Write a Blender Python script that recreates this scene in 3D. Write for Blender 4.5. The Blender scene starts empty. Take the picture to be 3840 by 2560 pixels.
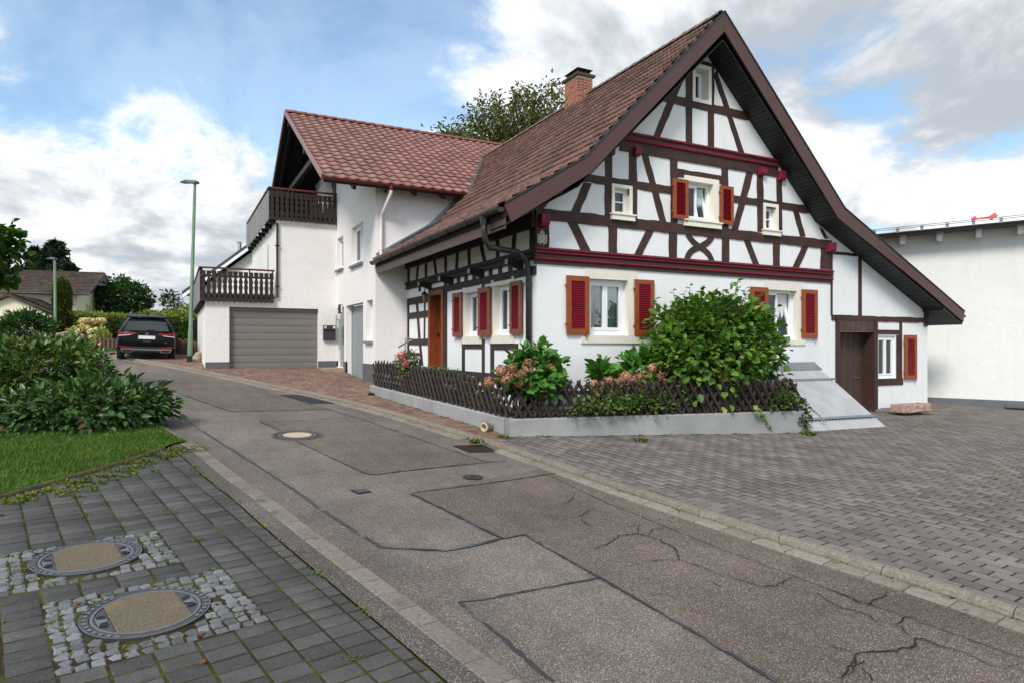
import bpy, bmesh, math, random
import numpy as np
from mathutils import Vector, Matrix
from mathutils.geometry import tessellate_polygon
rng = np.random.default_rng(7)
random.seed(7)
R = math.radians
sc = bpy.context.scene
C = sc.collection

# ------------------------------------------------------------------ camera
FPX = 2453.0            # focal length in photo pixels (photo is 3840 x 2560)
HOR = 1297.0            # photo row of the horizon (the camera is level)
YAW = R(27.4)
cam_d = bpy.data.cameras.new('camera')
cam = bpy.data.objects.new('camera', cam_d)
C.objects.link(cam)
cam_d.sensor_width = 36.0
cam_d.lens = FPX / 3840 * 36
cam_d.shift_y = (HOR - 1280) / 3840
cam_d.clip_start = .1
cam_d.clip_end = 3000
cam.location = (0, 0, 0)                       # heights are counted from eye level
cam.rotation_euler = (R(90), 0, -YAW)
sc.camera = cam
FW = Vector((math.sin(YAW), math.cos(YAW), 0))
RT = Vector((math.cos(YAW), -math.sin(YAW), 0))

# ------------------------------------------------------------------ world
SUN = Vector((-.55, -.48, .66)).normalized()
w = bpy.data.worlds.new('World')
sc.world = w
w.use_nodes = True
nt = w.node_tree
nt.nodes.clear()
def nd(t, **k):
    n = nt.nodes.new(t)
    for a, b in k.items():
        setattr(n, a, b)
    return n
L = nt.links.new
out = nd('ShaderNodeOutputWorld')
bg = nd('ShaderNodeBackground')
bg.inputs[1].default_value = 1.0
L(bg.outputs[0], out.inputs[0])
sky = nd('ShaderNodeTexSky')
sky.sky_type = 'NISHITA'
sky.sun_disc = False
sky.sun_elevation = math.asin(SUN.z)
sky.sun_rotation = math.atan2(SUN.x, SUN.y)
sky.air_density = 1.0
sky.dust_density = .4
sky.ozone_density = 1.2
SKYK = .15
smul = nd('ShaderNodeVectorMath', operation='SCALE')
L(sky.outputs[0], smul.inputs[0])
smul.inputs['Scale'].default_value = SKYK
stint = nd('ShaderNodeVectorMath', operation='MULTIPLY')
L(smul.outputs[0], stint.inputs[0]); stint.inputs[1].default_value = (.80, 1.0, 1.04)
tc = nd('ShaderNodeTexCoord')
sep = nd('ShaderNodeSeparateXYZ')
L(tc.outputs['Generated'], sep.inputs[0])
def mth(op, a, b=None, clamp=False):
    n = nd('ShaderNodeMath', operation=op)
    n.use_clamp = clamp
    for i, v in enumerate((a, b)):
        if v is None:
            continue
        if isinstance(v, (int, float)):
            n.inputs[i].default_value = v
        else:
            L(v, n.inputs[i])
    return n.outputs[0]
# cloud deck seen in perspective: direction divided by its height
zc = mth('MAXIMUM', sep.outputs[2], 0.0)
den = mth('ADD', zc, .32)
px_ = mth('DIVIDE', sep.outputs[0], den)
py_ = mth('DIVIDE', sep.outputs[1], den)
comb = nd('ShaderNodeCombineXYZ')
L(px_, comb.inputs[0]); L(py_, comb.inputs[1])
comb.inputs[2].default_value = 2.7
def noise(vec, scale, detail, rough, dist=0.0):
    n = nd('ShaderNodeTexNoise')
    L(vec, n.inputs['Vector'])
    n.inputs['Scale'].default_value = scale
    n.inputs['Detail'].default_value = detail
    n.inputs['Roughness'].default_value = rough
    n.inputs['Distortion'].default_value = dist
    return n.outputs['Fac']
n1 = noise(comb.outputs[0], 1.7, 10, .60, .35)
n2 = noise(comb.outputs[0], 5.2, 8, .60, .4)
shf = nd('ShaderNodeVectorMath', operation='ADD')
L(comb.outputs[0], shf.inputs[0]); shf.inputs[1].default_value = (-.09, -.10, .02)
n1s = noise(shf.outputs[0], 1.7, 10, .60, .35)
n3 = noise(comb.outputs[0], 1.15, 4, .5, .1)
def pdir(x, y):
    d = FW + RT * ((x - 1920) / FPX) + Vector((0, 0, (HOR - y) / FPX))
    return d.normalized()
def lobe(x, y, size, amp):
    d = pdir(x, y)
    dt = nd('ShaderNodeVectorMath', operation='DOT_PRODUCT')
    L(tc.outputs['Generated'], dt.inputs[0])
    dt.inputs[1].default_value = d
    mr = nd('ShaderNodeMapRange')
    mr.interpolation_type = 'SMOOTHSTEP'
    L(dt.outputs['Value'], mr.inputs[0])
    mr.inputs[1].default_value = math.cos(R(size)); mr.inputs[2].default_value = 1
    mr.inputs[3].default_value = 0; mr.inputs[4].default_value = amp
    return mr.outputs[0]
dens = mth('ADD', mth('MULTIPLY', n1, .76), mth('MULTIPLY', n2, .24))
# where the gaps of blue and the cloud banks stand in the photograph
LOBES = [(1050, 160, 22, -.12), (250, 200, 17, -.07), (1650, 200, 15, -.06), (3000, 430, 11, -.10), (1250, 520, 9, -.05),
         (100, 740, 18, .16), (700, 760, 15, .12), (1700, 420, 8, .07), (2350, 250, 20, .11), (3750, 600, 22, .11), (3300, -100, 22, .09)]
for l in LOBES:
    dens = mth('ADD', dens, lobe(*l))
mask = nd('ShaderNodeMapRange')
mask.interpolation_type = 'SMOOTHSTEP'
L(dens, mask.inputs[0])
mask.inputs[1].default_value = .43; mask.inputs[2].default_value = .55
mask.inputs[3].default_value = .22; mask.inputs[4].default_value = 1
lowm = nd('ShaderNodeMapRange')                 # more cloud near the horizon
L(sep.outputs[2], lowm.inputs[0])
lowm.inputs[1].default_value = .30; lowm.inputs[2].default_value = .06
lowm.inputs[3].default_value = 0; lowm.inputs[4].default_value = 1
mk = mth('MAXIMUM', mask.outputs[0], mth('MULTIPLY', lowm.outputs[0], .9), True)
# thick parts are greyer underneath
shade = nd('ShaderNodeMapRange')
relief = mth('MULTIPLY', mth('SUBTRACT', n1, n1s), 1.5)      # sides turned to the sun are whiter
sh_in = mth('ADD', mth('ADD', mth('MULTIPLY', n3, .75), mth('MULTIPLY', n2, .25)), relief)
for l in [(600, 1010, 20, -.12), (3600, 150, 24, -.12), (150, 620, 14, .13), (3450, 800, 11, .12), (1750, 400, 10, .10), (2500, 100, 16, -.03), (950, 420, 10, .06)]:
    sh_in = mth('ADD', sh_in, lobe(*l))
L(sh_in, shade.inputs[0])
shade.interpolation_type = 'SMOOTHSTEP'
shade.inputs[1].default_value = .24; shade.inputs[2].default_value = .66
cmix = nd('ShaderNodeMix', data_type='RGBA')
L(shade.outputs[0], cmix.inputs['Factor'])
cmix.inputs['A'].default_value = (.38, .42, .465, 1)
cmix.inputs['B'].default_value = (.84, .85, .86, 1)
fin = nd('ShaderNodeMix', data_type='RGBA')
L(mk, fin.inputs['Factor'])
L(stint.outputs[0], fin.inputs['A'])
L(cmix.outputs['Result'], fin.inputs['B'])
L(fin.outputs['Result'], bg.inputs[0])

# ------------------------------------------------------------------ sun (veiled by cloud: soft)
sd = bpy.data.lights.new('sun', 'SUN')
sd.energy = 2.2
sd.angle = R(16)
sd.color = (1, .95, .88)
so = bpy.data.objects.new('sun', sd)
C.objects.link(so)
so.rotation_euler = (-SUN).to_track_quat('-Z', 'Y').to_euler()
so.location = (-20, -10, 30)

sc.view_settings.view_transform = 'Standard'
sc.view_settings.look = 'None'
sc.view_settings.exposure = .5
sc.view_settings.gamma = 1
sc.view_settings.use_curve_mapping = False
sc.render.engine = 'CYCLES'

# ------------------------------------------------------------------ photo pixel -> place
GA, GB, GC = -2.07, .0578, -.015               # the ground plane (street climbs away from the camera)
def G(x, y):
    return GA + GB * min(y, 46.0) + GC * max(-25, min(x, 30))
def ray(sx, sy):
    return FW + RT * ((sx - 1920) / FPX) + Vector((0, 0, (HOR - sy) / FPX))
def onG(sx, sy, h=0):
    d = ray(sx, sy)
    t = (GA + h) / (d.z - GB * d.y - GC * d.x)
    return d * t
def onY(sx, sy, Y):
    d = ray(sx, sy); return d * (Y / d.y)
def onX(sx, sy, X):
    d = ray(sx, sy); return d * (X / d.x)
def atZ(sx, sy, Z):
    return ray(sx, sy) * Z
def zoom(x0, y0, s):
    return lambda x, y: (x0 + x / s, y0 + y / s)
z2 = zoom(600, 400, 2.24); z3 = zoom(600, 1000, 2.24); z5 = zoom(1350, 1000, 2.376)
z6 = zoom(1900, 700, 2.24); z7 = zoom(2700, 700, 1.568); z8 = zoom(2200, 0, 2.24)
zA = zoom(1980, 480, 3.015); zB = zoom(2500, 480, 2.6138); zC = zoom(2330, 180, 3.5633)
zD = zoom(1520, 860, 3.3353); zE = zoom(3000, 1100, 2.9036); zH = zoom(0, 1000, 4.611)
zI = zoom(720, 880, 5.2275); zR = zoom(700, 1400, 1.96); zK = zoom(2700, 1950, 2.063)
zM = zoom(1800, 1700, 1.153); zP = zoom(0, 1850, 2.208); zL = zoom(0, 1200, 2.24); zS = zoom(1000, 650, 3.583)

# ------------------------------------------------------------------ mesh helpers
class MB:
    def __init__(s):
        s.v = []; s.f = []
    def add(s, vs, fs):
        o = len(s.v)
        s.v += [tuple(p) for p in vs]
        s.f += [tuple(i + o for i in f) for f in fs]
        return s
    def hexa(s, p):                       # 8 corners: bottom ring then top ring
        return s.add(p, [(3, 2, 1, 0), (4, 5, 6, 7), (0, 1, 5, 4), (1, 2, 6, 5), (2, 3, 7, 6), (3, 0, 4, 7)])
    def box(s, x0, x1, y0, y1, z0, z1):
        return s.hexa([(x0, y0, z0), (x1, y0, z0), (x1, y1, z0), (x0, y1, z0), (x0, y0, z1), (x1, y0, z1), (x1, y1, z1), (x0, y1, z1)])
    def prism(s, pts, ext):               # planar polygon pushed along ext
        n = len(pts)
        a = [Vector(p) for p in pts]; e = Vector(ext)
        nr = Vector((0, 0, 0))
        for i in range(n):
            nr += a[i].cross(a[(i + 1) % n])
        if nr.dot(e) < 0:
            a = a[::-1]
        b = [p + e for p in a]
        fs = [tuple(range(n - 1, -1, -1)), tuple(range(n, 2 * n))]
        fs += [(i, (i + 1) % n, n + (i + 1) % n, n + i) for i in range(n)]
        return s.add(a + b, fs)
    def beam(s, a, b, w, h, up=(0, 0, 1)):
        a = Vector(a); b = Vector(b); d = (b - a).normalized(); up = Vector(up)
        sd_ = d.cross(up)
        if sd_.length < 1e-4:
            sd_ = d.cross(Vector((1, 0, 0)))
        sd_.normalize(); u = sd_.cross(d)
        p = []
        for q in (a, b):
            for i, j in ((-1, -1), (1, -1), (1, 1), (-1, 1)):
                p.append(q + sd_ * (w / 2 * i) + u * (h / 2 * j))
        return s.add(p, [(3, 2, 1, 0), (4, 5, 6, 7), (0, 1, 5, 4), (1, 2, 6, 5), (2, 3, 7, 6), (3, 0, 4, 7)])
    def tube(s, path, r, n=8, caps=True, half=None):
        P = [Vector(p) for p in path]; m = len(P)
        rr = r if isinstance(r, (list, tuple)) else [r] * m
        vs = []; pu = None
        for i in range(m):
            d = (P[min(i + 1, m - 1)] - P[max(i - 1, 0)]).normalized()
            if pu is None:
                u = d.cross(Vector((0, 0, 1)))
                if u.length < .05:
                    u = d.cross(Vector((1, 0, 0)))
            else:
                u = pu - d * pu.dot(d)
            u.normalize(); pu = u; v_ = d.cross(u)
            for k in range(n):
                t = 2 * math.pi * k / n
                vs.append(P[i] + (u * math.cos(t) + v_ * math.sin(t)) * rr[i])
        fs = [(i * n + k, i * n + (k + 1) % n, (i + 1) * n + (k + 1) % n, (i + 1) * n + k) for i in range(m - 1) for k in range(n)]
        if caps:
            fs += [tuple(range(n - 1, -1, -1)), tuple(range((m - 1) * n, m * n))]
        return s.add(vs, fs)
    def lathe(s, prof, cx, cy, n=24, ax=None, ox=0.0):   # prof: (r, z)
        vs = [(cx + r * math.cos(2 * math.pi * k / n), cy + r * math.sin(2 * math.pi * k / n), z) for r, z in prof for k in range(n)]
        fs = [(i * n + k, i * n + (k + 1) % n, (i + 1) * n + (k + 1) % n, (i + 1) * n + k) for i in range(len(prof) - 1) for k in range(n)]
        if prof[0][0] > 1e-5:
            fs.append(tuple(range(n - 1, -1, -1)))
        if prof[-1][0] > 1e-5:
            fs.append(tuple(range((len(prof) - 1) * n, len(prof) * n)))
        return s.add(vs, fs)
    def mesh(s, name):
        me = bpy.data.meshes.new(name)
        me.from_pydata([tuple(p) for p in s.v], [], s.f)
        me.update()
        return me
    def build(s, name, m, parent=None, smooth=False):
        return obj(name, s.mesh(name), m, parent, smooth=smooth)

def obj(name, me, m, parent=None, mx=None, smooth=False):
    o = bpy.data.objects.new(name, me)
    C.objects.link(o)
    if m is not None and me is not None and len(me.materials) == 0:
        me.materials.append(m)
    if smooth:
        me.polygons.foreach_set('use_smooth', [True] * len(me.polygons))
    if mx is not None:
        o.matrix_basis = mx
    if parent is not None:
        o.parent = parent
        if parent.type == 'EMPTY':
            o.matrix_parent_inverse = parent.matrix_basis.inverted()
    return o
def tag(o, label, cat, group=None):
    o['label'] = label; o['category'] = cat
    if group:
        o['group'] = group
    return o
def thing(name, label, cat, loc=(0, 0, 0), group=None):
    o = bpy.data.objects.new(name, None)
    C.objects.link(o)
    o.empty_display_size = .2
    o.matrix_basis = Matrix.Translation(Vector(loc))
    return tag(o, label, cat, group)
def struct(name, mb, m, kind='structure'):
    o = mb.build(name, m)
    o['kind'] = kind
    return o
def npmesh(name, V, F):
    """V (n,3); F (m,k) all faces of k corners"""
    me = bpy.data.meshes.new(name)
    V = np.asarray(V, dtype=np.float32); F = np.asarray(F, dtype=np.int32)
    k = F.shape[1]
    me.vertices.add(len(V)); me.vertices.foreach_set('co', V.ravel())
    me.loops.add(F.size); me.loops.foreach_set('vertex_index', F.ravel())
    me.polygons.add(len(F))
    me.polygons.foreach_set('loop_start', np.arange(0, F.size, k, dtype=np.int32))
    me.polygons.foreach_set('loop_total', np.full(len(F), k, dtype=np.int32))
    me.update(calc_edges=True)
    return me
def pieces(parent, name, me, mats, m, plural, keep=300, key=None):
    """many alike pieces: the ones that show largest are objects, the rest one joined part"""
    key = key or (lambda q: q.to_translation().length)
    mats = sorted(mats, key=key)
    for q in mats[:keep]:
        obj(name, me, m, parent, q)
    rest = mats[keep:]
    if rest:
        nv = len(me.vertices)
        co = np.empty(nv * 3, dtype=np.float32); me.vertices.foreach_get('co', co); co = co.reshape(-1, 3)
        tri = []
        for p in me.polygons:
            vi = list(p.vertices)
            tri += [(vi[0], vi[i], vi[i + 1]) for i in range(1, len(vi) - 1)]
        tri = np.array(tri)
        Vs = []; Fs = []
        for i, q in enumerate(rest):
            A = np.array(q)
            Vs.append(co @ A[:3, :3].T + A[:3, 3]); Fs.append(tri + i * nv)
        o = obj(plural, npmesh(plural, np.vstack(Vs), np.vstack(Fs)), m, parent)
        o['kind'] = 'stuff'
class Plane:
    """a wall plane: u runs right along the wall, v is height, d is how far a thing stands proud"""
    def __init__(s, O, U, N):
        s.O = Vector(O); s.U = Vector(U); s.N = Vector(N); s.V = Vector((0, 0, 1))
    def at(s, u, v, d=0):
        return s.O + s.U * u + s.V * v + s.N * d
    def px(s, sx, sy, d=0):
        r = ray(sx, sy)
        t = (s.O + s.N * d).dot(s.N) / r.dot(s.N)
        p = r * t - s.O
        return (p.dot(s.U), p.z - s.O.z * 0)
    def pts(s, zf, lst, d=0):
        return [s.px(*zf(*p), d) for p in lst]
    def poly(s, mb, pl, d0, d1):
        return mb.prism([s.at(u, v, d0) for u, v in pl], s.N * (d1 - d0))
    def box(s, mb, u0, u1, v0, v1, d0, d1):
        return s.poly(mb, [(u0, v0), (u1, v0), (u1, v1), (u0, v1)], d0, d1)
    def sheet(s, mb, outer, holes, thick):
        """wall slab with rectangular holes (u0,u1,v0,v1) and their reveals"""
        hs = [[(a, c), (a, d), (b, d), (b, c)] for a, b, c, d in holes]
        rings = [outer] + hs
        flat = [p for r_ in rings for p in r_]
        tris = tessellate_polygon([[Vector((u, v, 0)) for u, v in r_] for r_ in rings])
        n = len(flat)
        vs = [s.at(u, v, 0) for u, v in flat] + [s.at(u, v, -thick) for u, v in flat]
        fs = []
        for t in tris:
            a, b, c = [flat[i] for i in t]
            ar = (b[0] - a[0]) * (c[1] - a[1]) - (b[1] - a[1]) * (c[0] - a[0])
            t = tuple(t) if ar > 0 else tuple(t)[::-1]
            fs.append(t); fs.append(tuple(i + n for i in t[::-1]))
        o = 0
        for r_ in rings:
            m_ = len(r_)
            for i in range(m_):
                j = (i + 1) % m_
                fs.append((o + i, o + i + n, o + j + n, o + j))
            o += m_
        return mb.add(vs, fs)
# ------------------------------------------------------------------ materials
def srgb(r, g, b):
    f = lambda c: (c / 255 / 12.92) if c / 255 <= .04045 else ((c / 255 + .055) / 1.055) ** 2.4
    return (f(r), f(g), f(b))
class NT:
    def __init__(s, name):
        s.m = bpy.data.materials.new(name); s.m.use_nodes = True
        s.t = s.m.node_tree; s.b = s.t.nodes['Principled BSDF']; s.out = s.t.nodes['Material Output']
        s.pos = None
    def n(s, t, **k):
        x = s.t.nodes.new(t)
        for a, b in k.items():
            setattr(x, a, b)
        return x
    def l(s, a, b):
        s.t.links.new(a, b)
    def P(s):
        if s.pos is None:
            s.pos = s.n('ShaderNodeNewGeometry')
        return s.pos
    def vec(s, scale=(1, 1, 1)):
        v = s.n('ShaderNodeVectorMath', operation='MULTIPLY')
        s.l(s.P().outputs['Position'], v.inputs[0]); v.inputs[1].default_value = scale
        return v.outputs[0]
    def noise(s, scale, detail=4, rough=.55, st=(1, 1, 1), dist=0):
        x = s.n('ShaderNodeTexNoise')
        s.l(s.vec(st), x.inputs['Vector'])
        x.inputs['Scale'].default_value = scale; x.inputs['Detail'].default_value = detail
        x.inputs['Roughness'].default_value = rough; x.inputs['Distortion'].default_value = dist
        return x.outputs['Fac']
    def map(s, v, a, b, c, d, smooth=False):
        x = s.n('ShaderNodeMapRange')
        if smooth:
            x.interpolation_type = 'SMOOTHSTEP'
        s.l(v, x.inputs[0])
        for i, q in enumerate((a, b, c, d)):
            x.inputs[i + 1].default_value = q
        return x.outputs[0]
    def math(s, op, a, b=None, clamp=False):
        x = s.n('ShaderNodeMath', operation=op); x.use_clamp = clamp
        for i, v in enumerate((a, b)):
            if v is None:
                continue
            if isinstance(v, (int, float)):
                x.inputs[i].default_value = v
            else:
                s.l(v, x.inputs[i])
        return x.outputs[0]
    def mix(s, f, a, b, mode='MIX'):
        x = s.n('ShaderNodeMix', data_type='RGBA'); x.blend_type = mode
        for k, v in (('Factor', f), ('A', a), ('B', b)):
            i = x.inputs[k]
            if isinstance(v, (int, float)):
                i.default_value = v
            elif isinstance(v, (tuple, list)):
                i.default_value = (*v[:3], 1)
            else:
                s.l(v, i)
        return x.outputs['Result']
    def rnd(s):                           # per piece: object random + mesh-island random
        o = s.n('ShaderNodeObjectInfo')
        return s.math('FRACT', s.math('ADD', o.outputs['Random'], s.P().outputs['Random Per Island']))
    def col(s, v):
        if isinstance(v, (tuple, list)):
            s.b.inputs['Base Color'].default_value = (*v[:3], 1)
        else:
            s.l(v, s.b.inputs['Base Color'])
    def bump(s, h, strength, dist=.01):
        x = s.n('ShaderNodeBump')
        x.inputs['Strength'].default_value = strength; x.inputs['Distance'].default_value = dist
        s.l(h, x.inputs['Height']); s.l(x.outputs[0], s.b.inputs['Normal'])
    def set(s, rough=.8, spec=.3, metal=0):
        s.b.inputs['Roughness'].default_value = rough
        s.b.inputs['Specular IOR Level'].default_value = spec
        s.b.inputs['Metallic'].default_value = metal
        return s
def scale3(c, k):
    return tuple(min(1, x * k) for x in c)
def M(name, col, rough=.75, var=.12, vs=4, rnd=0, bump=0, bs=60, spec=.3, metal=0, st=(1, 1, 1), tint=None, bd=.01, streak=0):
    t = NT(name)
    c = t.mix(t.map(t.noise(vs, 6, .6, st), .3, .7, 0, 1), scale3(col, 1 - var), scale3(col, 1 + var))
    if tint:                               # (colour, noise scale, low, high): stains
        c = t.mix(t.map(t.noise(tint[1], 6, .6, st), tint[2], tint[3], 0, 1, True), c, tint[0])
    if streak:                             # faint rain streaks and dirt
        c = t.mix(t.map(t.noise(2.6, 8, .68, (1.6, 1.6, .16)), .50, .78, 0, streak, True), c, scale3(col, .55))
        c = t.mix(t.map(t.noise(.8, 7, .7), .54, .74, 0, streak * .8, True), c, scale3(col, .66))
    if rnd:
        k = t.map(t.rnd(), 0, 1, 1 - rnd, 1 + rnd)
        v = t.n('ShaderNodeVectorMath', operation='SCALE')
        t.l(c, v.inputs[0]); t.l(k, v.inputs['Scale'])
        c = v.outputs[0]
    t.col(c); t.set(rough, spec, metal)
    if bump:
        t.bump(t.noise(bs, 5, .6, st), bump, bd)
    return t.m
m_plaster = M('plaster_gable', (.80, .80, .79), .9, .03, 1.2, bump=.35, bs=14, spec=.1, tint=((.72, .72, .71), .7, .52, .75), bd=.02, streak=.16)
m_panel = M('plaster_panel', (.82, .82, .81), .9, .03, 1.6, bump=.3, bs=16, spec=.1, bd=.02, streak=.12)
m_rough = M('plaster_rough', (.84, .795, .765), .9, .035, 12.0, bump=.55, bs=17, spec=.1, st=(.6, .6, 1.3), tint=((.72, .69, .67), .5, .55, .8), bd=.025, streak=.2)
m_rough_dark = M('plaster_rough_stain', (.70, .67, .66), .9, .12, 2.0, bump=.9, bs=26, spec=.1, st=(.55, .55, 1.7))
m_hall = M('plaster_hall', (.80, .79, .75), .9, .03, 6, bump=.35, bs=18, spec=.1, tint=((.72, .71, .67), .45, .5, .8), bd=.02, streak=.16)
m_plinth = M('plinth_grey', srgb(98, 98, 100), .85, .1, 3, bump=.3)
m_plinth2 = M('plinth_hall', srgb(105, 107, 112), .85, .1, 3, bump=.3)
m_timber = M('timber_brown', srgb(66, 45, 39), .6, .3, 9, bump=.5, bs=22, spec=.3, st=(1, 1, 1), tint=((.026, .014, .011), 2.6, .48, .78))
m_timber_old = M('timber_weathered', srgb(68, 58, 56), .75, .3, 14, bump=.9, bs=16, spec=.2, st=(1, 1, 4), tint=((.02, .016, .015), 7, .52, .7))
m_dark = M('timber_black', srgb(40, 33, 32), .6, .25, 9, bump=.3, bs=25, spec=.3)
m_soffit = M('soffit_black', srgb(32, 32, 35), .5, .2, 6, rnd=.18, spec=.35)
m_red = M('paint_red', srgb(124, 28, 48), .5, .18, 14, bump=.2, bs=60)
m_redend = M('paint_beam_end', srgb(128, 34, 56), .6, .45, 22, bump=.3, bs=40)
m_pinkend = M('paint_beam_end_faded', srgb(190, 140, 145), .7, .35, 30, bump=.3)
m_barge = M('barge_board', srgb(82, 58, 53), .45, .08, 3, spec=.35)
m_orange = M('shutter_orange', srgb(140, 73, 37), .5, .22, 7, bump=.12, bs=40)
m_brownsh = M('shutter_brown', srgb(124, 70, 52), .5, .18, 7, bump=.12, bs=40)
m_slat = M('shutter_slat_red', srgb(116, 8, 25), .5, .2, 7)
m_stone = M('sandstone_casing', srgb(224, 217, 203), .85, .06, 5, bump=.3, bs=60)
m_cream = M('casing_cream', srgb(232, 227, 212), .6, .04, 4)
m_white = M('window_white', (.82, .82, .82), .35, .02, 3, spec=.45)
m_grey_sill = M('sill_grey', srgb(128, 130, 132), .8, .1, 8)
m_tile_old = M('roof_tile_old', srgb(116, 85, 77), .55, .26, 6, rnd=.3, bump=.45, bs=50, spec=.35, tint=(srgb(98, 88, 70), 3.4, .50, .70))
m_tile_new = M('roof_tile_new', srgb(140, 100, 91), .42, .2, 3, rnd=.2, bump=.15, bs=60, spec=.5)
m_ridge_old = M('ridge_tile_old', srgb(112, 92, 84), .8, .25, 9, rnd=.15, bump=.5, bs=40, tint=(srgb(78, 82, 40), 3.5, .5, .66))
m_ridge_new = M('ridge_tile_new', srgb(142, 88, 72), .5, .15, 6, rnd=.12)
m_underlay = M('roof_batten', srgb(42, 32, 29), .9, .2, 5)
m_brick = M('chimney_brick', srgb(146, 84, 70), .85, .2, 12, rnd=.28, bump=.4)
m_mortar = M('mortar', srgb(196, 176, 150), .95, .1, 20)
m_concrete_dark = M('concrete_dark', srgb(72, 68, 58), .9, .25, 9, bump=.4)
m_gutter = M('gutter_dark', srgb(62, 60, 58), .42, .2, 5, spec=.4, metal=.55)
m_gutter_red = M('gutter_red', srgb(104, 44, 34), .35, .12, 4, spec=.45)
m_pipe_white = M('pipe_white', srgb(226, 218, 214), .45, .04, 4)
m_zinc = M('zinc', srgb(150, 155, 160), .4, .12, 4, spec=.4, metal=.6)
m_steel = M('stainless', srgb(190, 190, 190), .3, .05, 4, metal=.9)
m_garage = M('garage_door', srgb(122, 116, 110), .5, .05, 3, bump=.08, bs=200, spec=.4)
m_greydoor = M('door_grey', srgb(142, 150, 150), .45, .05, 3, spec=.4)
m_darkbrown = M('balcony_boards', srgb(50, 40, 39), .55, .2, 8, rnd=.15, bump=.2, bs=30)
m_greyboard = M('balcony_boards_grey', srgb(132, 130, 130), .7, .2, 8, rnd=.2, bump=.3, bs=25, st=(1, 1, .3))
m_rail = M('rail_redbrown', srgb(104, 54, 44), .5, .15, 6)
m_door_wood = M('door_wood', srgb(122, 60, 30), .45, .25, 12, bump=.2, bs=20, st=(1, 1, .25))
m_shed = M('shed_door_boards', srgb(76, 60, 52), .55, .18, 9, rnd=.14, bump=.3, bs=20, st=(1, 1, .2))
m_black = M('metal_black', srgb(34, 34, 36), .4, .1, 5, spec=.4)
m_anth = M('anthracite', srgb(58, 60, 64), .4, .08, 4, spec=.4)
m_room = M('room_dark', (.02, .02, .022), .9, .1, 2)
m_curtain = M('curtain_mint', srgb(206, 222, 216), .9, .1, 12)
m_lace = M('curtain_lace', srgb(220, 220, 216), .9, .35, 45)
m_fence = M('fence_wood', srgb(50, 41, 37), .7, .3, 12, rnd=.25, bump=.4, bs=25)
m_soil = M('soil', srgb(58, 46, 36), .95, .3, 12, bump=.8, bs=30)
m_lamp = M('lamp_green', srgb(100, 126, 102), .5, .14, 3, spec=.35)
m_granite = M('trough_stone', srgb(176, 148, 136), .9, .25, 16, bump=.9, bs=60, tint=(srgb(120, 104, 96), 5, .5, .7))
m_log = M('palisade_log', srgb(106, 84, 70), .9, .35, 10, rnd=.2, bump=.6, bs=20, st=(1, 1, .2))
m_boulder = M('boulder', srgb(156, 142, 122), .9, .25, 8, bump=.9, bs=25)
m_cream_wall = M('house_cream', srgb(240, 229, 200), .9, .03, 1, spec=.1)
m_bark = M('bark', srgb(92, 82, 68), .95, .3, 12, bump=.8, bs=30)
m_stem = M('stem_brown', srgb(92, 74, 52), .9, .2, 10)
m_cast = M('cast_iron', srgb(82, 80, 80), .45, .3, 18, bump=.3, bs=80, spec=.5, metal=.5, tint=(srgb(96, 72, 56), 9, .5, .7))
m_castlight = M('cast_iron_worn', srgb(116, 118, 123), .4, .2, 18, metal=.5)
m_manconc = M('cover_concrete', srgb(106, 96, 80), .95, .9, 150, bump=.8, bs=120, tint=(srgb(120, 104, 80), 4, .5, .7))
m_manconc2 = M('cover_concrete_pale', srgb(186, 172, 146), .95, .15, 22, bump=.6, bs=120)
m_kerb = M('kerb_stone', srgb(126, 117, 106), .9, .4, 45, rnd=.10, bump=.7, bs=110, tint=(srgb(108, 98, 86), 4, .5, .75))
m_gutst = M('gutter_stone', srgb(136, 126, 115), .9, .25, 30, rnd=.12, bump=.4, bs=110, tint=(srgb(122, 110, 98), 3, .5, .75))
m_kerb_left = M('kerb_stone_left', srgb(122, 113, 105), .9, .3, 34, rnd=.14, bump=.6, bs=110, tint=(srgb(88, 82, 74), 3, .5, .75))
m_tar = M('tar', srgb(52, 53, 57), .5, .25, 9, spec=.4, tint=(srgb(96, 100, 110), 3.0, .5, .66))
m_crack = M('crack', srgb(34, 31, 29), .95, .2, 9)
m_patch = M('asphalt_new', srgb(48, 48, 52), .85, .15, 60, bump=.5, bs=200)
def wall_conc():
    t = NT('planter_concrete')
    c = t.mix(t.map(t.noise(1.4, 6, .6), .3, .7, 0, 1), srgb(134, 134, 133), srgb(162, 162, 160))
    c = t.mix(t.map(t.noise(5.5, 8, .72, (1.3, 1.3, .25)), .56, .80, 0, .55, True), c, srgb(104, 101, 94))
    c = t.mix(t.map(t.noise(9, 5, .6), .62, .75, 0, .5, True), c, srgb(120, 116, 106))
    t.col(c); t.set(.9, .15); t.bump(t.noise(18, 6, .6), .3)
    return t.m
m_conc = wall_conc()
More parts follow.
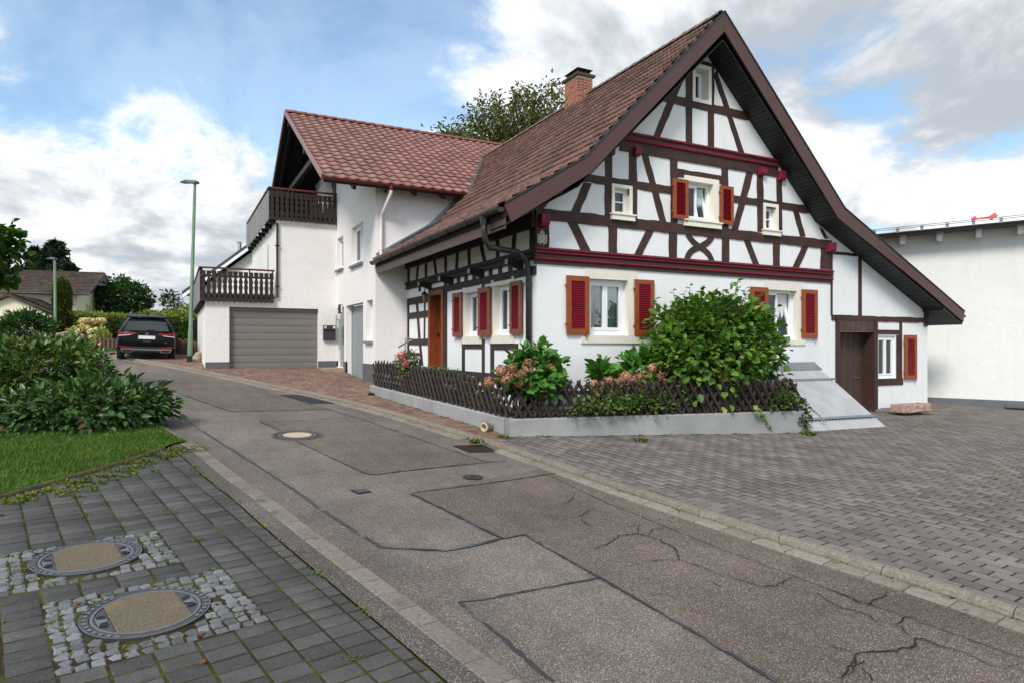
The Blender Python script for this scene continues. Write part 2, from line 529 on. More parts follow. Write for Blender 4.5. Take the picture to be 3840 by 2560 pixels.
def asphalt(name, base, warm, speck):
    t = NT(name)
    v = t.n('ShaderNodeTexVoronoi'); v.inputs['Scale'].default_value = 125
    t.l(t.vec(), v.inputs['Vector'])
    sep_ = t.n('ShaderNodeSeparateColor'); t.l(v.outputs['Color'], sep_.inputs[0])
    stone = t.mix(sep_.outputs[1], scale3(warm, 1.25), (.40, .375, .345))
    k = t.map(sep_.outputs[0], 1 - speck, 1 - speck + .12, 0, 1)
    edge = t.map(v.outputs['Distance'], .3, .62, 1, 0)
    c = t.mix(t.math('MULTIPLY', k, edge), t.mix(t.noise(60, 3), scale3(base, .50), scale3(base, 1.25)), stone)
    big = t.map(t.noise(.55, 6, .65), .3, .7, .74, 1.22)
    mid = t.math('MULTIPLY', t.map(t.noise(3.3, 6, .65), .3, .72, 1.1, .86), t.map(t.noise(1.0, 6, .62, (2.4, .22, 1)), .3, .7, .86, 1.12))
    sc_ = t.n('ShaderNodeVectorMath', operation='SCALE'); t.l(c, sc_.inputs[0]); t.l(t.math('MULTIPLY', big, mid), sc_.inputs['Scale'])
    t.col(sc_.outputs[0]); t.set(.85, .25)
    t.bump(v.outputs['Distance'], .5, .006)
    return t.m
m_asph = asphalt('asphalt', srgb(110, 101, 93), srgb(150, 136, 123), .42)
m_asph_b = asphalt('asphalt_brown', srgb(101, 89, 80), srgb(143, 126, 111), .38)
m_strip = asphalt('strip_concrete', srgb(92, 85, 79), srgb(128, 118, 108), .35)
m_asph_l = asphalt('asphalt_edge', srgb(105, 96, 89), srgb(144, 131, 119), .40)
def paver(name, a, b, spark, moss=None, ms=(.55, .75)):
    t = NT(name)
    c = t.mix(t.rnd(), a, b)
    c = t.mix(t.map(t.noise(170, 2, .5), .60, .70, 0, spark), c, (.42, .41, .40))
    k = t.map(t.noise(1.1, 5, .65), .3, .7, .80, 1.15)
    k2 = t.map(t.noise(11, 5, .65), .3, .7, .88, 1.12)
    s_ = t.n('ShaderNodeVectorMath', operation='SCALE'); t.l(c, s_.inputs[0]); t.l(t.math('MULTIPLY', k, k2), s_.inputs['Scale'])
    c = s_.outputs[0]
    if moss:
        c = t.mix(t.map(t.noise(1.3, 7, .7), ms[0], ms[1], 0, .75, True), c, moss)
    t.col(c); t.set(.88, .2); t.bump(t.noise(130, 4, .6), .35, .006)
    return t.m
m_pav_left = paver('paver_dark', srgb(62, 62, 61), srgb(84, 83, 81), .35)
m_pav_yard = paver('paver_grey', srgb(100, 94, 89), srgb(124, 117, 111), .25, srgb(92, 84, 72), (.55, .8))
m_pav_red = paver('paver_red', srgb(108, 86, 76), srgb(146, 118, 104), .12, srgb(104, 84, 70), (.48, .72))
m_leaf_dry = M('leaf_dry', srgb(112, 66, 40), .8, .3, 30)
m_sett = paver('granite_sett', srgb(82, 84, 86), srgb(124, 126, 128), .5)
def joint(name, a, moss, lo, hi, sc_=2.0):
    t = NT(name)
    c = t.mix(t.noise(40, 4), scale3(a, .7), scale3(a, 1.3))
    c = t.mix(t.map(t.noise(sc_, 6, .7), lo, hi, 0, 1, True), c, t.mix(t.noise(60, 3), scale3(moss, .5), scale3(moss, 1.5)))
    t.col(c); t.set(.95, .1); t.bump(t.noise(70, 5), .8)
    return t.m
m_joint_left = joint('joint_moss', srgb(54, 44, 34), srgb(78, 80, 36), .42, .66)
m_joint_yard = joint('joint_sand', srgb(66, 56, 46), srgb(92, 84, 44), .56, .78)
m_lawn = joint('lawn_soil', srgb(56, 66, 26), srgb(62, 88, 24), .35, .6, .9)
m_terrain = joint('terrain', srgb(70, 84, 36), srgb(90, 92, 56), .4, .7, .3)
def leafm(name, a, b, c=None, cp=.06, rough=.5, trans=.22, spec=.4):
    t = NT(name)
    r_ = t.rnd()
    col_ = t.mix(r_, a, b)
    k = t.map(t.noise(1.6, 4, .6), .3, .7, .72, 1.22)
    s_ = t.n('ShaderNodeVectorMath', operation='SCALE'); t.l(col_, s_.inputs[0]); t.l(k, s_.inputs['Scale'])
    col_ = s_.outputs[0]
    if c:
        wn = t.n('ShaderNodeTexWhiteNoise', noise_dimensions='1D'); t.l(r_, wn.inputs['W'])
        col_ = t.mix(t.map(wn.outputs['Value'], 1 - cp, 1 - cp + .01, 0, 1), col_, c)
    t.col(col_); t.set(rough, spec)
    tr = t.n('ShaderNodeBsdfTranslucent')
    sc2 = t.n('ShaderNodeVectorMath', operation='MULTIPLY'); t.l(col_, sc2.inputs[0]); sc2.inputs[1].default_value = (1.25, 1.35, .6)
    t.l(sc2.outputs[0], tr.inputs['Color'])
    mx = t.n('ShaderNodeMixShader'); mx.inputs[0].default_value = trans
    t.l(t.b.outputs[0], mx.inputs[1]); t.l(tr.outputs[0], mx.inputs[2]); t.l(mx.outputs[0], t.out.inputs['Surface'])
    return t.m
m_leaf_shrub = leafm('leaf_shrub', (.040, .115, .014), (.16, .30, .04), srgb(150, 160, 66), .03)
m_leaf_hyd = leafm('leaf_hydrangea', (.035, .12, .015), (.10, .26, .03), trans=.15)
m_leaf_peony = leafm('leaf_peony', (.022, .066, .018), (.085, .165, .035), srgb(120, 92, 44), .02, .35, .15, .5)
m_leaf_rhodo = leafm('leaf_rhododendron', (.028, .078, .016), (.12, .20, .035), srgb(130, 100, 44), .03, .32, .12, .5)
m_leaf_box = leafm('leaf_box', (.035, .085, .012), (.13, .19, .035))
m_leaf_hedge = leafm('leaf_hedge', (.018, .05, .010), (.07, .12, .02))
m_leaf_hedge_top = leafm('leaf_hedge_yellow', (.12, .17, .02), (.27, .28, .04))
m_leaf_maple = leafm('leaf_maple', (.016, .06, .008), (.07, .17, .016), trans=.25)
m_leaf_walnut = leafm('leaf_walnut', (.05, .075, .016), (.15, .17, .035), srgb(120, 90, 40), .05, trans=.3)
m_leaf_tree = leafm('leaf_tree', (.02, .06, .018), (.07, .15, .035), trans=.2)
m_needle = leafm('needle_dark', (.010, .030, .014), (.04, .075, .032), trans=.08)
m_thuja = leafm('thuja', (.03, .05, .008), (.12, .14, .02), trans=.12)
m_leaf_pale = leafm('leaf_variegated', (.30, .33, .09), (.50, .50, .22), trans=.2)
m_leaf_yel = leafm('leaf_yellowgreen', (.13, .20, .03), (.26, .30, .05), trans=.25)
m_flower_cream = leafm('flower_cream', srgb(226, 200, 140), srgb(246, 228, 180), trans=.15)
m_flower_pink = leafm('flower_rust_pink', srgb(150, 96, 72), srgb(220, 158, 132), srgb(176, 150, 84), .1, trans=.1)
m_flower_brown = leafm('flower_rust_brown', srgb(120, 78, 58), srgb(178, 122, 96), srgb(150, 140, 80), .15, trans=.1)
m_flower_pale = leafm('flower_pale', srgb(208, 190, 172), srgb(226, 212, 200), trans=.1)
m_rose = leafm('rose', srgb(214, 96, 96), srgb(240, 150, 140), trans=.1)
m_grass = leafm('grass', (.030, .095, .008), (.11, .21, .022), srgb(140, 130, 60), .07, trans=.3)
m_moss = leafm('weeds', (.05, .10, .012), (.15, .20, .03), srgb(128, 110, 50), .2, trans=.2)
def glass():
    t = NT('window_glass')
    tr = t.n('ShaderNodeBsdfTransparent'); tr.inputs[0].default_value = (.80, .83, .82, 1)
    gl = t.n('ShaderNodeBsdfGlossy'); gl.inputs['Roughness'].default_value = .03; gl.inputs[0].default_value = (.95, .97, 1, 1)
    fr = t.n('ShaderNodeFresnel'); fr.inputs[0].default_value = 1.65
    mx = t.n('ShaderNodeMixShader'); t.l(fr.outputs[0], mx.inputs[0]); t.l(tr.outputs[0], mx.inputs[1]); t.l(gl.outputs[0], mx.inputs[2])
    t.l(mx.outputs[0], t.out.inputs['Surface'])
    return t.m
m_glass = glass()
def simple(name, col, rough, spec=.5, metal=0, coat=0):
    t = NT(name); t.col(t.mix(t.noise(3, 3), scale3(col, .93), scale3(col, 1.07))); t.set(rough, spec, metal)
    if coat:
        t.b.inputs['Coat Weight'].default_value = coat; t.b.inputs['Coat Roughness'].default_value = .04
    return t.m
m_car = simple('car_paint', (.003, .0034, .0045), .3, .15, 0, .12)
m_carglass = simple('car_glass', (.018, .026, .026), .05, .7)
m_plastic = simple('car_plastic', (.02, .02, .022), .6)
m_silver = simple('car_silver', (.28, .28, .29), .35, .5, .7)
m_chrome = simple('car_chrome', (.7, .7, .72), .15, .5, 1)
m_tail = simple('tail_light', (.30, .008, .012), .15, .6, 0, 1)
m_tyre = simple('tyre', (.014, .014, .014), .85)
m_plate = simple('plate_white', (.78, .78, .78), .4)
m_letter = simple('lettering_cream', srgb(238, 232, 210), .6)
m_toy = simple('plastic_red', srgb(236, 92, 96), .5)
m_amber = simple('lantern_glass', srgb(150, 120, 70), .2)
def corr():
    t = NT('corrugated_metal')
    c = t.mix(t.map(t.noise(2.5, 6, .6), .3, .7, 0, 1), srgb(150, 151, 154), srgb(170, 171, 174))
    c = t.mix(t.map(t.noise(14, 6, .7), .62, .75, 0, .5, True), c, srgb(130, 128, 124))
    t.col(c); t.set(.55, .4, 0)
    return t.m
m_corr = corr()
# ------------------------------------------------------------------ ground
def g3(x, y, h=0):
    return Vector((x, y, G(x, y) + h))
def sheet(name, pts, h, m, parent=None, kind=None):
    mb = MB()
    P = [(p[0], p[1]) for p in pts]
    tr = tessellate_polygon([[Vector((x, y, 0)) for x, y in P]])
    fs = []
    for t in tr:
        a, b, c = [P[i] for i in t]
        ar = (b[0] - a[0]) * (c[1] - a[1]) - (b[1] - a[1]) * (c[0] - a[0])
        fs.append(tuple(t) if ar > 0 else tuple(t)[::-1])
    mb.add([g3(x, y, h) for x, y in P], fs)
    o = mb.build(name, m, parent)
    if kind:
        o['kind'] = kind
    return o
class Line:
    def __init__(s, pts, step=.1):
        P = [Vector((p[0], p[1])) for p in pts]
        # Catmull-Rom, then even steps
        Q = []
        for i in range(len(P) - 1):
            a, b, c, d = P[max(i - 1, 0)], P[i], P[i + 1], P[min(i + 2, len(P) - 1)]
            for k in range(8):
                t = k / 8
                Q.append(.5 * ((2 * b) + (c - a) * t + (2 * a - 5 * b + 4 * c - d) * t * t + (3 * b - a - 3 * c + d) * t ** 3))
        Q.append(P[-1])
        s.q = Q
        s.s = [0]
        for a, b in zip(Q, Q[1:]):
            s.s.append(s.s[-1] + (b - a).length)
        s.len = s.s[-1]
    def at(s, t, off=0):
        t = max(0, min(s.len - 1e-6, t))
        i = int(np.searchsorted(s.s, t, 'right')) - 1
        i = min(i, len(s.q) - 2)
        a, b = s.q[i], s.q[i + 1]
        k = (t - s.s[i]) / max(1e-9, s.s[i + 1] - s.s[i])
        d = (b - a).normalized()
        nrm = Vector((-d.y, d.x))
        return a.lerp(b, k) + nrm * off
    def pts(s, off=0, step=.5, a=0, b=None):
        b = s.len if b is None else b
        n = max(2, int((b - a) / step))
        return [s.at(a + (b - a) * i / n, off) for i in range(n + 1)]
# right kerb, from the camera up the street (road on its left); left road edge the same way
RKL = Line([(5.95, -3), (5.72, 0.2), (5.52, 2.5), (5.38, 3.49), (5.2, 4.45), (5.07, 5.34), (4.92, 6.31), (4.75, 7.81), (4.61, 9.08), (4.38, 10.5), (3.92, 12.9), (3.13, 15.74), (2.1, 18.5), (1.6, 19.9), (.8, 22.08), (-.18, 24.58), (-1.32, 26.9), (-2.4, 29.3), (-4.0, 32.2), (-6.6, 35.6), (-11, 39.5), (-18, 43.5)])
LKL = Line([(2.65, -3), (2.25, 0.2), (1.72, 3.28), (1.43, 4.81), (1.3, 5.44), (1.07, 6.64), (.9, 7.59), (.72, 8.4), (.37, 10.3), (.14, 11.1), (-.27, 12.95), (-1.0, 15.6), (-2.1, 19), (-3.6, 23.4), (-5.3, 27.9), (-8.2, 31), (-13, 34), (-20, 37)])
xs = [-500, -100, -25, -12, 0, 12, 30, 100, 500]; ys = [-120, -20, 0, 20, 46, 90, 250, 900]
mb = MB()
mb.add([(x, y, G(x, y) - .06) for y in ys for x in xs], [(j * 9 + i, j * 9 + i + 1, (j + 1) * 9 + i + 1, (j + 1) * 9 + i) for j in range(7) for i in range(8)])
struct('terrain', mb, m_terrain)
rd = [p for p in RKL.pts(.1, .6)] + [p for p in LKL.pts(0, .6)][::-1]
road = sheet('road', rd, 0, m_asph, kind='structure')
def gp(zf, lst):
    return [onG(*zf(*p)) for p in lst]
ident = lambda x, y: (x, y)
# tone changes between the resurfaced fields
fieldA = gp(ident, [(1539, 1849), (1884, 2020), (1965, 2005), (2251, 2168), (2910, 2559)])
kb = [RKL.at(t, .27) for t in np.linspace(2.2, 10.9, 24)]
sheet('asphalt_field', [(p.x, p.y) for p in fieldA] + [(3.1, 1.6)] + [(p.x, p.y) for p in kb], .004, m_asph_b, road)
lf = [LKL.at(t, -.02) for t in np.linspace(3, 17.5, 30)]
seamL = gp(zR, [(0, 340), (140, 440), (330, 560), (600, 730), (850, 900), (1000, 1010), (1200, 1140), (1430, 1280)])
sheet('asphalt_field', [(p.x, p.y) for p in lf] + [(p.x, p.y) for p in seamL] + [(2.45, 3.3), (2.9, 1.2), (2.9, 0)], .004, m_asph_l, road)
fieldC = gp(ident, [(542, 1430), (714, 1490), (873, 1543), (1231, 1534), (1052, 1482), (910, 1430)])
sheet('asphalt_field', [(p.x, p.y) for p in fieldC], .004, m_asph_b, road)
fieldD = gp(ident, [(975, 1581), (1113, 1655), (1358, 1770), (1394, 1780), (1567, 1760), (1822, 1732), (1567, 1645), (1363, 1573)])
sheet('asphalt_field', [(p.x, p.y) for p in fieldD], .004, m_asph_b, road)
dp = gp(ident, [(1045, 1480), (1134, 1478.6), (1257, 1511), (1164, 1512)])
sheet('asphalt_patch', [(p.x, p.y) for p in dp], .009, m_patch, road)
def ribbon(name, pts, wd, h, m, jit=0, sub=.12, taper=False):
    Q = []
    for a, b in zip(pts, pts[1:]):
        n = max(1, int((b - a).length / sub))
        Q += [a.lerp(b, k / n) for k in range(n)]
    Q.append(pts[-1])
    vs = []; n = len(Q)
    for i, p in enumerate(Q):
        d = (Q[min(i + 1, n - 1)] - Q[max(i - 1, 0)]); d = Vector((d.x, d.y, 0))
        if d.length < 1e-6:
            d = Vector((1, 0, 0))
        d.normalize(); s = Vector((-d.y, d.x, 0))
        j = random.uniform(-jit, jit)
        ww = wd * random.uniform(.55, 1.3) * (1 if not taper else max(.25, math.sin(math.pi * (i + .7) / (n + .4))))
        for k in (-.5, .5):
            q = p + s * (ww * k + j)
            vs.append(g3(q.x, q.y, h))
    MB().add(vs, [(2 * i, 2 * i + 2, 2 * i + 3, 2 * i + 1) for i in range(n - 1)][::1]).build(name, m, road)
# fix: faces wound upward either way (thin ribbons), heights stay above the fields
SEAMS = [(zR, [(-40, 318), (0, 340), (140, 440), (330, 560), (600, 730), (850, 900), (1000, 1010), (1200, 1140), (1430, 1280), (1900, 1305), (2120, 1265), (2320, 1215)], .045),
         (ident, [(1539, 1849), (1884, 2020)], .04), (ident, [(1539, 1849), (1900, 1803), (2140, 1765)], .03),
         (ident, [(1887, 2021), (1965, 2005)], .03), (ident, [(1965, 2005), (2251, 2168), (2500, 2310), (2910, 2559)], .035),
         (ident, [(1722, 2261), (1800, 2251), (2251, 2168)], .028), (ident, [(1722, 2261), (1878, 2392), (2073, 2560)], .04),
         (ident, [(873, 1543), (1231, 1534)], .03), (ident, [(975, 1581), (1338, 1566)], .03), (ident, [(975, 1581), (1050, 1612)], .03),
         (ident, [(1052, 1482), (1231, 1534), (1363, 1573), (1567, 1645), (1822, 1732)], .028),
         (ident, [(2069, 1787), (2286, 1891), (2650, 2038), (2971, 2160), (3274, 2272), (3840, 2472)], .012),
         (ident, [(1113, 1655), (1358, 1770), (1394, 1780), (1567, 1760), (1900, 1727)], .03),
         (ident, [(542, 1430), (714, 1490), (870, 1544)], .035), (ident, [(542, 1430), (910, 1430)], .03), (ident, [(370, 1398), (470, 1420)], .04)]
for zf, l, wd in SEAMS:
    ribbon('tar_seam', gp(zf, l), wd * .8, .012, m_tar, .007, .07)
CR = [(zK, [(935, 1259), (950, 1205), (1030, 1190), (1050, 1110), (1040, 1050), (1100, 1035), (1220, 1025), (1370, 1025), (1420, 1000), (1500, 995), (1525, 930), (1580, 930), (1680, 975), (1780, 1005), (1900, 1040), (1970, 1075), (2040, 1110), (2130, 1145), (2200, 1165), (2260, 1130), (2340, 1130)], .016),
      (zK, [(1040, 1050), (960, 1015), (850, 975)], .012), (zK, [(1525, 930), (1470, 905), (1430, 870), (1410, 830), (1330, 815), (1410, 800), (1430, 760), (1500, 760), (1640, 810)], .014),
      (zK, [(30, 425), (100, 455), (300, 515), (430, 515), (480, 490), (560, 450), (650, 450)], .013), (zK, [(650, 555), (770, 590), (850, 640), (950, 690), (1090, 720), (1160, 750), (1200, 790), (1280, 845)], .010),
      (zK, [(740, 510), (860, 550), (1000, 605), (1060, 640), (1150, 660), (1200, 625), (1270, 600), (1310, 545)], .014), (zK, [(1050, 1130), (1120, 1100)], .01), (zK, [(1100, 1150), (1150, 1210), (1190, 1259)], .012),
      (zM, [(280, 395), (370, 400), (500, 415), (570, 385), (600, 360), (680, 350), (730, 360), (780, 380), (840, 410), (865, 465), (950, 490), (1060, 540), (1210, 575)], .014), (zM, [(865, 465), (780, 465), (700, 470)], .012),
      (zM, [(730, 360), (745, 330), (820, 325)], .010), (zM, [(680, 350), (690, 310), (630, 320)], .010), (zM, [(375, 285), (440, 270), (490, 240)], .012), (zM, [(430, 285), (485, 325)], .010), (zM, [(350, 230), (400, 200), (410, 175)], .012),
      (zM, [(1010, 560), (1040, 580)], .012), (zM, [(720, 612), (800, 615), (870, 635)], .008), (zM, [(1560, 985), (1620, 890)], .012)]
for zf, l, wd in CR:
    ribbon('crack', gp(zf, l), wd, .016, m_crack, .010, .035, True)
# dark leak under the left kerb
# ---- kerbs
kerb = struct('kerb', MB().add([g3(*p, -.03) for p in [(5.9, -3), (5.7, .2), (5.6, .2), (5.8, -3)]], [(0, 1, 2, 3)]), m_kerb)
prof = [(-.075, -.05), (-.075, .035), (-.06, .066), (-.03, .083), (.01, .088), (.05, .080), (.075, .06), (.075, -.05)]
def sweep(line, a, b, prof, n, name, m, parent, base=0):
    vs = []; k = len(prof)
    for i in range(n + 1):
        t = a + (b - a) * i / n
        for o, h in prof:
            p = line.at(t, -o); vs.append(g3(p.x, p.y, h + base))
    fs = [(i * k + j, i * k + (j + 1) % k, (i + 1) * k + (j + 1) % k, (i + 1) * k + j) for i in range(n) for j in range(k)]
    fs += [tuple(range(k)), tuple(range(n * k + k - 1, n * k - 1, -1))]
    mb = MB().add(vs, [f[::-1] for f in fs])
    return mb.build(name, m, parent)
t = 0
while t < RKL.len - 1:
    sweep(RKL, t + .004, t + .926, prof, 4, 'kerb_stone', m_kerb, kerb); t += .93
gutter = struct('road_gutter', MB().add([g3(*p, -.03) for p in [(5.6, -3), (5.5, .2), (5.4, .2), (5.5, -3)]], [(0, 1, 2, 3)]), m_gutst)
gully_t = 12.15                                   # the grate interrupts the row here
t = 0; pf = [(-.085, -.05), (-.085, .010), (-.078, .016), (.078, .020), (.085, .014), (.085, -.05)]
while t < 32:
    ln = random.uniform(.30, .36)
    c_ = RKL.at(t + ln / 2)
    if not (9.25 < c_.y < 10.05):
        sweep(RKL, t + .006, t + ln - .006, [(o - .165, h + random.uniform(-.004, .003)) for o, h in pf], 1, 'gutter_stone', m_gutst, gutter)
    t += ln
lkerb = struct('kerb_left', MB().add([g3(*p, -.03) for p in [(2.4, -3), (2.1, .2), (2.0, .2), (2.3, -3)]], [(0, 1, 2, 3)]), m_gutst)
t = 0; pl_ = [(-.09, -.05), (-.09, .045), (-.08, .052), (.075, .046), (.09, .03), (.09, -.05)]
while t < 17.2:
    ln = .275
    sweep(LKL, t + .004, t + ln - .004, [(o - .092, h + random.uniform(-.003, .003)) for o, h in pl_], 1, 'kerb_stone', m_kerb_left, lkerb); t += ln
st = [LKL.at(t, .18) for t in np.linspace(0, 14.2, 30)] + [LKL.at(t, .355) for t in np.linspace(14.2, 0, 30)]
sheet('concrete_strip', [(p.x, p.y) for p in st], .046, m_strip, kind='structure')
m_edge = M('edging_mossy', srgb(74, 66, 52), .95, .35, 14, bump=.8, bs=40, tint=(srgb(84, 84, 40), 4, .48, .62))
# ---- paving
def paver_mesh(name, poly, th=.03, ch=.0045):
    """chamfered block from a convex outline (x,y) lying at z 0 (top)"""
    n = len(poly); cx = sum(p[0] for p in poly) / n; cy = sum(p[1] for p in poly) / n
    def ins(p):
        dx, dy = cx - p[0], cy - p[1]; l_ = math.hypot(dx, dy) + 1e-9; k = min(.5, ch * 1.4 / l_)
        return (p[0] + dx * k, p[1] + dy * k, 0)
    vs = [(x, y, -th) for x, y in poly] + [(x, y, -ch) for x, y in poly] + [ins(p) for p in poly]
    fs = [tuple(range(2 * n, 3 * n))]
    for i in range(n):
        j = (i + 1) % n
        fs += [(i, j, n + j, n + i), (n + i, n + j, 2 * n + j, 2 * n + i)]
    return MB().add(vs, fs).mesh(name)
def inpoly(x, y, P):
    c = False; j = len(P) - 1
    for i in range(len(P)):
        xi, yi = P[i][0], P[i][1]; xj, yj = P[j][0], P[j][1]
        if (yi > y) != (yj > y) and x < (xj - xi) * (y - yi) / (yj - yi) + xi:
            c = not c
        j = i
    return c
def clip(poly, p, n):
    out_ = []
    for i in range(len(poly)):
        a, b = poly[i], poly[(i + 1) % len(poly)]
        da = (a[0] - p[0]) * n[0] + (a[1] - p[1]) * n[1]; db = (b[0] - p[0]) * n[0] + (b[1] - p[1]) * n[1]
        if da >= 0:
            out_.append(a)
        if da * db < 0:
            k = da / (da - db); out_.append((a[0] + (b[0] - a[0]) * k, a[1] + (b[1] - a[1]) * k))
    return out_
def visible(x, y, z=None, mg=.12):
    v = Vector((x, y, G(x, y) if z is None else z))
    d = v.dot(FW)
    if d < .5:
        return False
    u = v.dot(RT) / d * FPX / 3840; h = -v.z / d * FPX / 2560
    return abs(u) < .5 + mg and h < .5 + mg + .03
GN = Vector((-GB * 0 - GC, -GB, 1)).normalized()
def gframe(x, y, ang, h, wob=.6):
    """frame lying on the ground plane, local x turned to ang"""
    X = Vector((math.cos(ang), math.sin(ang), 0)); X.z = GC * X.x + GB * X.y
    X.normalize(); n = Vector((-GC, -GB, 1)).normalized(); Y = n.cross(X)
    m_ = Matrix((X, Y, n)).transposed().to_4x4()
    m_ = m_ @ Matrix.Rotation(R(random.uniform(-wob, wob)), 4, 'X') @ Matrix.Rotation(R(random.uniform(-wob, wob)), 4, 'Y')
    m_.translation = g3(x, y, h + random.uniform(-.0025, .0025))
    return m_
def pave(parent, name, plural, cells, ang, h, mat_, lines, ok, size):
    """cells: (u, v, turned) block centres in a frame turned by ang; blocks crossing a boundary line are cut"""
    ca, sa = math.cos(ang), math.sin(ang)
    l_, w_ = size
    full = paver_mesh(name, [(-l_ / 2, -w_ / 2), (l_ / 2, -w_ / 2), (l_ / 2, w_ / 2), (-l_ / 2, w_ / 2)])
    mats = []; cut = []
    for u, v, turned in cells:
        x, y = u * ca - v * sa, u * sa + v * ca
        if not visible(x, y, None, .5):
            continue
        a2 = ang + (math.pi / 2 if turned else 0)
        c2, s2 = math.cos(a2), math.sin(a2)
        cor = [(x + px * c2 - py * s2, y + px * s2 + py * c2) for px, py in ((-l_ / 2, -w_ / 2), (l_ / 2, -w_ / 2), (l_ / 2, w_ / 2), (-l_ / 2, w_ / 2))]
        state = 1; poly = cor
        for ln, off, side in lines:
            # nearest point of the boundary line
            best = min(range(len(ln)), key=lambda i: (ln[i][0] - x) ** 2 + (ln[i][1] - y) ** 2)
            i = min(best, len(ln) - 2)
            d = (ln[i + 1][0] - ln[i][0], ln[i + 1][1] - ln[i][1]); q = math.hypot(*d); nr = (-d[1] / q * side, d[0] / q * side)
            ds = [(c[0] - ln[i][0]) * nr[0] + (c[1] - ln[i][1]) * nr[1] - off for c in poly]
            if max(ds, default=-1) <= .012:
                state = 0; break
            if min(ds) < 0:
                poly = clip(poly, (ln[i][0] + nr[0] * off, ln[i][1] + nr[1] * off), nr); state = 2
        if not state:
            continue
        if state == 2:
            x = sum(p[0] for p in poly) / len(poly); y = sum(p[1] for p in poly) / len(poly)
        if not ok(x, y):
            continue
        if state == 1:
            mats.append(gframe(x, y, a2, h))
        else:
            cx = sum(p[0] for p in poly) / len(poly); cy = sum(p[1] for p in poly) / len(poly)
            loc = [((p[0] - cx) * c2 + (p[1] - cy) * s2, -(p[0] - cx) * s2 + (p[1] - cy) * c2) for p in poly]
            if len(loc) >= 3:
                cut.append((math.hypot(cx, cy), paver_mesh(name, loc), gframe(cx, cy, a2, h)))
    cut.sort(key=lambda c: c[0])
    k1 = max(150, 300 - len(cut))
    pieces(parent, name, full, mats, mat_, plural, k1)
    for _, me, q in cut[:300 - min(k1, len(mats))]:
        obj(name, me, mat_, parent, q)
    rest = cut[300 - min(k1, len(mats)):]
    if rest:
        mb = MB()
        for _, me, q in rest:
            mb.add([q @ v.co for v in me.vertices], [tuple(p.vertices) for p in me.polygons])
        o = mb.build(plural, mat_, parent); o['kind'] = 'stuff'
def bond(l_, w_, j, u0, u1, v0, v1, off=.5):
    out_ = []; r = 0; v = v0
    while v < v1:
        u = u0 + (off * (l_ + j) if r % 2 else 0)
        while u < u1:
            out_.append((u, v, False)); u += l_ + j
        v += w_ + j; r += 1
    return out_
def xy(l):
    return [(p[0], p[1]) for p in l]
# driveway, bottom left
lawn_edge = [(-4.6, 3.9), (-3.0, 6.15), (-1.54, 8.21), (-1.12, 8.8), (-.6, 9.48), (-.15, 10.21), (.0, 10.55)]
strip_in = xy(LKL.pts(.36, .4, 0, 14.2))
dr_poly = strip_in + lawn_edge[::-1] + [(-6, 1.5), (-6, -3)]
drive = sheet('driveway', dr_poly, .0375, m_joint_left, kind='structure')
DA = math.atan2(-.978, .207)
ca, sa = math.cos(DA), math.sin(DA)
inv = lambda x, y: (x * ca + y * sa, -x * sa + y * ca)
sett_areas = []
PW, PL = .211, .134
mans = [((-.15, 4.91), .385, [(475, 900), (1740, 690), (2110, 1180), (640, 1470)]), ((-.6, 6.12), .385, [(65, 520), (1250, 370), (1440, 640), (110, 830)])]
for c_, r_, cor in mans:
    q = [inv(p.x, p.y) for p in gp(zP, cor)]
    us = sorted(a for a, b in q); vs_ = sorted(b for a, b in q)
    ic = inv(*c_)
    sn = lambda q_, p_: (round(q_ / p_ - .5) + .5) * p_
    sett_areas.append((sn(min((us[0] + us[1]) / 2, ic[0] - .46), .15), sn(max((us[2] + us[3]) / 2, ic[0] + .46), .15), sn(min((vs_[0] + vs_[1]) / 2, ic[1] - .46), .227), sn(max((vs_[2] + vs_[3]) / 2, ic[1] + .46), .227), c_, r_))
def not_sett(x, y):
    u, v = inv(x, y)
    return not any(a < u < b and c < v < d for a, b, c, d, _, _ in sett_areas)
cells = []
for i in range(-40, 40):
    ofs = random.uniform(-.008, .008) + (.02 if i % 2 else 0)
    for k in range(-80, 40):
        cells.append((k * .15 + ofs, i * .227, True))
pave(drive, 'paver', 'pavers', cells, DA, .042, m_pav_left, [(strip_in, .01, 1), (lawn_edge, .02, -1)], lambda x, y: not_sett(x, y) and inpoly(x, y, dr_poly), (PW, PL))
# granite setts round the two covers
sett_me = []
for k in range(8):
    n = 5 if k % 3 == 0 else 4
    P = []
    for i in range(n):
        t = 2 * math.pi * (i + .5) / n + random.uniform(-.16, .16)
        r_ = .052 * random.uniform(.86, 1.06) * (1.0 if n == 4 else .94)
        P.append((r_ * math.cos(t), r_ * math.sin(t)))
    me = paver_mesh('sett', P, .035, .010)
    sett_me.append(me)
for a, b, c, d, cc, r_ in sett_areas:
    nu = int((b - a) / .079); nv = int((d - c) / .079)
    for i in range(nu):
        for k in range(nv):
            u = a + (i + .5 + random.uniform(-.12, .12)) * (b - a) / nu; v = c + (k + .5 + random.uniform(-.12, .12)) * (d - c) / nv
            x, y = u * ca - v * sa, u * sa + v * ca
            if math.hypot(x - cc[0], y - cc[1]) < r_ + .022:
                continue
            q = gframe(x, y, DA + random.uniform(-.15, .15), .048 + random.uniform(-.005, .005), 4)
            obj('sett', random.choice(sett_me), m_sett, drive, q)
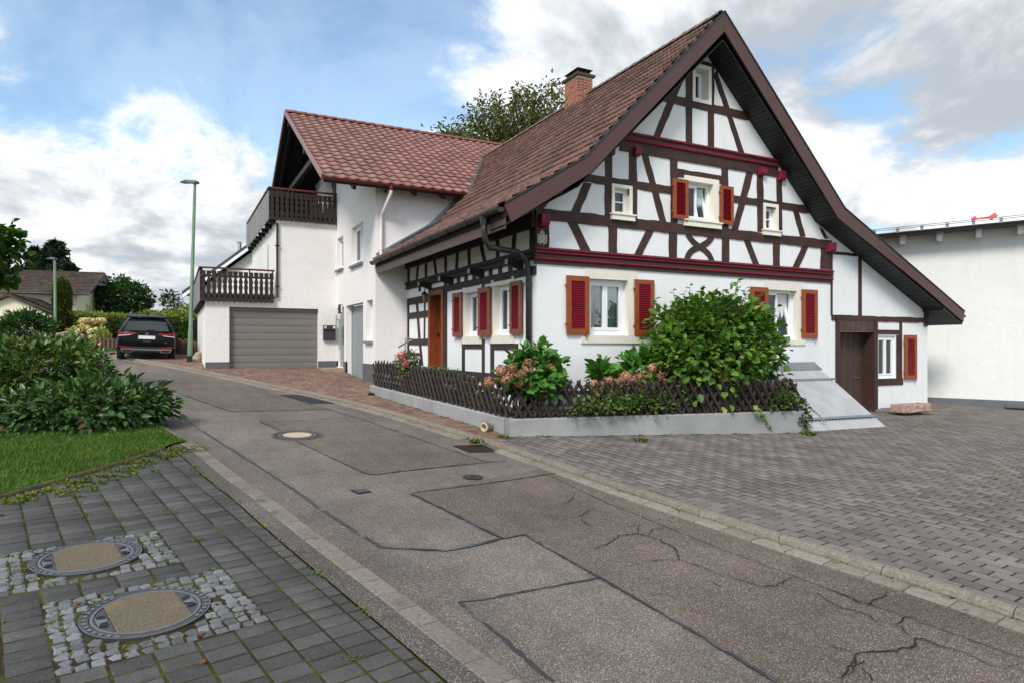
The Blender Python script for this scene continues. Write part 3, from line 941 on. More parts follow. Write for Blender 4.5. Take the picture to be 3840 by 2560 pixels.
# yard, right of the street
KR = xy(RKL.pts(-.08, .35, 0, 14))
KR2 = xy(RKL.pts(-.08, .35, 11, 42))
PLC = (5.03, 9.79); PLR = (10.85, 8.63); PLL = (4.26, 15.76)
cut_line = [(4.3, 9.62), (5.03, 9.74)]
yard_poly = [p for p in KR if p[1] < 9.5] + [(4.62, 9.52), PLC, PLR, (10.9, 10.46), (18.0, 10.46), (18.2, 13.5), (30, 13.5), (30, -3)]
yard = sheet('paved_yard', yard_poly, .0575, m_joint_yard, kind='structure')
YA = R(-83)
cells = bond(.209, .134, .016, -24, 6, -4, 26)
front_line = [PLC, (7, 9.40), (9, 9.0), PLR]
hatch_front = [(11.0, 8.82), (12, 8.78), (13.5, 8.72)]
pave(yard, 'paver', 'pavers', cells, YA, .062, m_pav_yard, [(KR, .0, -1)], lambda x, y: inpoly(x, y, yard_poly) and not (11.05 < x < 13.45 and y > 8.85), (.209, .134))
# red footway and garage forecourt
red_poly = [p for p in KR2 if 9.3 < p[1] < 30.6] + [(-.9, 31.0), (.3, 29.4), (.88, 28.6), (.88, 22.9), (5.0, 22.9), (5.0, 17.98), (5.9, 17.9), (5.9, 16), (4.3, 15.8), PLL, PLC, (4.62, 9.5)]
foot = sheet('footway', red_poly, .0575, m_joint_yard, kind='structure')
RA = R(-82)
cells = bond(.178, .084, .010, -40, -8, -2, 14)
pave(foot, 'paver', 'pavers', cells, RA, .062, m_pav_red, [(KR2, .0, -1)], lambda x, y: inpoly(x, y, red_poly) and y > 15.35 + (x - 3.4) * .5, (.178, .084))
cells = []
U_ = .094
for i in range(10, 110):
    for k in range(-90, 0):
        for (bx, by, tn) in ((1, .5, False), (2.5, 0, True)):
            u = bx + i + 4 * k; v = by + i
            if -200 < u < -60:
                cells.append((u * U_, v * U_, tn))
HA = R(-80)
pave(foot, 'paver', 'pavers', cells, HA, .062, m_pav_red, [(KR2, .0, -1)], lambda x, y: inpoly(x, y, red_poly) and 9.3 < y <= 15.35 + (x - 3.4) * .5, (.177, .083))
# lawn corner
lawn_poly = lawn_edge[2:] + [(.23 - .02, 10.72)] + xy([LKL.at(t, .19) for t in np.linspace(14.3, 33, 26)]) + [(-14, 27), (-14, 4), (-4.6, 3.9), (-3, 6.15)]
edging = struct('lawn_edging', MB().add([g3(*p, -.02) for p in [(-1.5, 8.2), (-1.45, 8.15), (-1.4, 8.25), (-1.45, 8.3)]], [(0, 1, 2, 3)]), m_joint_left)
LE = Line(lawn_edge); t = 0
while t < LE.len - .3:
    sweep(LE, t + .004, t + .45, [(-.035, -.05), (-.035, .06), (-.02, .078), (.02, .074), (.035, .05), (.035, -.05)], 2, 'edging_stone', m_edge, edging); t += .46
lawn = sheet('lawn', lawn_poly, .075, m_lawn, kind='structure')
# ------------------------------------------------------------------ half-timbered house
YG = 10.5; XS = 5.958; XR = 14.125; XE = 18.056; Y1 = 17.946
GP = Plane((0, YG, 0), (1, 0, 0), (0, -1, 0))          # gable, u = x
SP = Plane((XS, 0, 0), (0, -1, 0), (-1, 0, 0))         # long side, u = -y
house = thing('half_timbered_house', 'white half-timbered house with brown beams, red shutters and steep tiled gable roof', 'house', (10, 14, G(10, 14)))
YF = 9.91                                              # front of the verge
XA, ZA = 10.055, 6.84                                  # ridge
BL = (6.62, 3.39); EL = (5.0, 2.40); BR = (13.83, 3.165); ER = (18.70, .894)
def zr(x):
    P = [EL, BL, (XA, ZA), BR, ER]
    for a, b in zip(P, P[1:]):
        if x <= b[0]:
            break
    return a[1] + (b[1] - a[1]) * (x - a[0]) / (b[0] - a[0])
SOFF = [(EL[0], EL[1] - .36), (6.5, 2.86), (XA, 6.28), (13.56, 2.95), (17.92, .93), (ER[0], ER[1] - .30)]
# openings on the gable (u0,u1,v0,v1)
def rect(pl, zf, a, b):
    p = pl.px(*zf(*a)); q = pl.px(*zf(*b))
    return (min(p[0], q[0]), max(p[0], q[0]), min(p[1], q[1]), max(p[1], q[1]))
w_g1 = rect(GP, z6, (692, 770), (1020, 1248))            # ground floor, left
w_g2 = rect(GP, z7, (274, 604), (452, 905))            # ground floor, right
w_c = rect(GP, zB, (196, 520), (447, 940))             # middle, upper floor
w_sl = rect(GP, zA, (965, 672), (1140, 1000))          # small, left
w_sr = rect(GP, zB, (957, 770), (1062, 1020))          # small, right
w_top = rect(GP, zC, (970, 262), (1150, 722))          # attic
w_ext = rect(GP, zE, (842, 462), (1040, 915))          # extension
d_ext = (GP.px(*zE(420, 700))[0], GP.px(*zE(800, 700))[0], G(15.1, YG) + .02, GP.px(*zE(600, 420))[1])
gb = G(XS, YG) - .3
inset = .14
outer = [(XS, gb), (XE, G(XE, YG) - .3), (XE, zr(XE) - .15), (BR[0], BR[1] - inset), (XA, ZA - .2), (BL[0], BL[1] - inset), (XS, zr(XS) - inset)]
mb = MB(); GP.sheet(mb, outer, [w_g1, w_g2, w_c, w_sl, w_sr, w_top, w_ext, d_ext], .28)
mb.build('gable_wall', m_plaster, house)
# ---- windows
def window(pl, r_, depth, parent, fw=.055, mull=1, bars=0, curtain=None, tilt=0, mat_=None, side_shift=0, name='window'):
    """white casement set back in its opening; sub-parts: pane, curtain, interior"""
    u0, u1, v0, v1 = r_
    mat_ = mat_ or m_white
    mb = MB(); u0 += .003; u1 -= .003; v0 += .003; v1 -= .003
    d1 = -depth; d0 = d1 - .06
    pl.box(mb, u0, u0 + fw, v0, v1, d0, d1); pl.box(mb, u1 - fw, u1, v0, v1, d0, d1)
    pl.box(mb, u0 + fw, u1 - fw, v1 - fw, v1, d0, d1); pl.box(mb, u0 + fw, u1 - fw, v0, v0 + fw * 1.3, d0, d1)
    uu0, uu1, vv0, vv1 = u0 + fw, u1 - fw, v0 + fw * 1.3, v1 - fw
    n = mull + 1; wd = (uu1 - uu0) / n
    sf = fw * .8
    panes = []
    for i in range(n):                                # sashes stand a little proud of the frame
        a, b = uu0 + wd * i, uu0 + wd * (i + 1)
        sd0, sd1 = d0 + .012, d1 + .012
        def lean(v):
            return tilt * (v - vv0) / (vv1 - vv0) if tilt and i == n - 1 or tilt and n == 1 else 0
        def bx(x0, x1, y0, y1, e0, e1):
            P = []
            for e in (e0, e1):
                for (x, y) in ((x0, y0), (x1, y0), (x1, y1), (x0, y1)):
                    P.append(pl.at(x, y, e - lean(y)))
            mb.add(P, [(3, 2, 1, 0), (4, 5, 6, 7), (0, 1, 5, 4), (1, 2, 6, 5), (2, 3, 7, 6), (3, 0, 4, 7)])
        bx(a + .002, a + sf, vv0, vv1, sd0, sd1); bx(b - sf, b - .002, vv0, vv1, sd0, sd1)
        bx(a + sf, b - sf, vv1 - sf, vv1, sd0, sd1); bx(a + sf, b - sf, vv0, vv0 + sf, sd0, sd1)
        for k in range(bars):
            y = vv0 + sf + (vv1 - vv0 - 2 * sf) * (k + 1) / (bars + 1)
            bx(a + sf, b - sf, y - .012, y + .012, sd0 + .01, sd1 - .004)
        P = [pl.at(x, y, sd0 + .02 - lean(y)) for (x, y) in ((a + sf, vv0 + sf), (b - sf, vv0 + sf), (b - sf, vv1 - sf), (a + sf, vv1 - sf))]
        panes.append(P)
    o = mb.build(name, mat_, parent)
    for P in panes:
        MB().prism(P, pl.N * .006).build('pane', m_glass, o)
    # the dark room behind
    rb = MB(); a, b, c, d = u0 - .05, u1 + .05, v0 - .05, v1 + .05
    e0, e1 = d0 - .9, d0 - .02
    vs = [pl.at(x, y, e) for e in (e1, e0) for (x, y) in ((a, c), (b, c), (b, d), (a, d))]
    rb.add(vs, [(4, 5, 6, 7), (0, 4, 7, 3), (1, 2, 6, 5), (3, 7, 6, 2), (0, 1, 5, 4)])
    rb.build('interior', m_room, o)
    if curtain:
        cm, cuts = curtain
        for (a0, b0, a1, b1) in cuts:                 # top span and bottom span, as shares of the width
            nn = 26; vs = []
            for i in range(nn + 1):
                k = i / nn
                for lv in range(5):
                    f = lv / 4
                    s0 = a0 + (a1 - a0) * f ** .6; s1 = b0 + (b1 - b0) * f ** .6
                    x = uu0 + (uu1 - uu0) * (s0 + (s1 - s0) * k)
                    vs.append(pl.at(x, vv1 - (vv1 - vv0) * f, d0 - .035 + .014 * math.sin(k * 40 + f * 2) + .007 * math.sin(k * 91)))
            MB().add(vs, [(i * 5 + j, (i + 1) * 5 + j, (i + 1) * 5 + j + 1, i * 5 + j + 1) for i in range(nn) for j in range(4)]).build('curtain', cm, o, True)
    return o
def casing(pl, r_, parent, wl, wr, wt, wb, m, proud=.03, sill=0, reveal=True):
    u0, u1, v0, v1 = r_
    mb = MB(); u0 += .005; u1 -= .005; v1 -= .005; v0 += .005 * bool(wb)
    pl.box(mb, u0 - wl, u0, v0 - wb, v1 + wt, -.10, proud); pl.box(mb, u1, u1 + wr, v0 - wb, v1 + wt, -.10, proud)
    pl.box(mb, u0, u1, v1, v1 + wt, -.10, proud - .001)
    if wb:
        pl.box(mb, u0, u1, v0 - wb, v0, -.10, proud - .001)
    o = mb.build('casing', m, parent)
    if sill:
        mb = MB()
        pl.box(mb, u0 - wl - .03, u1 + wr + .03, v0 - sill, v0 + .004, -.05, proud + .05)
        pl.box(mb, u0 - wl - .05, u1 + wr + .05, v0 - .012, v0 + .016, -.04, proud + .075)
        mb.build('sill', m, parent)
    return o
slat_cache = {}
def shutter(pl, r_, parent, mf, ms=None, d0=.03, th=.035, nsl=26, split=False):
    """frame of four boards (mesh) with its slats as sub-parts"""
    u0, u1, v0, v1 = r_
    wdt = u1 - u0; st = wdt * .20; rl = wdt * .19
    mb = MB()
    pl.box(mb, u0, u0 + st, v0, v1, d0, d0 + th); pl.box(mb, u1 - st, u1, v0, v1, d0, d0 + th)
    pl.box(mb, u0 + st, u1 - st, v1 - rl, v1, d0, d0 + th - .001); pl.box(mb, u0 + st, u1 - st, v0, v0 + rl * 1.1, d0, d0 + th - .001)
    o = mb.build('shutter', mf, parent)
    a, b = u0 + st, u1 - st; c, d = v0 + rl * 1.1, v1 - rl
    mb = MB(); pl.box(mb, a, b, c, d, d0 + .002, d0 + .006); mb.build('shutter_back', ms or m_slat, o)
    h = (d - c) / nsl
    me = MB()
    pts = [(.016, -h * .02), (.024, h * .06), (.007, h * .86), (0, h * .78)]     # slanted slat in (d, v)
    vs = [pl.U * x + pl.N * p[0] + pl.V * p[1] for x in (0, b - a) for p in pts]
    me.add(vs, [(0, 1, 5, 4), (1, 2, 6, 5), (2, 3, 7, 6), (3, 0, 4, 7), (0, 3, 2, 1), (4, 5, 6, 7)])
    me = me.mesh('slat')
    for i in range(nsl):
        obj('slat', me, ms or m_slat, o, Matrix.Translation(pl.at(a, c + h * (i + .12), d0 + .008)))
    for v in (v0 + (v1 - v0) * .17, v0 + (v1 - v0) * .83):
        mb = MB(); pl.box(mb, u0 - .035, u0 + .02, v - .018, v + .018, d0 + th * .2, d0 + th + .006); mb.build('hinge', mf, o)
    mb = MB(); pl.box(mb, u0 + wdt * .8, u0 + wdt * .88, v0 - .05, v0 + .01, d0 + th, d0 + th + .02); mb.build('hook', mf, o)
    return o
C_M = (m_curtain, [(0, .52, -.02, .18), (.30, 1.02, .30, 1.02)])
window(GP, w_g1, .14, house, .07, 1, 0, (m_curtain, [(0, .46, 0, .10), (.22, .5, .32, .5), (.5, 1, .5, 1)]))
casing(GP, w_g1, house, .11, .22, .24, 0, m_stone, .012)
mb = MB(); GP.box(mb, *rect(GP, z6, (622, 1249), (1110, 1315)), -.05, .035); mb.build('sill', m_stone, house)
shutter(GP, rect(GP, z6, (492, 748), (680, 1242)), house, m_orange)
shutter(GP, rect(GP, z6, (1064, 781), (1224, 1249)), house, m_orange)
window(GP, w_g2, .14, house, .06, 1, 0, (m_lace, [(.1, 1, .1, 1)]), .14)
casing(GP, w_g2, house, .1, .20, .22, 0, m_stone, .012)
mb = MB(); a_ = rect(GP, z7, (240, 900), (497, 930)); GP.box(mb, *a_, -.05, .03); mb.build('sill', m_stone, house)
shutter(GP, rect(GP, z7, (170, 590), (272, 876)), house, m_orange)
shutter(GP, rect(GP, z7, (473, 605), (562, 889)), house, m_orange)
window(GP, w_c, .10, house, .06, 1, 0, (m_curtain, [(.5, .95, .5, .95)]), .14)
casing(GP, w_c, house, .09, .16, .11, 0, m_cream, .045, .12)
shutter(GP, rect(GP, zB, (40, 500), (186, 910)), house, m_orange, d0=.055)
shutter(GP, rect(GP, zB, (500, 571), (628, 958)), house, m_orange, d0=.055)
window(GP, w_sl, .09, house, .04, 0, 1, (m_lace, [(0, 1, 0, 1)]))
casing(GP, w_sl, house, .065, .065, .065, 0, m_cream, .045, .11)
window(GP, w_sr, .09, house, .04, 0, 1, (m_lace, [(0, 1, 0, 1)]))
casing(GP, w_sr, house, .065, .075, .075, 0, m_cream, .045, .11)
window(GP, w_top, .16, house, .05, 0, 0)
casing(GP, w_top, house, .075, .085, .085, .075, m_cream, .045)
window(GP, w_ext, .05, house, .055, 1, 0)
shutter(GP, rect(GP, zE, (1122, 453), (1250, 926)), house, m_orange)
# ---- gable timbers, traced quad by quad
def wavy(P, j=.006, step=.16):
    out_ = []
    for a, b in zip(P, P[1:] + P[:1]):
        l_ = math.hypot(b[0] - a[0], b[1] - a[1]); n = max(1, int(l_ / step))
        nx, ny = (-(b[1] - a[1]) / (l_ + 1e-9), (b[0] - a[0]) / (l_ + 1e-9))
        for k in range(n):
            o_ = random.gauss(0, j) if k else 0
            out_.append((a[0] + (b[0] - a[0]) * k / n + nx * o_, a[1] + (b[1] - a[1]) * k / n + ny * o_))
    return out_
def beam(zf, q, d=.018, m=None, name='timber', pl=GP):
    mb = MB(); pl.poly(mb, wavy(pl.pts(zf, q)), -.03, d); return mb.build(name, m or m_timber, house)
def hb(v0, v1, u0, u1, d=.022, m=None, name='timber', pl=GP):
    mb = MB(); pl.poly(mb, wavy([(u0, v0), (u1, v0), (u1, v1), (u0, v1)]) if u1 - u0 > .1 else [(u0, v0), (u1, v0), (u1, v1), (u0, v1)], -.03, d); return mb.build(name, m or m_timber, house)
gz = lambda zf, x, y: GP.px(*zf(x, y))
L1t, L1b = gz(zA, 500, 950)[1], gz(zA, 500, 1076)[1]
L2t, L2b = gz(zA, 870, 556)[1], gz(zA, 870, 648)[1]
L4t, L4b = gz(zC, 855, 676)[1], gz(zC, 855, 785)[1]
K2t, K2b = gz(zC, 650, 1228)[1], gz(zC, 650, 1490)[1]
K1t, K1b = gz(zA, 240, 1358)[1], gz(zA, 240, 1545)[1]
hb(L1b, L1t, XS - .03, XR + .01, .028)
xl2 = lambda z: BL[0] + (z - BL[1]) if z > BL[1] else EL[0] + (z - EL[1]) / .605
hb(L2b, L2t, xl2(L2b) + .4, w_sl[0] - .2, .021); hb(L2b, L2t, w_sl[0] - .2, gz(zA, 1612, 700)[0], .021)
hb(L2b, L2t, gz(zB, 625, 700)[0], XR - .6 + .75, .021)
wl_at = lambda z, k=-1: XA + k * ((6.28 - z) + .22)
hb(L4b, L4t, wl_at(L4t), wl_at(L4t, 1), .021)
hb(gz(zC, 1085, 240)[1] - .01, gz(zC, 1085, 182)[1], XA - .6, XA + .62, .024)
for q in ([(440, 1066), (555, 1083), (712, 1402), (595, 1392)], [(1335, 1158), (1422, 1166), (1282, 1447), (1197, 1440)],
          [(627, 618), (720, 630), (580, 965), (484, 953)], [(1280, 295), (1357, 310), (1564, 1075), (1490, 1065)]):
    beam(zA, q, .014)
for q in ([(905, 1108), (1002, 1118), (1002, 1425), (910, 1415)], [(870, 318), (948, 318), (948, 1000), (866, 992)], [(1140, 265), (1224, 280), (1230, 1035), (1140, 1030)],
          [(1593, 1180), (1680, 1190), (1678, 1480), (1593, 1472)], [(1605, 345), (1686, 360), (1686, 1080), (1610, 1075)]):
    beam(zA, q, .019)
beam(zA, [(170, 922), (330, 742), (300, 735), (60, 925)], .012)
for q in ([(750, 1092), (812, 1100), (906, 1345), (845, 1340)], [(1330, 1148), (1393, 1153), (1292, 1370), (1233, 1365)], [(785, 420), (850, 430), (695, 1003), (638, 998)],
          [(1231, 796), (1283, 803), (1358, 1068), (1305, 1063)], [(1495, 968), (1532, 1002), (1582, 1088), (1545, 1084)]):
    beam(zB, q, .014)
for q in ([(540, 1075), (608, 1082), (607, 1325), (540, 1318)], [(1042, 1120), (1104, 1126), (1103, 1358), (1041, 1353)], [(1507, 1156), (1600, 1162), (1600, 1390), (1503, 1382)],
          [(535, 376), (597, 386), (600, 1000), (535, 985)], [(882, 440), (943, 450), (943, 1020), (888, 1018)], [(1072, 500), (1125, 510), (1128, 1050), (1090, 1046)]):
    beam(zB, q, .019)
hb(gz(zB, 300, 512)[1], gz(zB, 300, 432)[1], gz(zB, 100, 450)[0], gz(zB, 540, 450)[0], .016)
for q in ([(855, 270), (940, 250), (940, 1272), (860, 1262)], [(1153, 830), (1232, 850), (1232, 1332), (1155, 1318)], [(1187, 262), (1234, 285), (1234, 870), (1187, 860)]):
    beam(zC, q, .019)
for q in ([(745, 380), (850, 380), (510, 1203), (427, 1188)], [(1230, 375), (1270, 290), (1637, 1403), (1560, 1388)]):
    beam(zC, q, .014)
# curved St Andrew's cross
def arcbeam(zf, c, wd, d):
    P = [Vector((*GP.px(*zf(*p)), 0)) for p in c]
    Q = []
    for i in range(len(P) - 1):
        a, b, e, f = P[max(i - 1, 0)], P[i], P[i + 1], P[min(i + 2, len(P) - 1)]
        for k in range(4):
            t = k / 4
            Q.append(.5 * ((2 * b) + (e - a) * t + (2 * a - 5 * b + 4 * e - f) * t * t + (3 * b - a - 3 * e + f) * t ** 3))
    Q.append(P[-1]); l_ = []; r_ = []
    for i, p in enumerate(Q):
        dd = (Q[min(i + 1, len(Q) - 1)] - Q[max(i - 1, 0)]).normalized(); n_ = Vector((-dd.y, dd.x, 0))
        l_.append(p + n_ * wd / 2); r_.append(p - n_ * wd / 2)
    mb = MB()
    for i in range(len(Q) - 1):
        GP.poly(mb, [(q.x, q.y) for q in (l_[i], r_[i], r_[i + 1], l_[i + 1])], -.03, d)
    mb.build('curved_brace', m_timber, house)
arcbeam(zB, [(200, 1042), (245, 1105), (300, 1155), (365, 1198), (415, 1250), (445, 1316)], .135, .013)
arcbeam(zB, [(445, 1068), (400, 1122), (330, 1165), (260, 1195), (215, 1240), (196, 1292)], .135, .017)
# corner post with carved board
post_r = gz(zA, 232, 1200)[0]
hb(K1t - .02, L1b + .01, XS - .03, post_r, .019)
hb(K1t, gz(zA, 232, 1062)[1], post_r, post_r + .001, .019)
# moulded string courses
def course(v0, v1, bands, u0, u1, pl=GP, mm=m_timber, mr=m_red):
    H = v1 - v0
    for a, b, d, red in bands:
        mb = MB()
        y0, y1 = v1 - H * b, v1 - H * a
        if red:                                      # half-round torus
            n = 7; pts = [(pl_d, y) for pl_d, y in ((-.03, y0),)]
            prof_ = [(-.03, y0)] + [(d - .022 + .022 * math.sin(math.pi * i / n), y0 + (y1 - y0) * i / n) for i in range(n + 1)] + [(-.03, y1)]
            k = len(prof_)
            vs = [pl.at(u, v, dd) for u in (u0, u1) for dd, v in prof_]
            mb.add(vs, [(i, (i + 1) % k, k + (i + 1) % k, k + i) for i in range(k)][::1] + [tuple(range(k - 1, -1, -1)), tuple(range(k, 2 * k))])
        else:
            pl.box(mb, u0, u1, y0, y1, -.03, d)
        mb.build('moulding', mr if red else mm, house)
bands1 = [(0, .06, .05, 0), (.06, .19, .095, 1), (.19, .27, .06, 0), (.27, .38, .085, 1), (.38, .46, .035, 0), (.46, .63, .05, 0), (.63, .77, .075, 1), (.77, .82, .025, 0), (.82, 1.0, .035, 0)]
course(K1b, K1t, bands1, XS - .05, XR + .02)
bands2 = [(0, .05, .04, 0), (.05, .17, .085, 1), (.17, .33, .045, 0), (.33, .47, .075, 1), (.47, 1, .028, 0)]
course(K2b, K2t, bands2, wl_at(K2t) + .02, wl_at(K2t, 1) - .02)
# beam ends, red painted heads
def beam_end(zf, a, b, prot=.16, m=m_redend, pl=GP):
    u0, u1, v0, v1 = rect(pl, zf, a, b)
    mb = MB()
    vs = [pl.at(u, v, d) for u in (u0, u1) for (d, v) in ((0, v0), (prot * .75, v0), (prot, v0 + (v1 - v0) * .25), (prot, v1), (0, v1))]
    mb.add(vs, [(0, 1, 6, 5), (1, 2, 7, 6), (2, 3, 8, 7), (3, 4, 9, 8), (4, 3, 2, 1, 0), (5, 6, 7, 8, 9), (0, 5, 9, 4)])
    mb.build('beam_end', m, house)
beam_end(zA, (112, 985), (200, 1125)); beam_end(zA, (1180, 228), (1240, 332), .12); beam_end(zA, (905, 225), (948, 322), .12)
beam_end(zB, (890, 398), (943, 475), .12); beam_end(zB, (1084, 428), (1132, 525), .12); beam_end(zB, (1558, 1130), (1608, 1225), .16)
# inscription board
ib = rect(GP, zA, (86, 1135), (222, 1358))
mb = MB(); GP.box(mb, ib[0], ib[1], ib[2], ib[3], 0, .022); board = mb.build('inscription_board', m_dark, house)
mb = MB()
for a in ((ib[0], ib[0] + .016), (ib[1] - .016, ib[1])):
    GP.box(mb, a[0], a[1], ib[2], ib[3], .02, .036)
GP.box(mb, ib[0] + .016, ib[1] - .016, ib[3] - .016, ib[3], .02, .035)
mb.build('board_frame', m_timber, board)
def text_mesh(s, size, extr=.003, flip=False):
    cu = bpy.data.curves.new('lettering', 'FONT'); cu.body = s; cu.size = size; cu.extrude = extr
    cu.align_x = 'CENTER'; cu.resolution_u = 2
    o = bpy.data.objects.new('lettering', cu); C.objects.link(o)
    dg = bpy.context.evaluated_depsgraph_get()
    me = bpy.data.meshes.new_from_object(o.evaluated_get(dg))
    bpy.data.objects.remove(o); bpy.data.curves.remove(cu)
    return me
def put_text(s, pl, u, v, d, size, m, parent, wide=1.0, name='lettering'):
    me = text_mesh(s, size)
    mx = Matrix((pl.U * wide, pl.V, pl.N)).transposed().to_4x4(); mx.translation = pl.at(u, v, d)
    return obj(name, me, m, parent, mx)
iu = (ib[0] + ib[1]) / 2; ih = ib[3] - ib[2]; iw = ib[1] - ib[0]
put_text('IH2', GP, iu, ib[2] + ih * .70, .026, ih * .20, m_letter, board, .95)
put_text('GEORG', GP, iu, ib[2] + ih * .54, .026, ih * .135, m_letter, board, .92)
put_text('VSSOZEIH', GP, iu, ib[2] + ih * .40, .026, ih * .135, m_letter, board, .66)
put_text('RAPPEE2', GP, iu, ib[2] + ih * .26, .026, ih * .135, m_letter, board, .70)
mb = MB(); li = .004
for k in (.52, .38, .245, .655):
    GP.box(mb, iu - iw * .36, iu + iw * .36, ib[2] + ih * k - li, ib[2] + ih * k + li * .5, .024, .029)
for k in (-.36, .36):
    GP.box(mb, iu + iw * k - .004, iu + iw * k + .004, ib[2] + ih * .245, ib[2] + ih * .70, .024, .030)
GP.box(mb, iu - .003, iu + .003, ib[2] + ih * .84, ib[2] + ih * .96, .024, .029); GP.box(mb, iu - .016, iu + .016, ib[2] + ih * .91, ib[2] + ih * .925, .024, .0285)
mb.tube([GP.at(iu + iw * a, ib[2] + ih * b, .026) for a, b in ((-.36, .24), (-.25, .20), (-.1, .17), (-.08, .12), (-.14, .12))], .004, 5)
mb.tube([GP.at(iu + iw * a, ib[2] + ih * b, .026) for a, b in ((.36, .24), (.25, .20), (.1, .17), (.08, .12), (.14, .12))], .004, 5)
mb.build('scrollwork', m_letter, board)
# ---- extension timbers and shed door
def er(a, b):
    return rect(GP, zE, a, b)
def eb(a, b, d=.022, m=None):
    u0, u1, v0, v1 = er(a, b); mb = MB(); GP.box(mb, u0, u1, v0, v1, -.03, d); mb.build('timber', m or m_timber, house)
lt, lb = GP.px(*zE(840, 250))[1], GP.px(*zE(840, 306))[1]
hb(lb, lt, GP.px(*zE(340, 260))[0], XE + .004, .026)
eb((633, -400), (667, 250), .018); eb((332, -500), (345, 240), .03)
hb(gz(z7, 720, 404)[1], gz(z7, 720, 386)[1], XR + .03, GP.px(*z7(800, 400))[0], .018)
eb((845, 396), (1082, 447), .021); eb((1080, 308), (1106, 990), .019); eb((1046, 455), (1080, 930), .014); eb((838, 926), (1116, 988), .023)
eb((1345, 200), (1382, 362), .03)
porch = MB()
jl = er((383, 252), (418, 1345)); jr = er((800, 262), (836, 1345)); zb = G(15, YG)
GP.box(porch, jl[0], jl[1] + .008, zb - .05, jl[3], -.25, .035); porch.build('door_post', m_timber, house); porch = MB(); GP.box(porch, jr[0] - .008, jr[1], zb - .05, jr[3], -.38, .035)
porch.build('door_post', m_timber, house)
hd = er((418, 256), (800, 420)); n = 11
for i in range(n):
    mb = MB(); a = hd[0] + (hd[1] - hd[0]) * i / n; GP.box(mb, a + .003, hd[0] + (hd[1] - hd[0]) * (i + 1) / n - .003, hd[2], hd[3], -.06, .018 + .004 * (i % 2)); mb.build('header_board', m_shed, house)
dm = MB(); GP.box(dm, d_ext[0], d_ext[1], zb, d_ext[3] + .1, -.36, -.33); door = dm.build('shed_door', m_dark, house)
n = 12
for i in range(n):
    a = d_ext[0] + (d_ext[1] - d_ext[0]) * i / n; mb = MB()
    GP.box(mb, a + .004, d_ext[0] + (d_ext[1] - d_ext[0]) * (i + 1) / n - .004, zb + .01, d_ext[3] + .05, -.33, -.305 + .006 * (i % 2)); mb.build('door_board', m_shed, door)
mb = MB(); h_ = GP.px(*zE(600, 911), -.3); mb.tube([GP.at(h_[0] - .02, h_[1], -.3), GP.at(h_[0] - .02, h_[1], -.25), GP.at(h_[0] + .10, h_[1] + .005, -.25)], .012, 6); mb.build('door_handle', m_steel, door)
mb = MB(); GP.box(mb, d_ext[1] - .001, d_ext[1] + .02, zb, d_ext[3], -.34, -.281); GP.box(mb, d_ext[0] - .02, d_ext[0] + .001, zb, d_ext[3], -.34, -.281); mb.build('door_reveal', m_dark, house)
# ---- long side wall
u_ = lambda y: -y
sd_win = [rect(SP, zD, (752, 790), (920, 1335)), rect(SP, zD, (1112, 715), (1335, 1322))]
def srect(zf, a, b):
    return rect(SP, zf, a, b)
def sv(zf, x, y):
    return SP.px(*zf(x, y))
# windows by their left edge / right edge on the wall, heights level
def sw(zf, xl, xr, yt_at, yb_at):
    ul = sv(zf, xl, 1000)[0]; ur = sv(zf, xr, 1000)[0]
    return (ul, ur, sv(zf, *yb_at)[1], sv(zf, *yt_at)[1])
w_s1 = sw(zD, 755, 945, (755, 800), (755, 1340)); w_s2 = sw(zD, 1118, 1345, (1118, 712), (1118, 1325))
d_s = (-16.05, -15.23, sv(zD, 900, 1568)[1] - .35, sv(zD, 330, 835)[1])
zeave = 2.75
outer = [(-Y1 - .0, G(XS, Y1) - .3), (-YG - .281, gb), (-YG - .281, zeave), (-Y1, zeave)]
mb = MB(); SP.sheet(mb, outer, [w_s1, w_s2, d_s], .28); mb.build('side_wall', m_panel, house)
for w_ in (w_s1, w_s2):
    window(SP, w_, .12, house, .055, 1, 0, (m_lace, [(0, .4, 0, .4), (.6, 1, .6, 1)]))
    casing(SP, w_, house, .13, .10, .13, 0, m_stone, .03)
    mb = MB(); SP.box(mb, w_[0] - .13, w_[1] + .10, w_[2] - .17, w_[2] - .001, -.05, .045); mb.build('sill', m_stone, house)
def sshut(xl, xr, yt, yb, d0=.055):
    ul = SP.px(*zD(xl, 1000), d0)[0]; ur = SP.px(*zD(xr, 1000), d0)[0]
    shutter(SP, (ul, ur, SP.px(*zD(xl, yb), d0)[1], SP.px(*zD(xl, yt), d0)[1]), house, m_brownsh, None, d0)
sshut(603, 712, 806, 1345); sshut(920, 1068, 742, 1335, .075); sshut(1320, 1460, 664, 1312)
# frieze under the eaves
F0 = sv(zD, 805, 465)[1]                      # bottom of the panels
F1 = sv(zD, 805, 262)[1]
mb = MB(); SP.box(mb, -Y1 + .002, -YG - .01, F1 + .02, zeave, -.02, .10); mb.build('wall_plate', m_dark, house)
def sbeam(x0, y0, x1, y1, wd, d=.02, m=None, name='timber'):
    a = sv(zD, x0, y0); b = sv(zD, x1, y1)
    mb = MB(); SP.poly(mb, [(a[0] - wd / 2, a[1]), (b[0] - wd / 2, b[1]), (b[0] + wd / 2, b[1]), (a[0] + wd / 2, a[1])], -.03, d); mb.build(name, m or m_dark, house)
for x0, x1 in ((163, 143), (262, 260), (365, 392), (508, 508), (657, 643), (798, 806), (950, 1000), (1157, 1160), (1372, 1350)):
    a = sv(zD, x0, 400)[0]; b = sv(zD, x1, 400)[0]; mb = MB()
    SP.poly(mb, [(b - .07, F0 - .02), (b + .07, F0 - .02), (a + .07, F1 + .04), (a - .07, F1 + .04)], -.03, .02); mb.build('timber', m_dark, house)
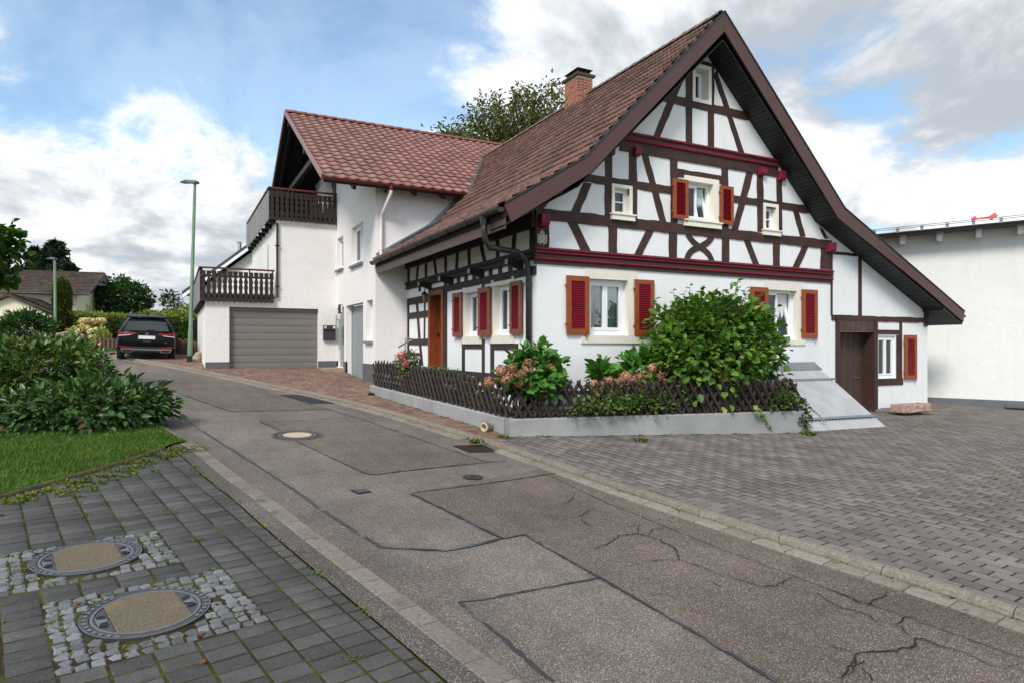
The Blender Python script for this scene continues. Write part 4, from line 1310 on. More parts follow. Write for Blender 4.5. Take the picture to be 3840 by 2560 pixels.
mb = MB(); SP.box(mb, -YG - .25, -YG - .02, F0 - .02, F1 + .04, -.03, .021); mb.build('timber', m_dark, house)
mb = MB(); SP.box(mb, -Y1 + .002, -Y1 + .16, F0 - .02, F1 + .04, -.03, .0215); mb.build('timber', m_dark, house)
# moulded plate below the frieze
bb = sv(zD, 810, 575)[1]
Hh = F0 - bb
for a, b, d in ((0, .4, .09), (.4, .55, .05), (.55, 1.0, .07)):
    mb = MB(); SP.box(mb, -Y1 + .003, -YG + .045 - .05, F0 - Hh * b, F0 - Hh * a, -.03, d); mb.build('moulding', m_dark, house)
# rough beam M2
m2t, m2b = sv(zD, 1000, 598)[1], sv(zD, 1000, 690)[1]
mb = MB(); SP.box(mb, -sv(zD, 345, 780)[0] * 0 - 16.2, -YG - .005, m2b, m2t, -.03, .03); mb.build('timber', m_timber_old, house)
mb = MB(); SP.box(mb, -Y1 + .004, -16.2, m2b - .17, m2b + .02, -.03, .025); mb.build('timber', m_timber_old, house)
for x in (182, 505, 670, 764, 865, 958, 1072, 1190, 1318, 1440):
    u = sv(zD, x, 600)[0]; mb = MB(); SP.box(mb, u - .085, u + .085, m2t - .01, bb + .01, -.03, .018); mb.build('timber', m_timber_old if x > 300 else m_dark, house)
# joists that poke out, pale painted heads
for wx, hx in ((1475, 1272), (985, 810), (600, 438), (330, 207)):
    uw = sv(zD, wx, 560)[0] + .02
    mb = MB()
    h0, h1 = bb - .05, bb + .05
    P = [(0, h0 - .10), (.34, h0), (.34, h1), (0, h1)]
    vs = [SP.at(u, v, d) for u in (uw - .115, uw) for d, v in P]
    mb.add(vs, [(0, 1, 5, 4), (1, 2, 6, 5), (2, 3, 7, 6), (3, 2, 1, 0), (4, 5, 6, 7)])
    j = mb.build('joist_end', m_dark, house)
    mb = MB(); SP.box(mb, uw - .11, uw - .005, h0 + .005, h1 - .005, .338, .352); mb.build('painted_head', m_pinkend, j)
# lower timbers
def spost(xl, xr, yt, yb, d=.02, m=None):
    a = sv(zD, xl, 1400)[0]; b = sv(zD, xr, 1400)[0]; mb = MB()
    SP.box(mb, a, b, yb, yt, -.03, d); mb.build('timber', m or m_timber_old, house)
zs = sv(z5, 1000, 930)[1]
mb = MB(); SP.box(mb, -Y1 + .005, -YG - .2, zs - .2, zs, -.03, .04); mb.build('timber', m_timber_old, house)
mb = MB(); SP.box(mb, -Y1 + .005, -YG - .0, G(XS, 10.5) - .2, zs - .2, -.03, .03); mb.build('plinth', m_plaster, house)
zw1 = w_s1[2] - .17; zw2 = w_s2[2] - .17
spost(492, 525, m2b, zs); spost(715, 747, zw1, zs); spost(965, 995, zw1 + .1, zs); spost(1072, 1113, zw2 + .1, zs); spost(1375, 1415, zw2, zs)
spost(715, 992, zw1, zw1 - .10, .023); spost(1074, 1412, zw2, zw2 - .12, .023)
spost(955, 990, m2b, w_s1[3] - .3, .02)
for yt, yb in ((sv(zD, 180, 1030)[1], sv(zD, 180, 1108)[1]), (sv(zD, 180, 1368)[1], sv(zD, 180, 1444)[1])):
    mb = MB(); SP.box(mb, -Y1 + .006, -16.2, yb, yt, -.03, .024); mb.build('timber', m_timber_old, house)
for x0, y0, x1, y1 in ((145, 860, 180, 1365), (182, 1380, 215, 1700)):
    sbeam(x0, y0, x1, y1, .16, .018, m_timber_old)
sbeam(247, 870, 243, 1368, .10, .017, m_timber_old)
mb = MB(); SP.box(mb, -Y1 + .007, -Y1 + .12, zs, m2b, -.03, .026); mb.build('timber', m_dark, house)
# house door
mb = MB()
f0, f1, ft = -16.17, -15.11, d_s[3] + .11
SP.box(mb, f0, f0 + .126, d_s[2], ft, -.30, .05); SP.box(mb, f1 - .126, f1, d_s[2], ft, -.30, .05); SP.box(mb, f0 + .126, f1 - .126, d_s[3] - .006, ft, -.30, .049)
mb.build('door_frame', m_door_wood, house)
mb = MB(); SP.box(mb, f0 + .126, f1 - .126, d_s[2], d_s[3], -.27, -.22); dr = mb.build('front_door', m_door_wood, house)
nq = 6
for i in range(nq):
    hh = (d_s[3] - d_s[2] - .3) / nq; v = d_s[2] + .15 + hh * i
    for k in (0, 1):
        a = f0 + .2 + k * .33; fm = MB()
        SP.box(fm, a, a + .29, v + .03, v + hh - .03, -.225, -.200); p_ = fm.build('door_panel', m_door_wood, dr)
mb = MB(); hv = sv(zD, 405, 1307)[1]
mb.tube([SP.at(f0 + .17, hv, -.22), SP.at(f0 + .17, hv, -.15)], [.02, .035], 8); mb.build('door_knob', m_black, dr)
# ---- roof
roof = MB()
def slab(a, b, y0, y1, t0, t1, mb):
    vs = [(x, y, z - t) for y in (y0, y1) for (x, z, t) in ((a[0], a[1], t0), (b[0], b[1], t0), (b[0], b[1], t1), (a[0], a[1], t1))]
    mb.hexa([vs[3], vs[2], vs[6], vs[7], vs[0], vs[1], vs[5], vs[4]])
YB = 21.6
RY0 = YF + .045
for a, b, y1 in ((EL, BL, 17.93), (BL, (XA, ZA), YB), ((XA, ZA), BR, YB), (BR, ER, 16.5)):
    slab(a, b, RY0, y1, .05, .22, roof)
roof = roof.build('roof', m_underlay, house)
# tiles
def tile_mesh(name, w_, l_, amp, waves, th=.022, nseg=8, lift=.035):
    vs = []; fs = []
    for j, (y, zo) in enumerate(((0, 0), (l_, lift))):
        for i in range(nseg + 1):
            t = i / nseg
            vs.append((w_ * (t - .5), y, zo + amp * (abs(math.cos(math.pi * waves * t)) * 2 - 1 if waves > 1 else math.cos(2 * math.pi * waves * t))))
    for i in range(nseg + 1):
        x, y, z = vs[nseg + 1 + i]; vs.append((x, y, z - th))
    m_ = nseg + 1
    for i in range(nseg):
        fs += [(i, m_ + i, m_ + i + 1, i + 1), (m_ + i, 2 * m_ + i, 2 * m_ + i + 1, m_ + i + 1)]
    me = MB().add(vs, fs).mesh(name)
    me.polygons.foreach_set('use_smooth', [True] * len(me.polygons))
    return me
def tile_field(top, down, across, n_dn, n_ac, pitch, wpitch, skip=None, jit=.004):
    """matrices for tiles: local y runs down the slope, x across"""
    d = Vector(down).normalized(); a = Vector(across).normalized(); n_ = a.cross(d)
    if n_.z < 0:
        n_ = -n_
    out_ = []
    rot = Matrix((a, d, n_)).transposed().to_4x4()
    if rot.determinant() < 0:
        rot = Matrix((-a, d, n_)).transposed().to_4x4()
    for i in range(n_dn):
        for k in range(n_ac):
            p = Vector(top) + d * (pitch * i) + a * (wpitch * (k + .5))
            if skip and skip(p):
                continue
            q = rot.copy() @ Matrix.Rotation(R(random.uniform(-.5, .5)), 4, 'Z'); q.translation = p + n_ * random.uniform(-jit, jit) * .5
            out_.append(q)
    return out_
ZW = lambda y: 4.423 + (y - 17.396) * (8.093 - 4.423) / (23.737 - 17.396)     # wing front slope height
def hid(p):
    return p.z < ZW(p.y) - .35 and p.y > 17.5 or (p.y > 17.9 and p.x < 6.7 and p.z < 3.2) or (p.y > 17.6 and p.z < ZW(p.y) - .1 and p.y < 17.9 and False)
tm = tile_mesh('roof_tile', .262, .36, .020, 2, .05, 8, .062)
NA = int((YB - RY0) / .252)
up_l = math.hypot(XA - BL[0], ZA - BL[1]); lo_l = math.hypot(BL[0] - EL[0], BL[1] - EL[1])
dnL = (BL[0] - XA, 0, BL[1] - ZA); dnL2 = (EL[0] - BL[0], 0, EL[1] - BL[1])
p1 = up_l / 16; p2 = (lo_l + .06) / 6
T = tile_field((XA, RY0, ZA - .012), dnL, (0, 1, 0), 16, NA, p1, .252, hid) + tile_field((BL[0], RY0, BL[1] - .012), dnL2, (0, 1, 0), 6, NA, p2, .252, lambda p: p.y > 17.85)
pieces(roof, 'roof_tile', tm, T, m_tile_old, 'roof_tiles', 300)
TR = tile_field((XA, RY0, ZA - .012), (BR[0] - XA, 0, BR[1] - ZA), (0, 1, 0), 16, 40, math.hypot(BR[0] - XA, BR[1] - ZA) / 16, .252) + tile_field((BR[0], RY0, BR[1] - .012), (ER[0] - BR[0], 0, ER[1] - BR[1]), (0, 1, 0), 16, 24, math.hypot(ER[0] - BR[0], ER[1] - BR[1]) / 16, .252)
pieces(roof, 'roof_tile', tm, TR, m_tile_old, 'roof_tiles_far_slope', 0)
# ridge tiles
rt = MB(); n = 6; vs = []
for j, (y, r_) in enumerate(((0, .125), (.37, .145), (.37, .12))):
    for i in range(n + 1):
        t = math.pi * i / n; vs.append((math.cos(t) * r_, y, math.sin(t) * r_ * .8))
for j in range(2):
    rt_f = [(j * 7 + i, j * 7 + i + 1, (j + 1) * 7 + i + 1, (j + 1) * 7 + i) for i in range(n)]
    rt.f += rt_f
rt.v = vs; rtm = rt.mesh('ridge_tile'); rtm.polygons.foreach_set('use_smooth', [True] * len(rtm.polygons))
y = RY0 + .03
while y < YB:
    q = Matrix.Rotation(R(random.uniform(-1, 1)), 4, 'Y') @ Matrix.Rotation(math.pi, 4, 'Z'); q.translation = (XA, y + .36, ZA - .04)
    obj('ridge_tile', rtm, m_ridge_old, roof, q); y += .345
# barge boards
VP = Plane((0, YF, 0), (1, 0, 0), (0, -1, 0))
def barge(q):
    mb = MB(); VP.poly(mb, VP.pts(ident, q), -.04, 0); mb.build('barge_board', m_barge, house)
barge([(2718, 47), (2193, 595), (2217, 648), (2717, 119)]); barge([(2718.5, 47), (3169, 785), (3144, 818), (2717.5, 119)])
barge([(2192.5, 595.5), (1893, 768), (1918, 834), (2216.5, 648.5)]); barge([(3169.3, 785.5), (3618, 1171), (3613, 1208), (3480, 1092), (3144.3, 818.5)])
mb = MB()                                              # metal drip edge on top of the verge
for a, b in ((EL, BL), (BL, (XA, ZA)), ((XA, ZA), BR), (BR, ER)):
    mb.beam((a[0], YF + .01, a[1] + .025), (b[0], YF + .01, b[1] + .025), .05, .03)
mb.build('verge_trim', m_gutter, house)
# soffit boards under the verge (right side and left side)
def soffit(a, b, bw=.098):
    A = Vector((a[0], 0, a[1])); B = Vector((b[0], 0, b[1])); d = B - A; n = max(1, int(d.length / bw))
    me = MB(); d.normalize(); nn = Vector((-d.z, 0, d.x))
    if nn.z < 0:
        nn = -nn
    w_ = (B - A).length / n
    for (x, dd) in ((.004, 0),):
        P = [d * .004, d * (w_ - .004), d * (w_ - .004) + nn * .015, d * .004 + nn * .015]
        vs = [Vector((p.x, y_, p.z)) for y_ in (YF + .04, YG + .002) for p in P]
        me.add(vs, [(0, 1, 2, 3), (7, 6, 5, 4), (0, 4, 5, 1), (1, 5, 6, 2), (2, 6, 7, 3), (3, 7, 4, 0)])
    me = me.mesh('soffit_board')
    for i in range(n):
        obj('soffit_board', me, m_soffit, roof, Matrix.Translation(A + d * (w_ * i) + Vector((0, 0, (i % 2) * .003))))
soffit(SOFF[2], SOFF[3]); soffit(SOFF[3], SOFF[4]); soffit(SOFF[1], SOFF[2], .2); soffit(SOFF[0], SOFF[1], .2)
mb = MB(); mb.prism([(SOFF[4][0] - .1, YF + .041, SOFF[4][1] - .01), (ER[0] - .02, YF + .041, ER[1] - .33), (ER[0] - .02, YF + .041, ER[1] - .05), (SOFF[4][0] - .1, YF + .041, SOFF[4][1] + .3)], (0, 6, 0)); mb.build('eaves_box', m_soffit, house)
mb = MB()                                              # backing above the soffit
for a, b in zip(SOFF, SOFF[1:]):
    vs = [(a[0], YF + .042, a[1] + .018), (b[0], YF + .042, b[1] + .018), (b[0], YG, b[1] + .018), (a[0], YG, a[1] + .018)]
    mb.add(vs, [(0, 1, 2, 3)])
mb.build('soffit_backing', m_soffit, house)
# left eaves: fascia, soffit, gutter
mb = MB(); mb.box(EL[0] + .02, EL[0] + .05, YF + .05, 17.9, EL[1] - .40, EL[1] - .03); mb.build('fascia', m_barge, house)
mb = MB(); slab((EL[0] + .05, EL[1] + .03), (XS + .02, zr(XS)), YF + .06, 17.93, .33, .36, mb); mb.build('eaves_soffit', m_soffit, house)
def gutter_mesh(path, r_, m, parent, name='gutter'):
    a, b = Vector(path[0]), Vector(path[1]); d = (b - a).normalized(); s = d.cross(Vector((0, 0, 1))).normalized()
    mb = MB(); n = 8; vs = []
    for q in (a, b):
        for rr in (r_, r_ - .008):
            for i in range(n + 1):
                t = math.pi + math.pi * i / n
                vs.append(q + s * math.cos(t) * rr + Vector((0, 0, math.sin(t) * rr)))
    k = n + 1; fs = []
    for i in range(n):
        fs += [(i, i + 1, 2 * k + i + 1, 2 * k + i), (k + i + 1, k + i, 3 * k + i, 3 * k + i + 1)]
    fs += [(0, 2 * k, 3 * k, k), (n, k + n, 3 * k + n, 2 * k + n)]
    mb.add(vs, fs)
    for q in (a, b):
        mb.prism([q + s * math.cos(math.pi + math.pi * i / n) * r_ + Vector((0, 0, math.sin(math.pi + math.pi * i / n) * r_)) for i in range(n + 1)], d * .004)
    o = mb.build(name, m, parent, False)
    L_ = (b - a).length; i = .4
    while i < L_:
        q = a + d * i; bm = MB()
        bm.tube([q + s * math.cos(math.pi + math.pi * j / 6) * (r_ + .004) + Vector((0, 0, math.sin(math.pi + math.pi * j / 6) * (r_ + .004))) for j in range(7)], .009, 5)
        bm.build('gutter_bracket', m, o); i += .95
    return o
gutter_mesh([(EL[0] - .07, YF + .02, EL[1] - .05), (EL[0] - .07, 17.93, EL[1] - .07)], .085, m_gutter, house)
gutter_mesh([(ER[0] + .06, YF + .02, ER[1] - .08), (ER[0] + .06, 16.4, ER[1] - .08)], .06, m_gutter, house)
# downpipe with its S-bend
gx = EL[0] - .07
pA = onX(1816, 830, gx)
cor = Vector((XS - .085, YG + .16, 0))
zt = onX(1985, 1000, cor.x).z
path = [(gx, pA.y, EL[1] - .12), (gx, pA.y, EL[1] - .34), (gx + .02, pA.y + .01, EL[1] - .50), (gx + .12, pA.y + .02, EL[1] - .64),
        (cor.x - .22, cor.y + .03, zt + .26), (cor.x - .06, cor.y, zt + .14), (cor.x, cor.y, zt - .04), (cor.x, cor.y, G(cor.x, cor.y) + .02)]
mb = MB(); mb.tube(path, .056, 12); dpipe = mb.build('downpipe', m_gutter, house, True)
mb = MB(); mb.tube([(gx, pA.y, EL[1] - .10), (gx, pA.y, EL[1] - .26)], [.09, .062], 10); mb.build('outlet', m_gutter, dpipe)
mb = MB(); mb.tube([(cor.x, cor.y, zt - .35), (cor.x, cor.y, zt - .32)], .064, 12); mb.build('pipe_clip', m_gutter, dpipe)
# chimney
cx0, cx1, cy0, cy1 = XA - .42, XA + .05, 14.75, 15.42
cz0 = ZA - .9; cz1 = onX(1600 + 1780 / 3.136, 200 + 250 / 3.136, cx0).z
mb = MB(); mb.box(cx0 + .003, cx1 - .003, cy0 + .003, cy1 - .003, cz0, cz1); chim = mb.build('chimney', m_mortar, house)
bh = .062; r_ = 0; z = cz0
bm_ = {}
def brick(x0, x1, y0, y1, z0):
    MB().box(x0, x1, y0, y1, z0, z0 + bh).build('brick', m_brick, chim)
while z + bh < cz1 - .01:
    off = .0 if r_ % 2 == 0 else .11
    x = cx0 - off
    for face in ('y', 'x'):
        if face == 'y':
            a = cx0 - off + .0
            while a < cx1 - .03:
                x0, x1 = max(a, cx0), min(a + .205, cx1)
                if x1 - x0 > .03:
                    brick(x0, x1 - (0 if x1 >= cx1 else .0), cy0, cy0 + .05, z)
                a += .217
        else:
            a = cy0 + .062 - (.11 - off)
            while a < cy1 - .03:
                y0, y1 = max(a, cy0 + .062), min(a + .205, cy1)
                if y1 - y0 > .03:
                    brick(cx0, cx0 + .05, y0, y1, z)
                a += .217
    z += bh + .012; r_ += 1
mb = MB(); mb.box(cx0 - .06, cx1 + .06, cy0 - .06, cy1 + .06, cz1 - .005, cz1 + .06); mb.build('chimney_crown', m_concrete_dark, chim)
mb = MB()
for px in (cx0 + .05, cx1 - .05):
    for py in (cy0 + .05, cy1 - .05):
        mb.tube([(px, py, cz1 + .05), (px, py, cz1 + .2)], .012, 5)
mcx, mcy = (cx0 + cx1) / 2, (cy0 + cy1) / 2
mb.hexa([(cx0 - .02, cy0 - .02, cz1 + .19), (cx1 + .02, cy0 - .02, cz1 + .19), (cx1 + .02, cy1 + .02, cz1 + .19), (cx0 - .02, cy1 + .02, cz1 + .19),
         (mcx - .09, mcy - .14, cz1 + .28), (mcx + .09, mcy - .14, cz1 + .28), (mcx + .09, mcy + .14, cz1 + .28), (mcx - .09, mcy + .14, cz1 + .28)])
mb.build('chimney_hood', m_concrete_dark, chim)
mb = MB(); mb.box(cx0 - .02, cx0 + .3, cy0 - .03, cy1 + .03, cz0, ZA - .33); mb.build('flashing', m_gutter, chim)
# skylight strip beside the wing wall
mb = MB()
a = onX(1400 + 950 / 2.8, 700 + 210 / 2.8, 6.3); 
def on_low(x, y, h=0):
    return Vector((x, y, EL[1] + (x - EL[0]) * (BL[1] - EL[1]) / (BL[0] - EL[0]) + h))
fr = MB()
for (x0, x1, y0, y1) in ((5.35, 6.5, 16.75, 16.82), (5.35, 6.5, 17.55, 17.62), (5.35, 5.43, 16.82, 17.55), (6.42, 6.5, 16.82, 17.55)):
    fr.hexa([on_low(x0, y0, .02), on_low(x1, y0, .02), on_low(x1, y1, .02), on_low(x0, y1, .02), on_low(x0, y0, .12), on_low(x1, y0, .12), on_low(x1, y1, .12), on_low(x0, y1, .12)])
sk = fr.build('skylight', m_anth, house)
MB().hexa([on_low(5.43, 16.82, .08), on_low(6.42, 16.82, .08), on_low(6.42, 17.55, .08), on_low(5.43, 17.55, .08), on_low(5.43, 16.82, .095), on_low(6.42, 16.82, .095), on_low(6.42, 17.55, .095), on_low(5.43, 17.55, .095)]).build('pane', m_carglass, sk)
mb = MB()                                              # back of the house volume (closes the walls)
mb.box(XE - .28, XE, YG + .29, 16.4, G(XE, 12) - .3, zr(XE) - .3); mb.build('rear_wall', m_plaster, house)
# ------------------------------------------------------------------ white house with the garage (joins the old one)
X2 = 5.014; YW = 22.835; XM = 3.031; XG = .91
wing = thing('garage_house', 'white roughcast house with grey garage door, two carved balconies and red tiled roof', 'house', (4, 23, G(4, 23)))
W1 = Plane((0, Y1, 0), (1, 0, 0), (0, -1, 0)); W2 = Plane((X2, 0, 0), (0, -1, 0), (-1, 0, 0)); WG = Plane((0, YW, 0), (1, 0, 0), (0, -1, 0))
WM = Plane((XM, 0, 0), (0, -1, 0), (-1, 0, 0)); WL = Plane((XG, 0, 0), (0, -1, 0), (-1, 0, 0))
YRI, ZRI, YEV, ZEV, XV = 23.737, 8.093, 17.396, 4.423, 3.449
sl = (ZRI - ZEV) / (YRI - YEV)
ztop = ZEV + sl * (Y1 - YEV) - .12
mb = MB(); W1.box(mb, X2 + .241, 12, G(5, Y1) - .4, ztop, -.25, 0); mb.build('wall', m_rough, wing)
def r2(pl, zf, xl, xr, top, bot):
    a = pl.px(*zf(xl, top[1]))[0]; b = pl.px(*zf(xr, top[1]))[0]
    return (a, b, pl.px(*zf(*bot))[1], pl.px(*zf(*top))[1])
w_big = r2(W2, z2, 1610, 1704, (1704, 962), (1704, 1303)); w_sm = r2(W2, z2, 1490, 1540, (1540, 1082), (1540, 1356))
w_na = r2(W2, z3, 1735, 1786, (1786, 276), (1786, 622))
d_side = (W2.px(*z3(1562, 600))[0], W2.px(*z3(1706, 600))[0], G(X2, 20) - .02, W2.px(*z3(1704, 299))[1])
d_fr = (W2.px(*z3(1484, 600))[0], W2.px(*z3(1545, 600))[0], W2.px(*z3(1555, 845))[1], W2.px(*z3(1500, 347))[1])
gy = lambda y: ZEV + sl * (y - YEV)
outer = [(-30, -1.4), (-Y1 - .252, -1.4), (-Y1 - .252, gy(Y1) - .15), (-YRI, ZRI - .2), (-30, 8.093 - sl * (30 - YRI) - .15)]
outer = [(-30, -1.4), (-Y1 - .0, -1.4), (-Y1 - .0, gy(Y1) - .15), (-YRI, ZRI - .2), (-30, ZRI - sl * (30 - YRI) - .15)]
mb = MB(); W2.sheet(mb, outer, [w_big, w_sm, w_na, d_side, d_fr], .24); mb.build('wall', m_rough, wing)
window(W2, w_big, .13, wing, .07, 1, 0, (m_curtain, [(.55, .9, .55, .75)]), .16); window(W2, w_sm, .13, wing, .06, 0, 0, (m_curtain, [(0, 1, 0, 1)])); window(W2, w_na, .18, wing, .05, 0)
for w_ in (w_big, w_sm, w_na):
    mb = MB(); W2.box(mb, w_[0] - .06, w_[1] + .05, w_[2] - .07, w_[2] - .001, -.14, .09); mb.build('sill', m_grey_sill, wing)
# side door with vertical grooves
mb = MB(); W2.box(mb, d_side[0] + .02, d_side[1] - .02, d_side[2], d_side[3] - .02, -.26, -.22); dd = mb.build('garage_side_door', m_greydoor, wing)
n = 12
for i in range(n):
    a = d_side[0] + .03 + (d_side[1] - d_side[0] - .06) * i / n; mb = MB(); W2.box(mb, a + .004, a + (d_side[1] - d_side[0] - .06) / n - .004, d_side[2] + .01, d_side[3] - .04, -.22, -.208); mb.build('door_board', m_greydoor, dd)
mb = MB(); W2.box(mb, d_side[0], d_side[0] + .03, d_side[2], d_side[3], -.239, -.18); W2.box(mb, d_side[1] - .03, d_side[1], d_side[2], d_side[3], -.239, -.18); mb.build('door_frame', m_greydoor, dd)
# front door
mb = MB(); W2.box(mb, d_fr[0], d_fr[1], d_fr[2], d_fr[3], -.20, -.12); fd = mb.build('entrance_door', m_greydoor, wing)
mb = MB(); W2.box(mb, d_fr[0] + (d_fr[1] - d_fr[0]) * .35, d_fr[0] + (d_fr[1] - d_fr[0]) * .62, d_fr[2] + .25, d_fr[3] - .25, -.12, -.112); mb.build('door_glass', m_carglass, fd)
mb = MB(); hu = d_fr[0] + .12
mb.tube([W2.at(hu, d_fr[2] + .75, .04), W2.at(hu, d_fr[2] + 1.75, .04)], .02, 8)
for v in (.9, 1.6):
    mb.tube([W2.at(hu, d_fr[2] + v, -.13), W2.at(hu, d_fr[2] + v, .04)], .012, 6)
mb.build('door_handle', m_steel, fd)
# plinth
zp = WG.px(*z3(1400, 789))[1]
def plinth(pl, segs, zt):
    for a, b in segs:
        mb = MB(); pl.box(mb, a, b, -1.4, zt, -.05, .02); mb.build('plinth', m_plinth, wing)
plinth(W2, [(-YW + .0, d_fr[0] - .0), (d_fr[1] + .0, d_side[0] - .0), (d_side[1], -Y1 + .02)], zp)
mb = MB(); W1.box(mb, X2 + .0, XS - .06, -1.4, zp + .02, -.05, .02); mb.build('plinth', m_plinth, wing)
# garage front
gd = (WG.px(*z3(582, 600))[0], WG.px(*z3(1330, 600))[0], G(3, YW) + .02, WG.px(*z3(900, 346))[1])
zt1 = WG.px(*zI(800, 1310))[1] + .16                   # terrace level over the garage
zt2 = WG.px(*zS(500, 660))[1] + .10                    # floor of the upper balcony
outer = [(XG, -1.5), (X2 - .001, -1.5), (X2 - .001, zt2), (XM, zt2), (XM, zt1), (XG, zt1)]
mb = MB(); WG.sheet(mb, outer, [gd], .22); mb.build('wall', m_rough, wing)
mb = MB(); mb.box(XM, XM + .24, YW + .221, 30.1, zt1 - .2, zt2); mb.build('wall', m_rough, wing)
mb = MB(); mb.box(XG, XG + .24, YW + .221, 30.1, -1.2, zt1); mb.build('wall', m_rough, wing)
mb = MB(); mb.box(XG, XM + .2, YW + .05, 30.1, zt1 - .15, zt1 - .02); mb.build('terrace_floor', m_concrete_dark, wing)
mb = MB(); mb.box(XM, X2, YW + .05, 30.1, zt2 - .15, zt2 - .02); mb.build('balcony_floor', m_concrete_dark, wing)
plinth(WG, [(XG - .0, gd[0]), (gd[1], X2 - .03)], zp)
# slim window in the middle storey
mb = MB(); a = WM.px(*zI(1455, 400))[0]; b = WM.px(*zI(1510, 400))[0]; t_ = WM.px(*zI(1510, 125))[1]
WM.box(mb, a, b, zt1 + .1, t_, -.02, .004); mb.build('terrace_door', m_cream, wing)
mb = MB(); WM.box(mb, a + (b - a) * .55, a + (b - a) * .9, zt1 + .2, t_ - .1, .004, .012); mb.build('pane', m_carglass, wing)
# sectional door: panels one above the other
mb = MB(); WG.box(mb, gd[0], gd[1], gd[2], gd[3], -.20, -.17); gdo = mb.build('garage_door', m_garage, wing)
n = 8; hh = (gd[3] - gd[2] - .12) / n
for i in range(n):
    mb = MB(); v = gd[2] + .012 + hh * i
    P = [(-.17, v + .003), (-.15, v + .008), (-.145, v + hh * .5), (-.15, v + hh - .008), (-.17, v + hh - .003)]
    vs = [WG.at(u, vv, d) for u in (gd[0] + .01, gd[1] - .01) for d, vv in P]
    mb.add(vs, [(j, j + 1, 5 + j + 1, 5 + j) for j in range(4)] + [(4, 3, 2, 1, 0), (5, 6, 7, 8, 9), (0, 5, 9, 4)]); mb.build('door_section', m_garage, gdo)
mb = MB(); WG.box(mb, gd[0] + .01, gd[1] - .01, gd[3] - .105, gd[3] - .01, -.17, -.12); mb.build('door_lintel', m_garage, gdo)
mb = MB(); WG.box(mb, gd[0] + .01, gd[1] - .01, gd[2] - .01, gd[2] + .02, -.17, -.135); mb.build('bottom_seal', m_black, gdo)
mb = MB(); WG.box(mb, gd[1] - .22, gd[1] - .10, gd[2] + .09, gd[2] + .12, -.152, -.142); mb.build('door_badge', m_silver, gdo)
# doorstep
mb = MB(); mb.box(X2 - .62, X2 - .03, YW - 1.35, YW - .06, -1.2, G(X2, YW) + .10); mb.build('doorstep', m_boulder, wing)
# ---- carved balconies
def board_outline(h):
    """half-profile of the cut-out between boards: (height share, half width)"""
    return [(0, .455), (.09, .455), (.13, .34), (.18, .30), (.20, .43), (.26, .41), (.36, .29), (.45, .38), (.50, .43), (.55, .30), (.60, .30), (.66, .43), (.70, .35), (.76, .24), (.82, .26), (.87, .42), (.97, .43), (1, .43)]
def balcony(pl, u0, u1, v0, v1, n, m, parent, d=.02, plain=False):
    p = (u1 - u0) / n; H = v1 - v0
    prof_ = board_outline(H)
    if plain:
        prof_ = [(0, .49), (1, .49)]
    me = MB()
    for (a, wa), (b, wb) in zip(prof_, prof_[1:]):
        vs = [pl.U * (s * w_ * p) + pl.V * (H * h) + pl.N * dd for dd in (0, .022) for (h, w_, s) in ((a, wa, -1), (a, wa, 1), (b, wb, 1), (b, wb, -1))]
        me.add(vs, [(3, 2, 1, 0), (4, 5, 6, 7), (1, 2, 6, 5), (3, 0, 4, 7)])
    me.add([pl.U * (s * prof_[0][1] * p) + pl.N * dd for dd in (0, .022) for s in (-1, 1)], [(0, 1, 3, 2)])
    me = me.mesh('board')
    for i in range(n):
        obj('board', me, m, parent, Matrix.Translation(pl.at(u0 + p * (i + .5), v0, d)))
def balc(name_u0, u1, vtop, v1, v0, plF, plS, yb, n, ns):
    u0 = name_u0
    b = MB()
    for v in (v1 - .16, v0 + .24):
        plF.box(b, u0, u1, v - .03, v + .03, -.045, .012)
        plS.box(b, -yb, -plF.O.y + .0, v - .03, v + .03, -.045, .012)
    fr_ = b.build('balcony', m_rail, wing)
    balcony(plF, u0, u1, v0, v1, n, m_darkbrown, fr_, .014)
    balcony(plS, -yb, -plF.O.y - .02, v0, v1, ns, m_greyboard, fr_, .014, True)
    mb = MB(); plF.box(mb, u0 - .03, u1 + .02, vtop - .05, vtop, -.06, .05); plS.box(mb, -yb, -plF.O.y + .05, vtop - .05, vtop - .001, -.06, .05); mb.build('handrail', m_rail, fr_)
    mb = MB()
    for k in np.linspace(0.02, .98, 4):
        u = u0 + (u1 - u0) * k; plF.box(mb, u - .02, u + .02, v0 + .1, vtop - .05, -.05, -.005)
    for k in np.linspace(0.1, .98, 6):
        u = -yb + (yb - plF.O.y) * k; plS.box(mb, u - .02, u + .02, v0 + .1, vtop - .05, -.05, -.005)
    mb.build('baluster_post', m_black, fr_)
    mb = MB()
    for k in np.linspace(0.05, .97, 8):                # bearer ends under the side
        u = -yb + (yb - plF.O.y) * k; plS.box(mb, u - .06, u + .06, v0 - .10, v0 + .05, -.5, .01)
    mb.build('bearer', m_dark, fr_)
    mb = MB(); plF.box(mb, u0, u1, v0 + .10, v0 + .26, -.30, -.06); mb.build('floor_edge', m_black, fr_)
    return fr_
yb_ = YW - .10
F1_ = Plane((0, yb_, 0), (1, 0, 0), (0, -1, 0))
q = lambda x, y: F1_.px(x, y)
a1 = q(752, 1000)[0]; b1 = q(1027, 1013)[0]
S1_ = Plane((a1, 0, 0), (0, -1, 0), (-1, 0, 0))
balc(a1, b1, q(900, 1007)[1], F1_.px(*zI(900, 735))[1], F1_.px(*zI(900, 1325))[1], F1_, S1_, 30.0, 14, 34)
a2 = q(1011, 705)[0]; b2 = X2 - .02
S2_ = Plane((a2, 0, 0), (0, -1, 0), (-1, 0, 0))
balc(a2, b2, F1_.px(*zS(500, 232))[1], F1_.px(*zS(500, 280))[1], F1_.px(*zS(500, 662))[1], F1_, S2_, 30.0, 14, 34)
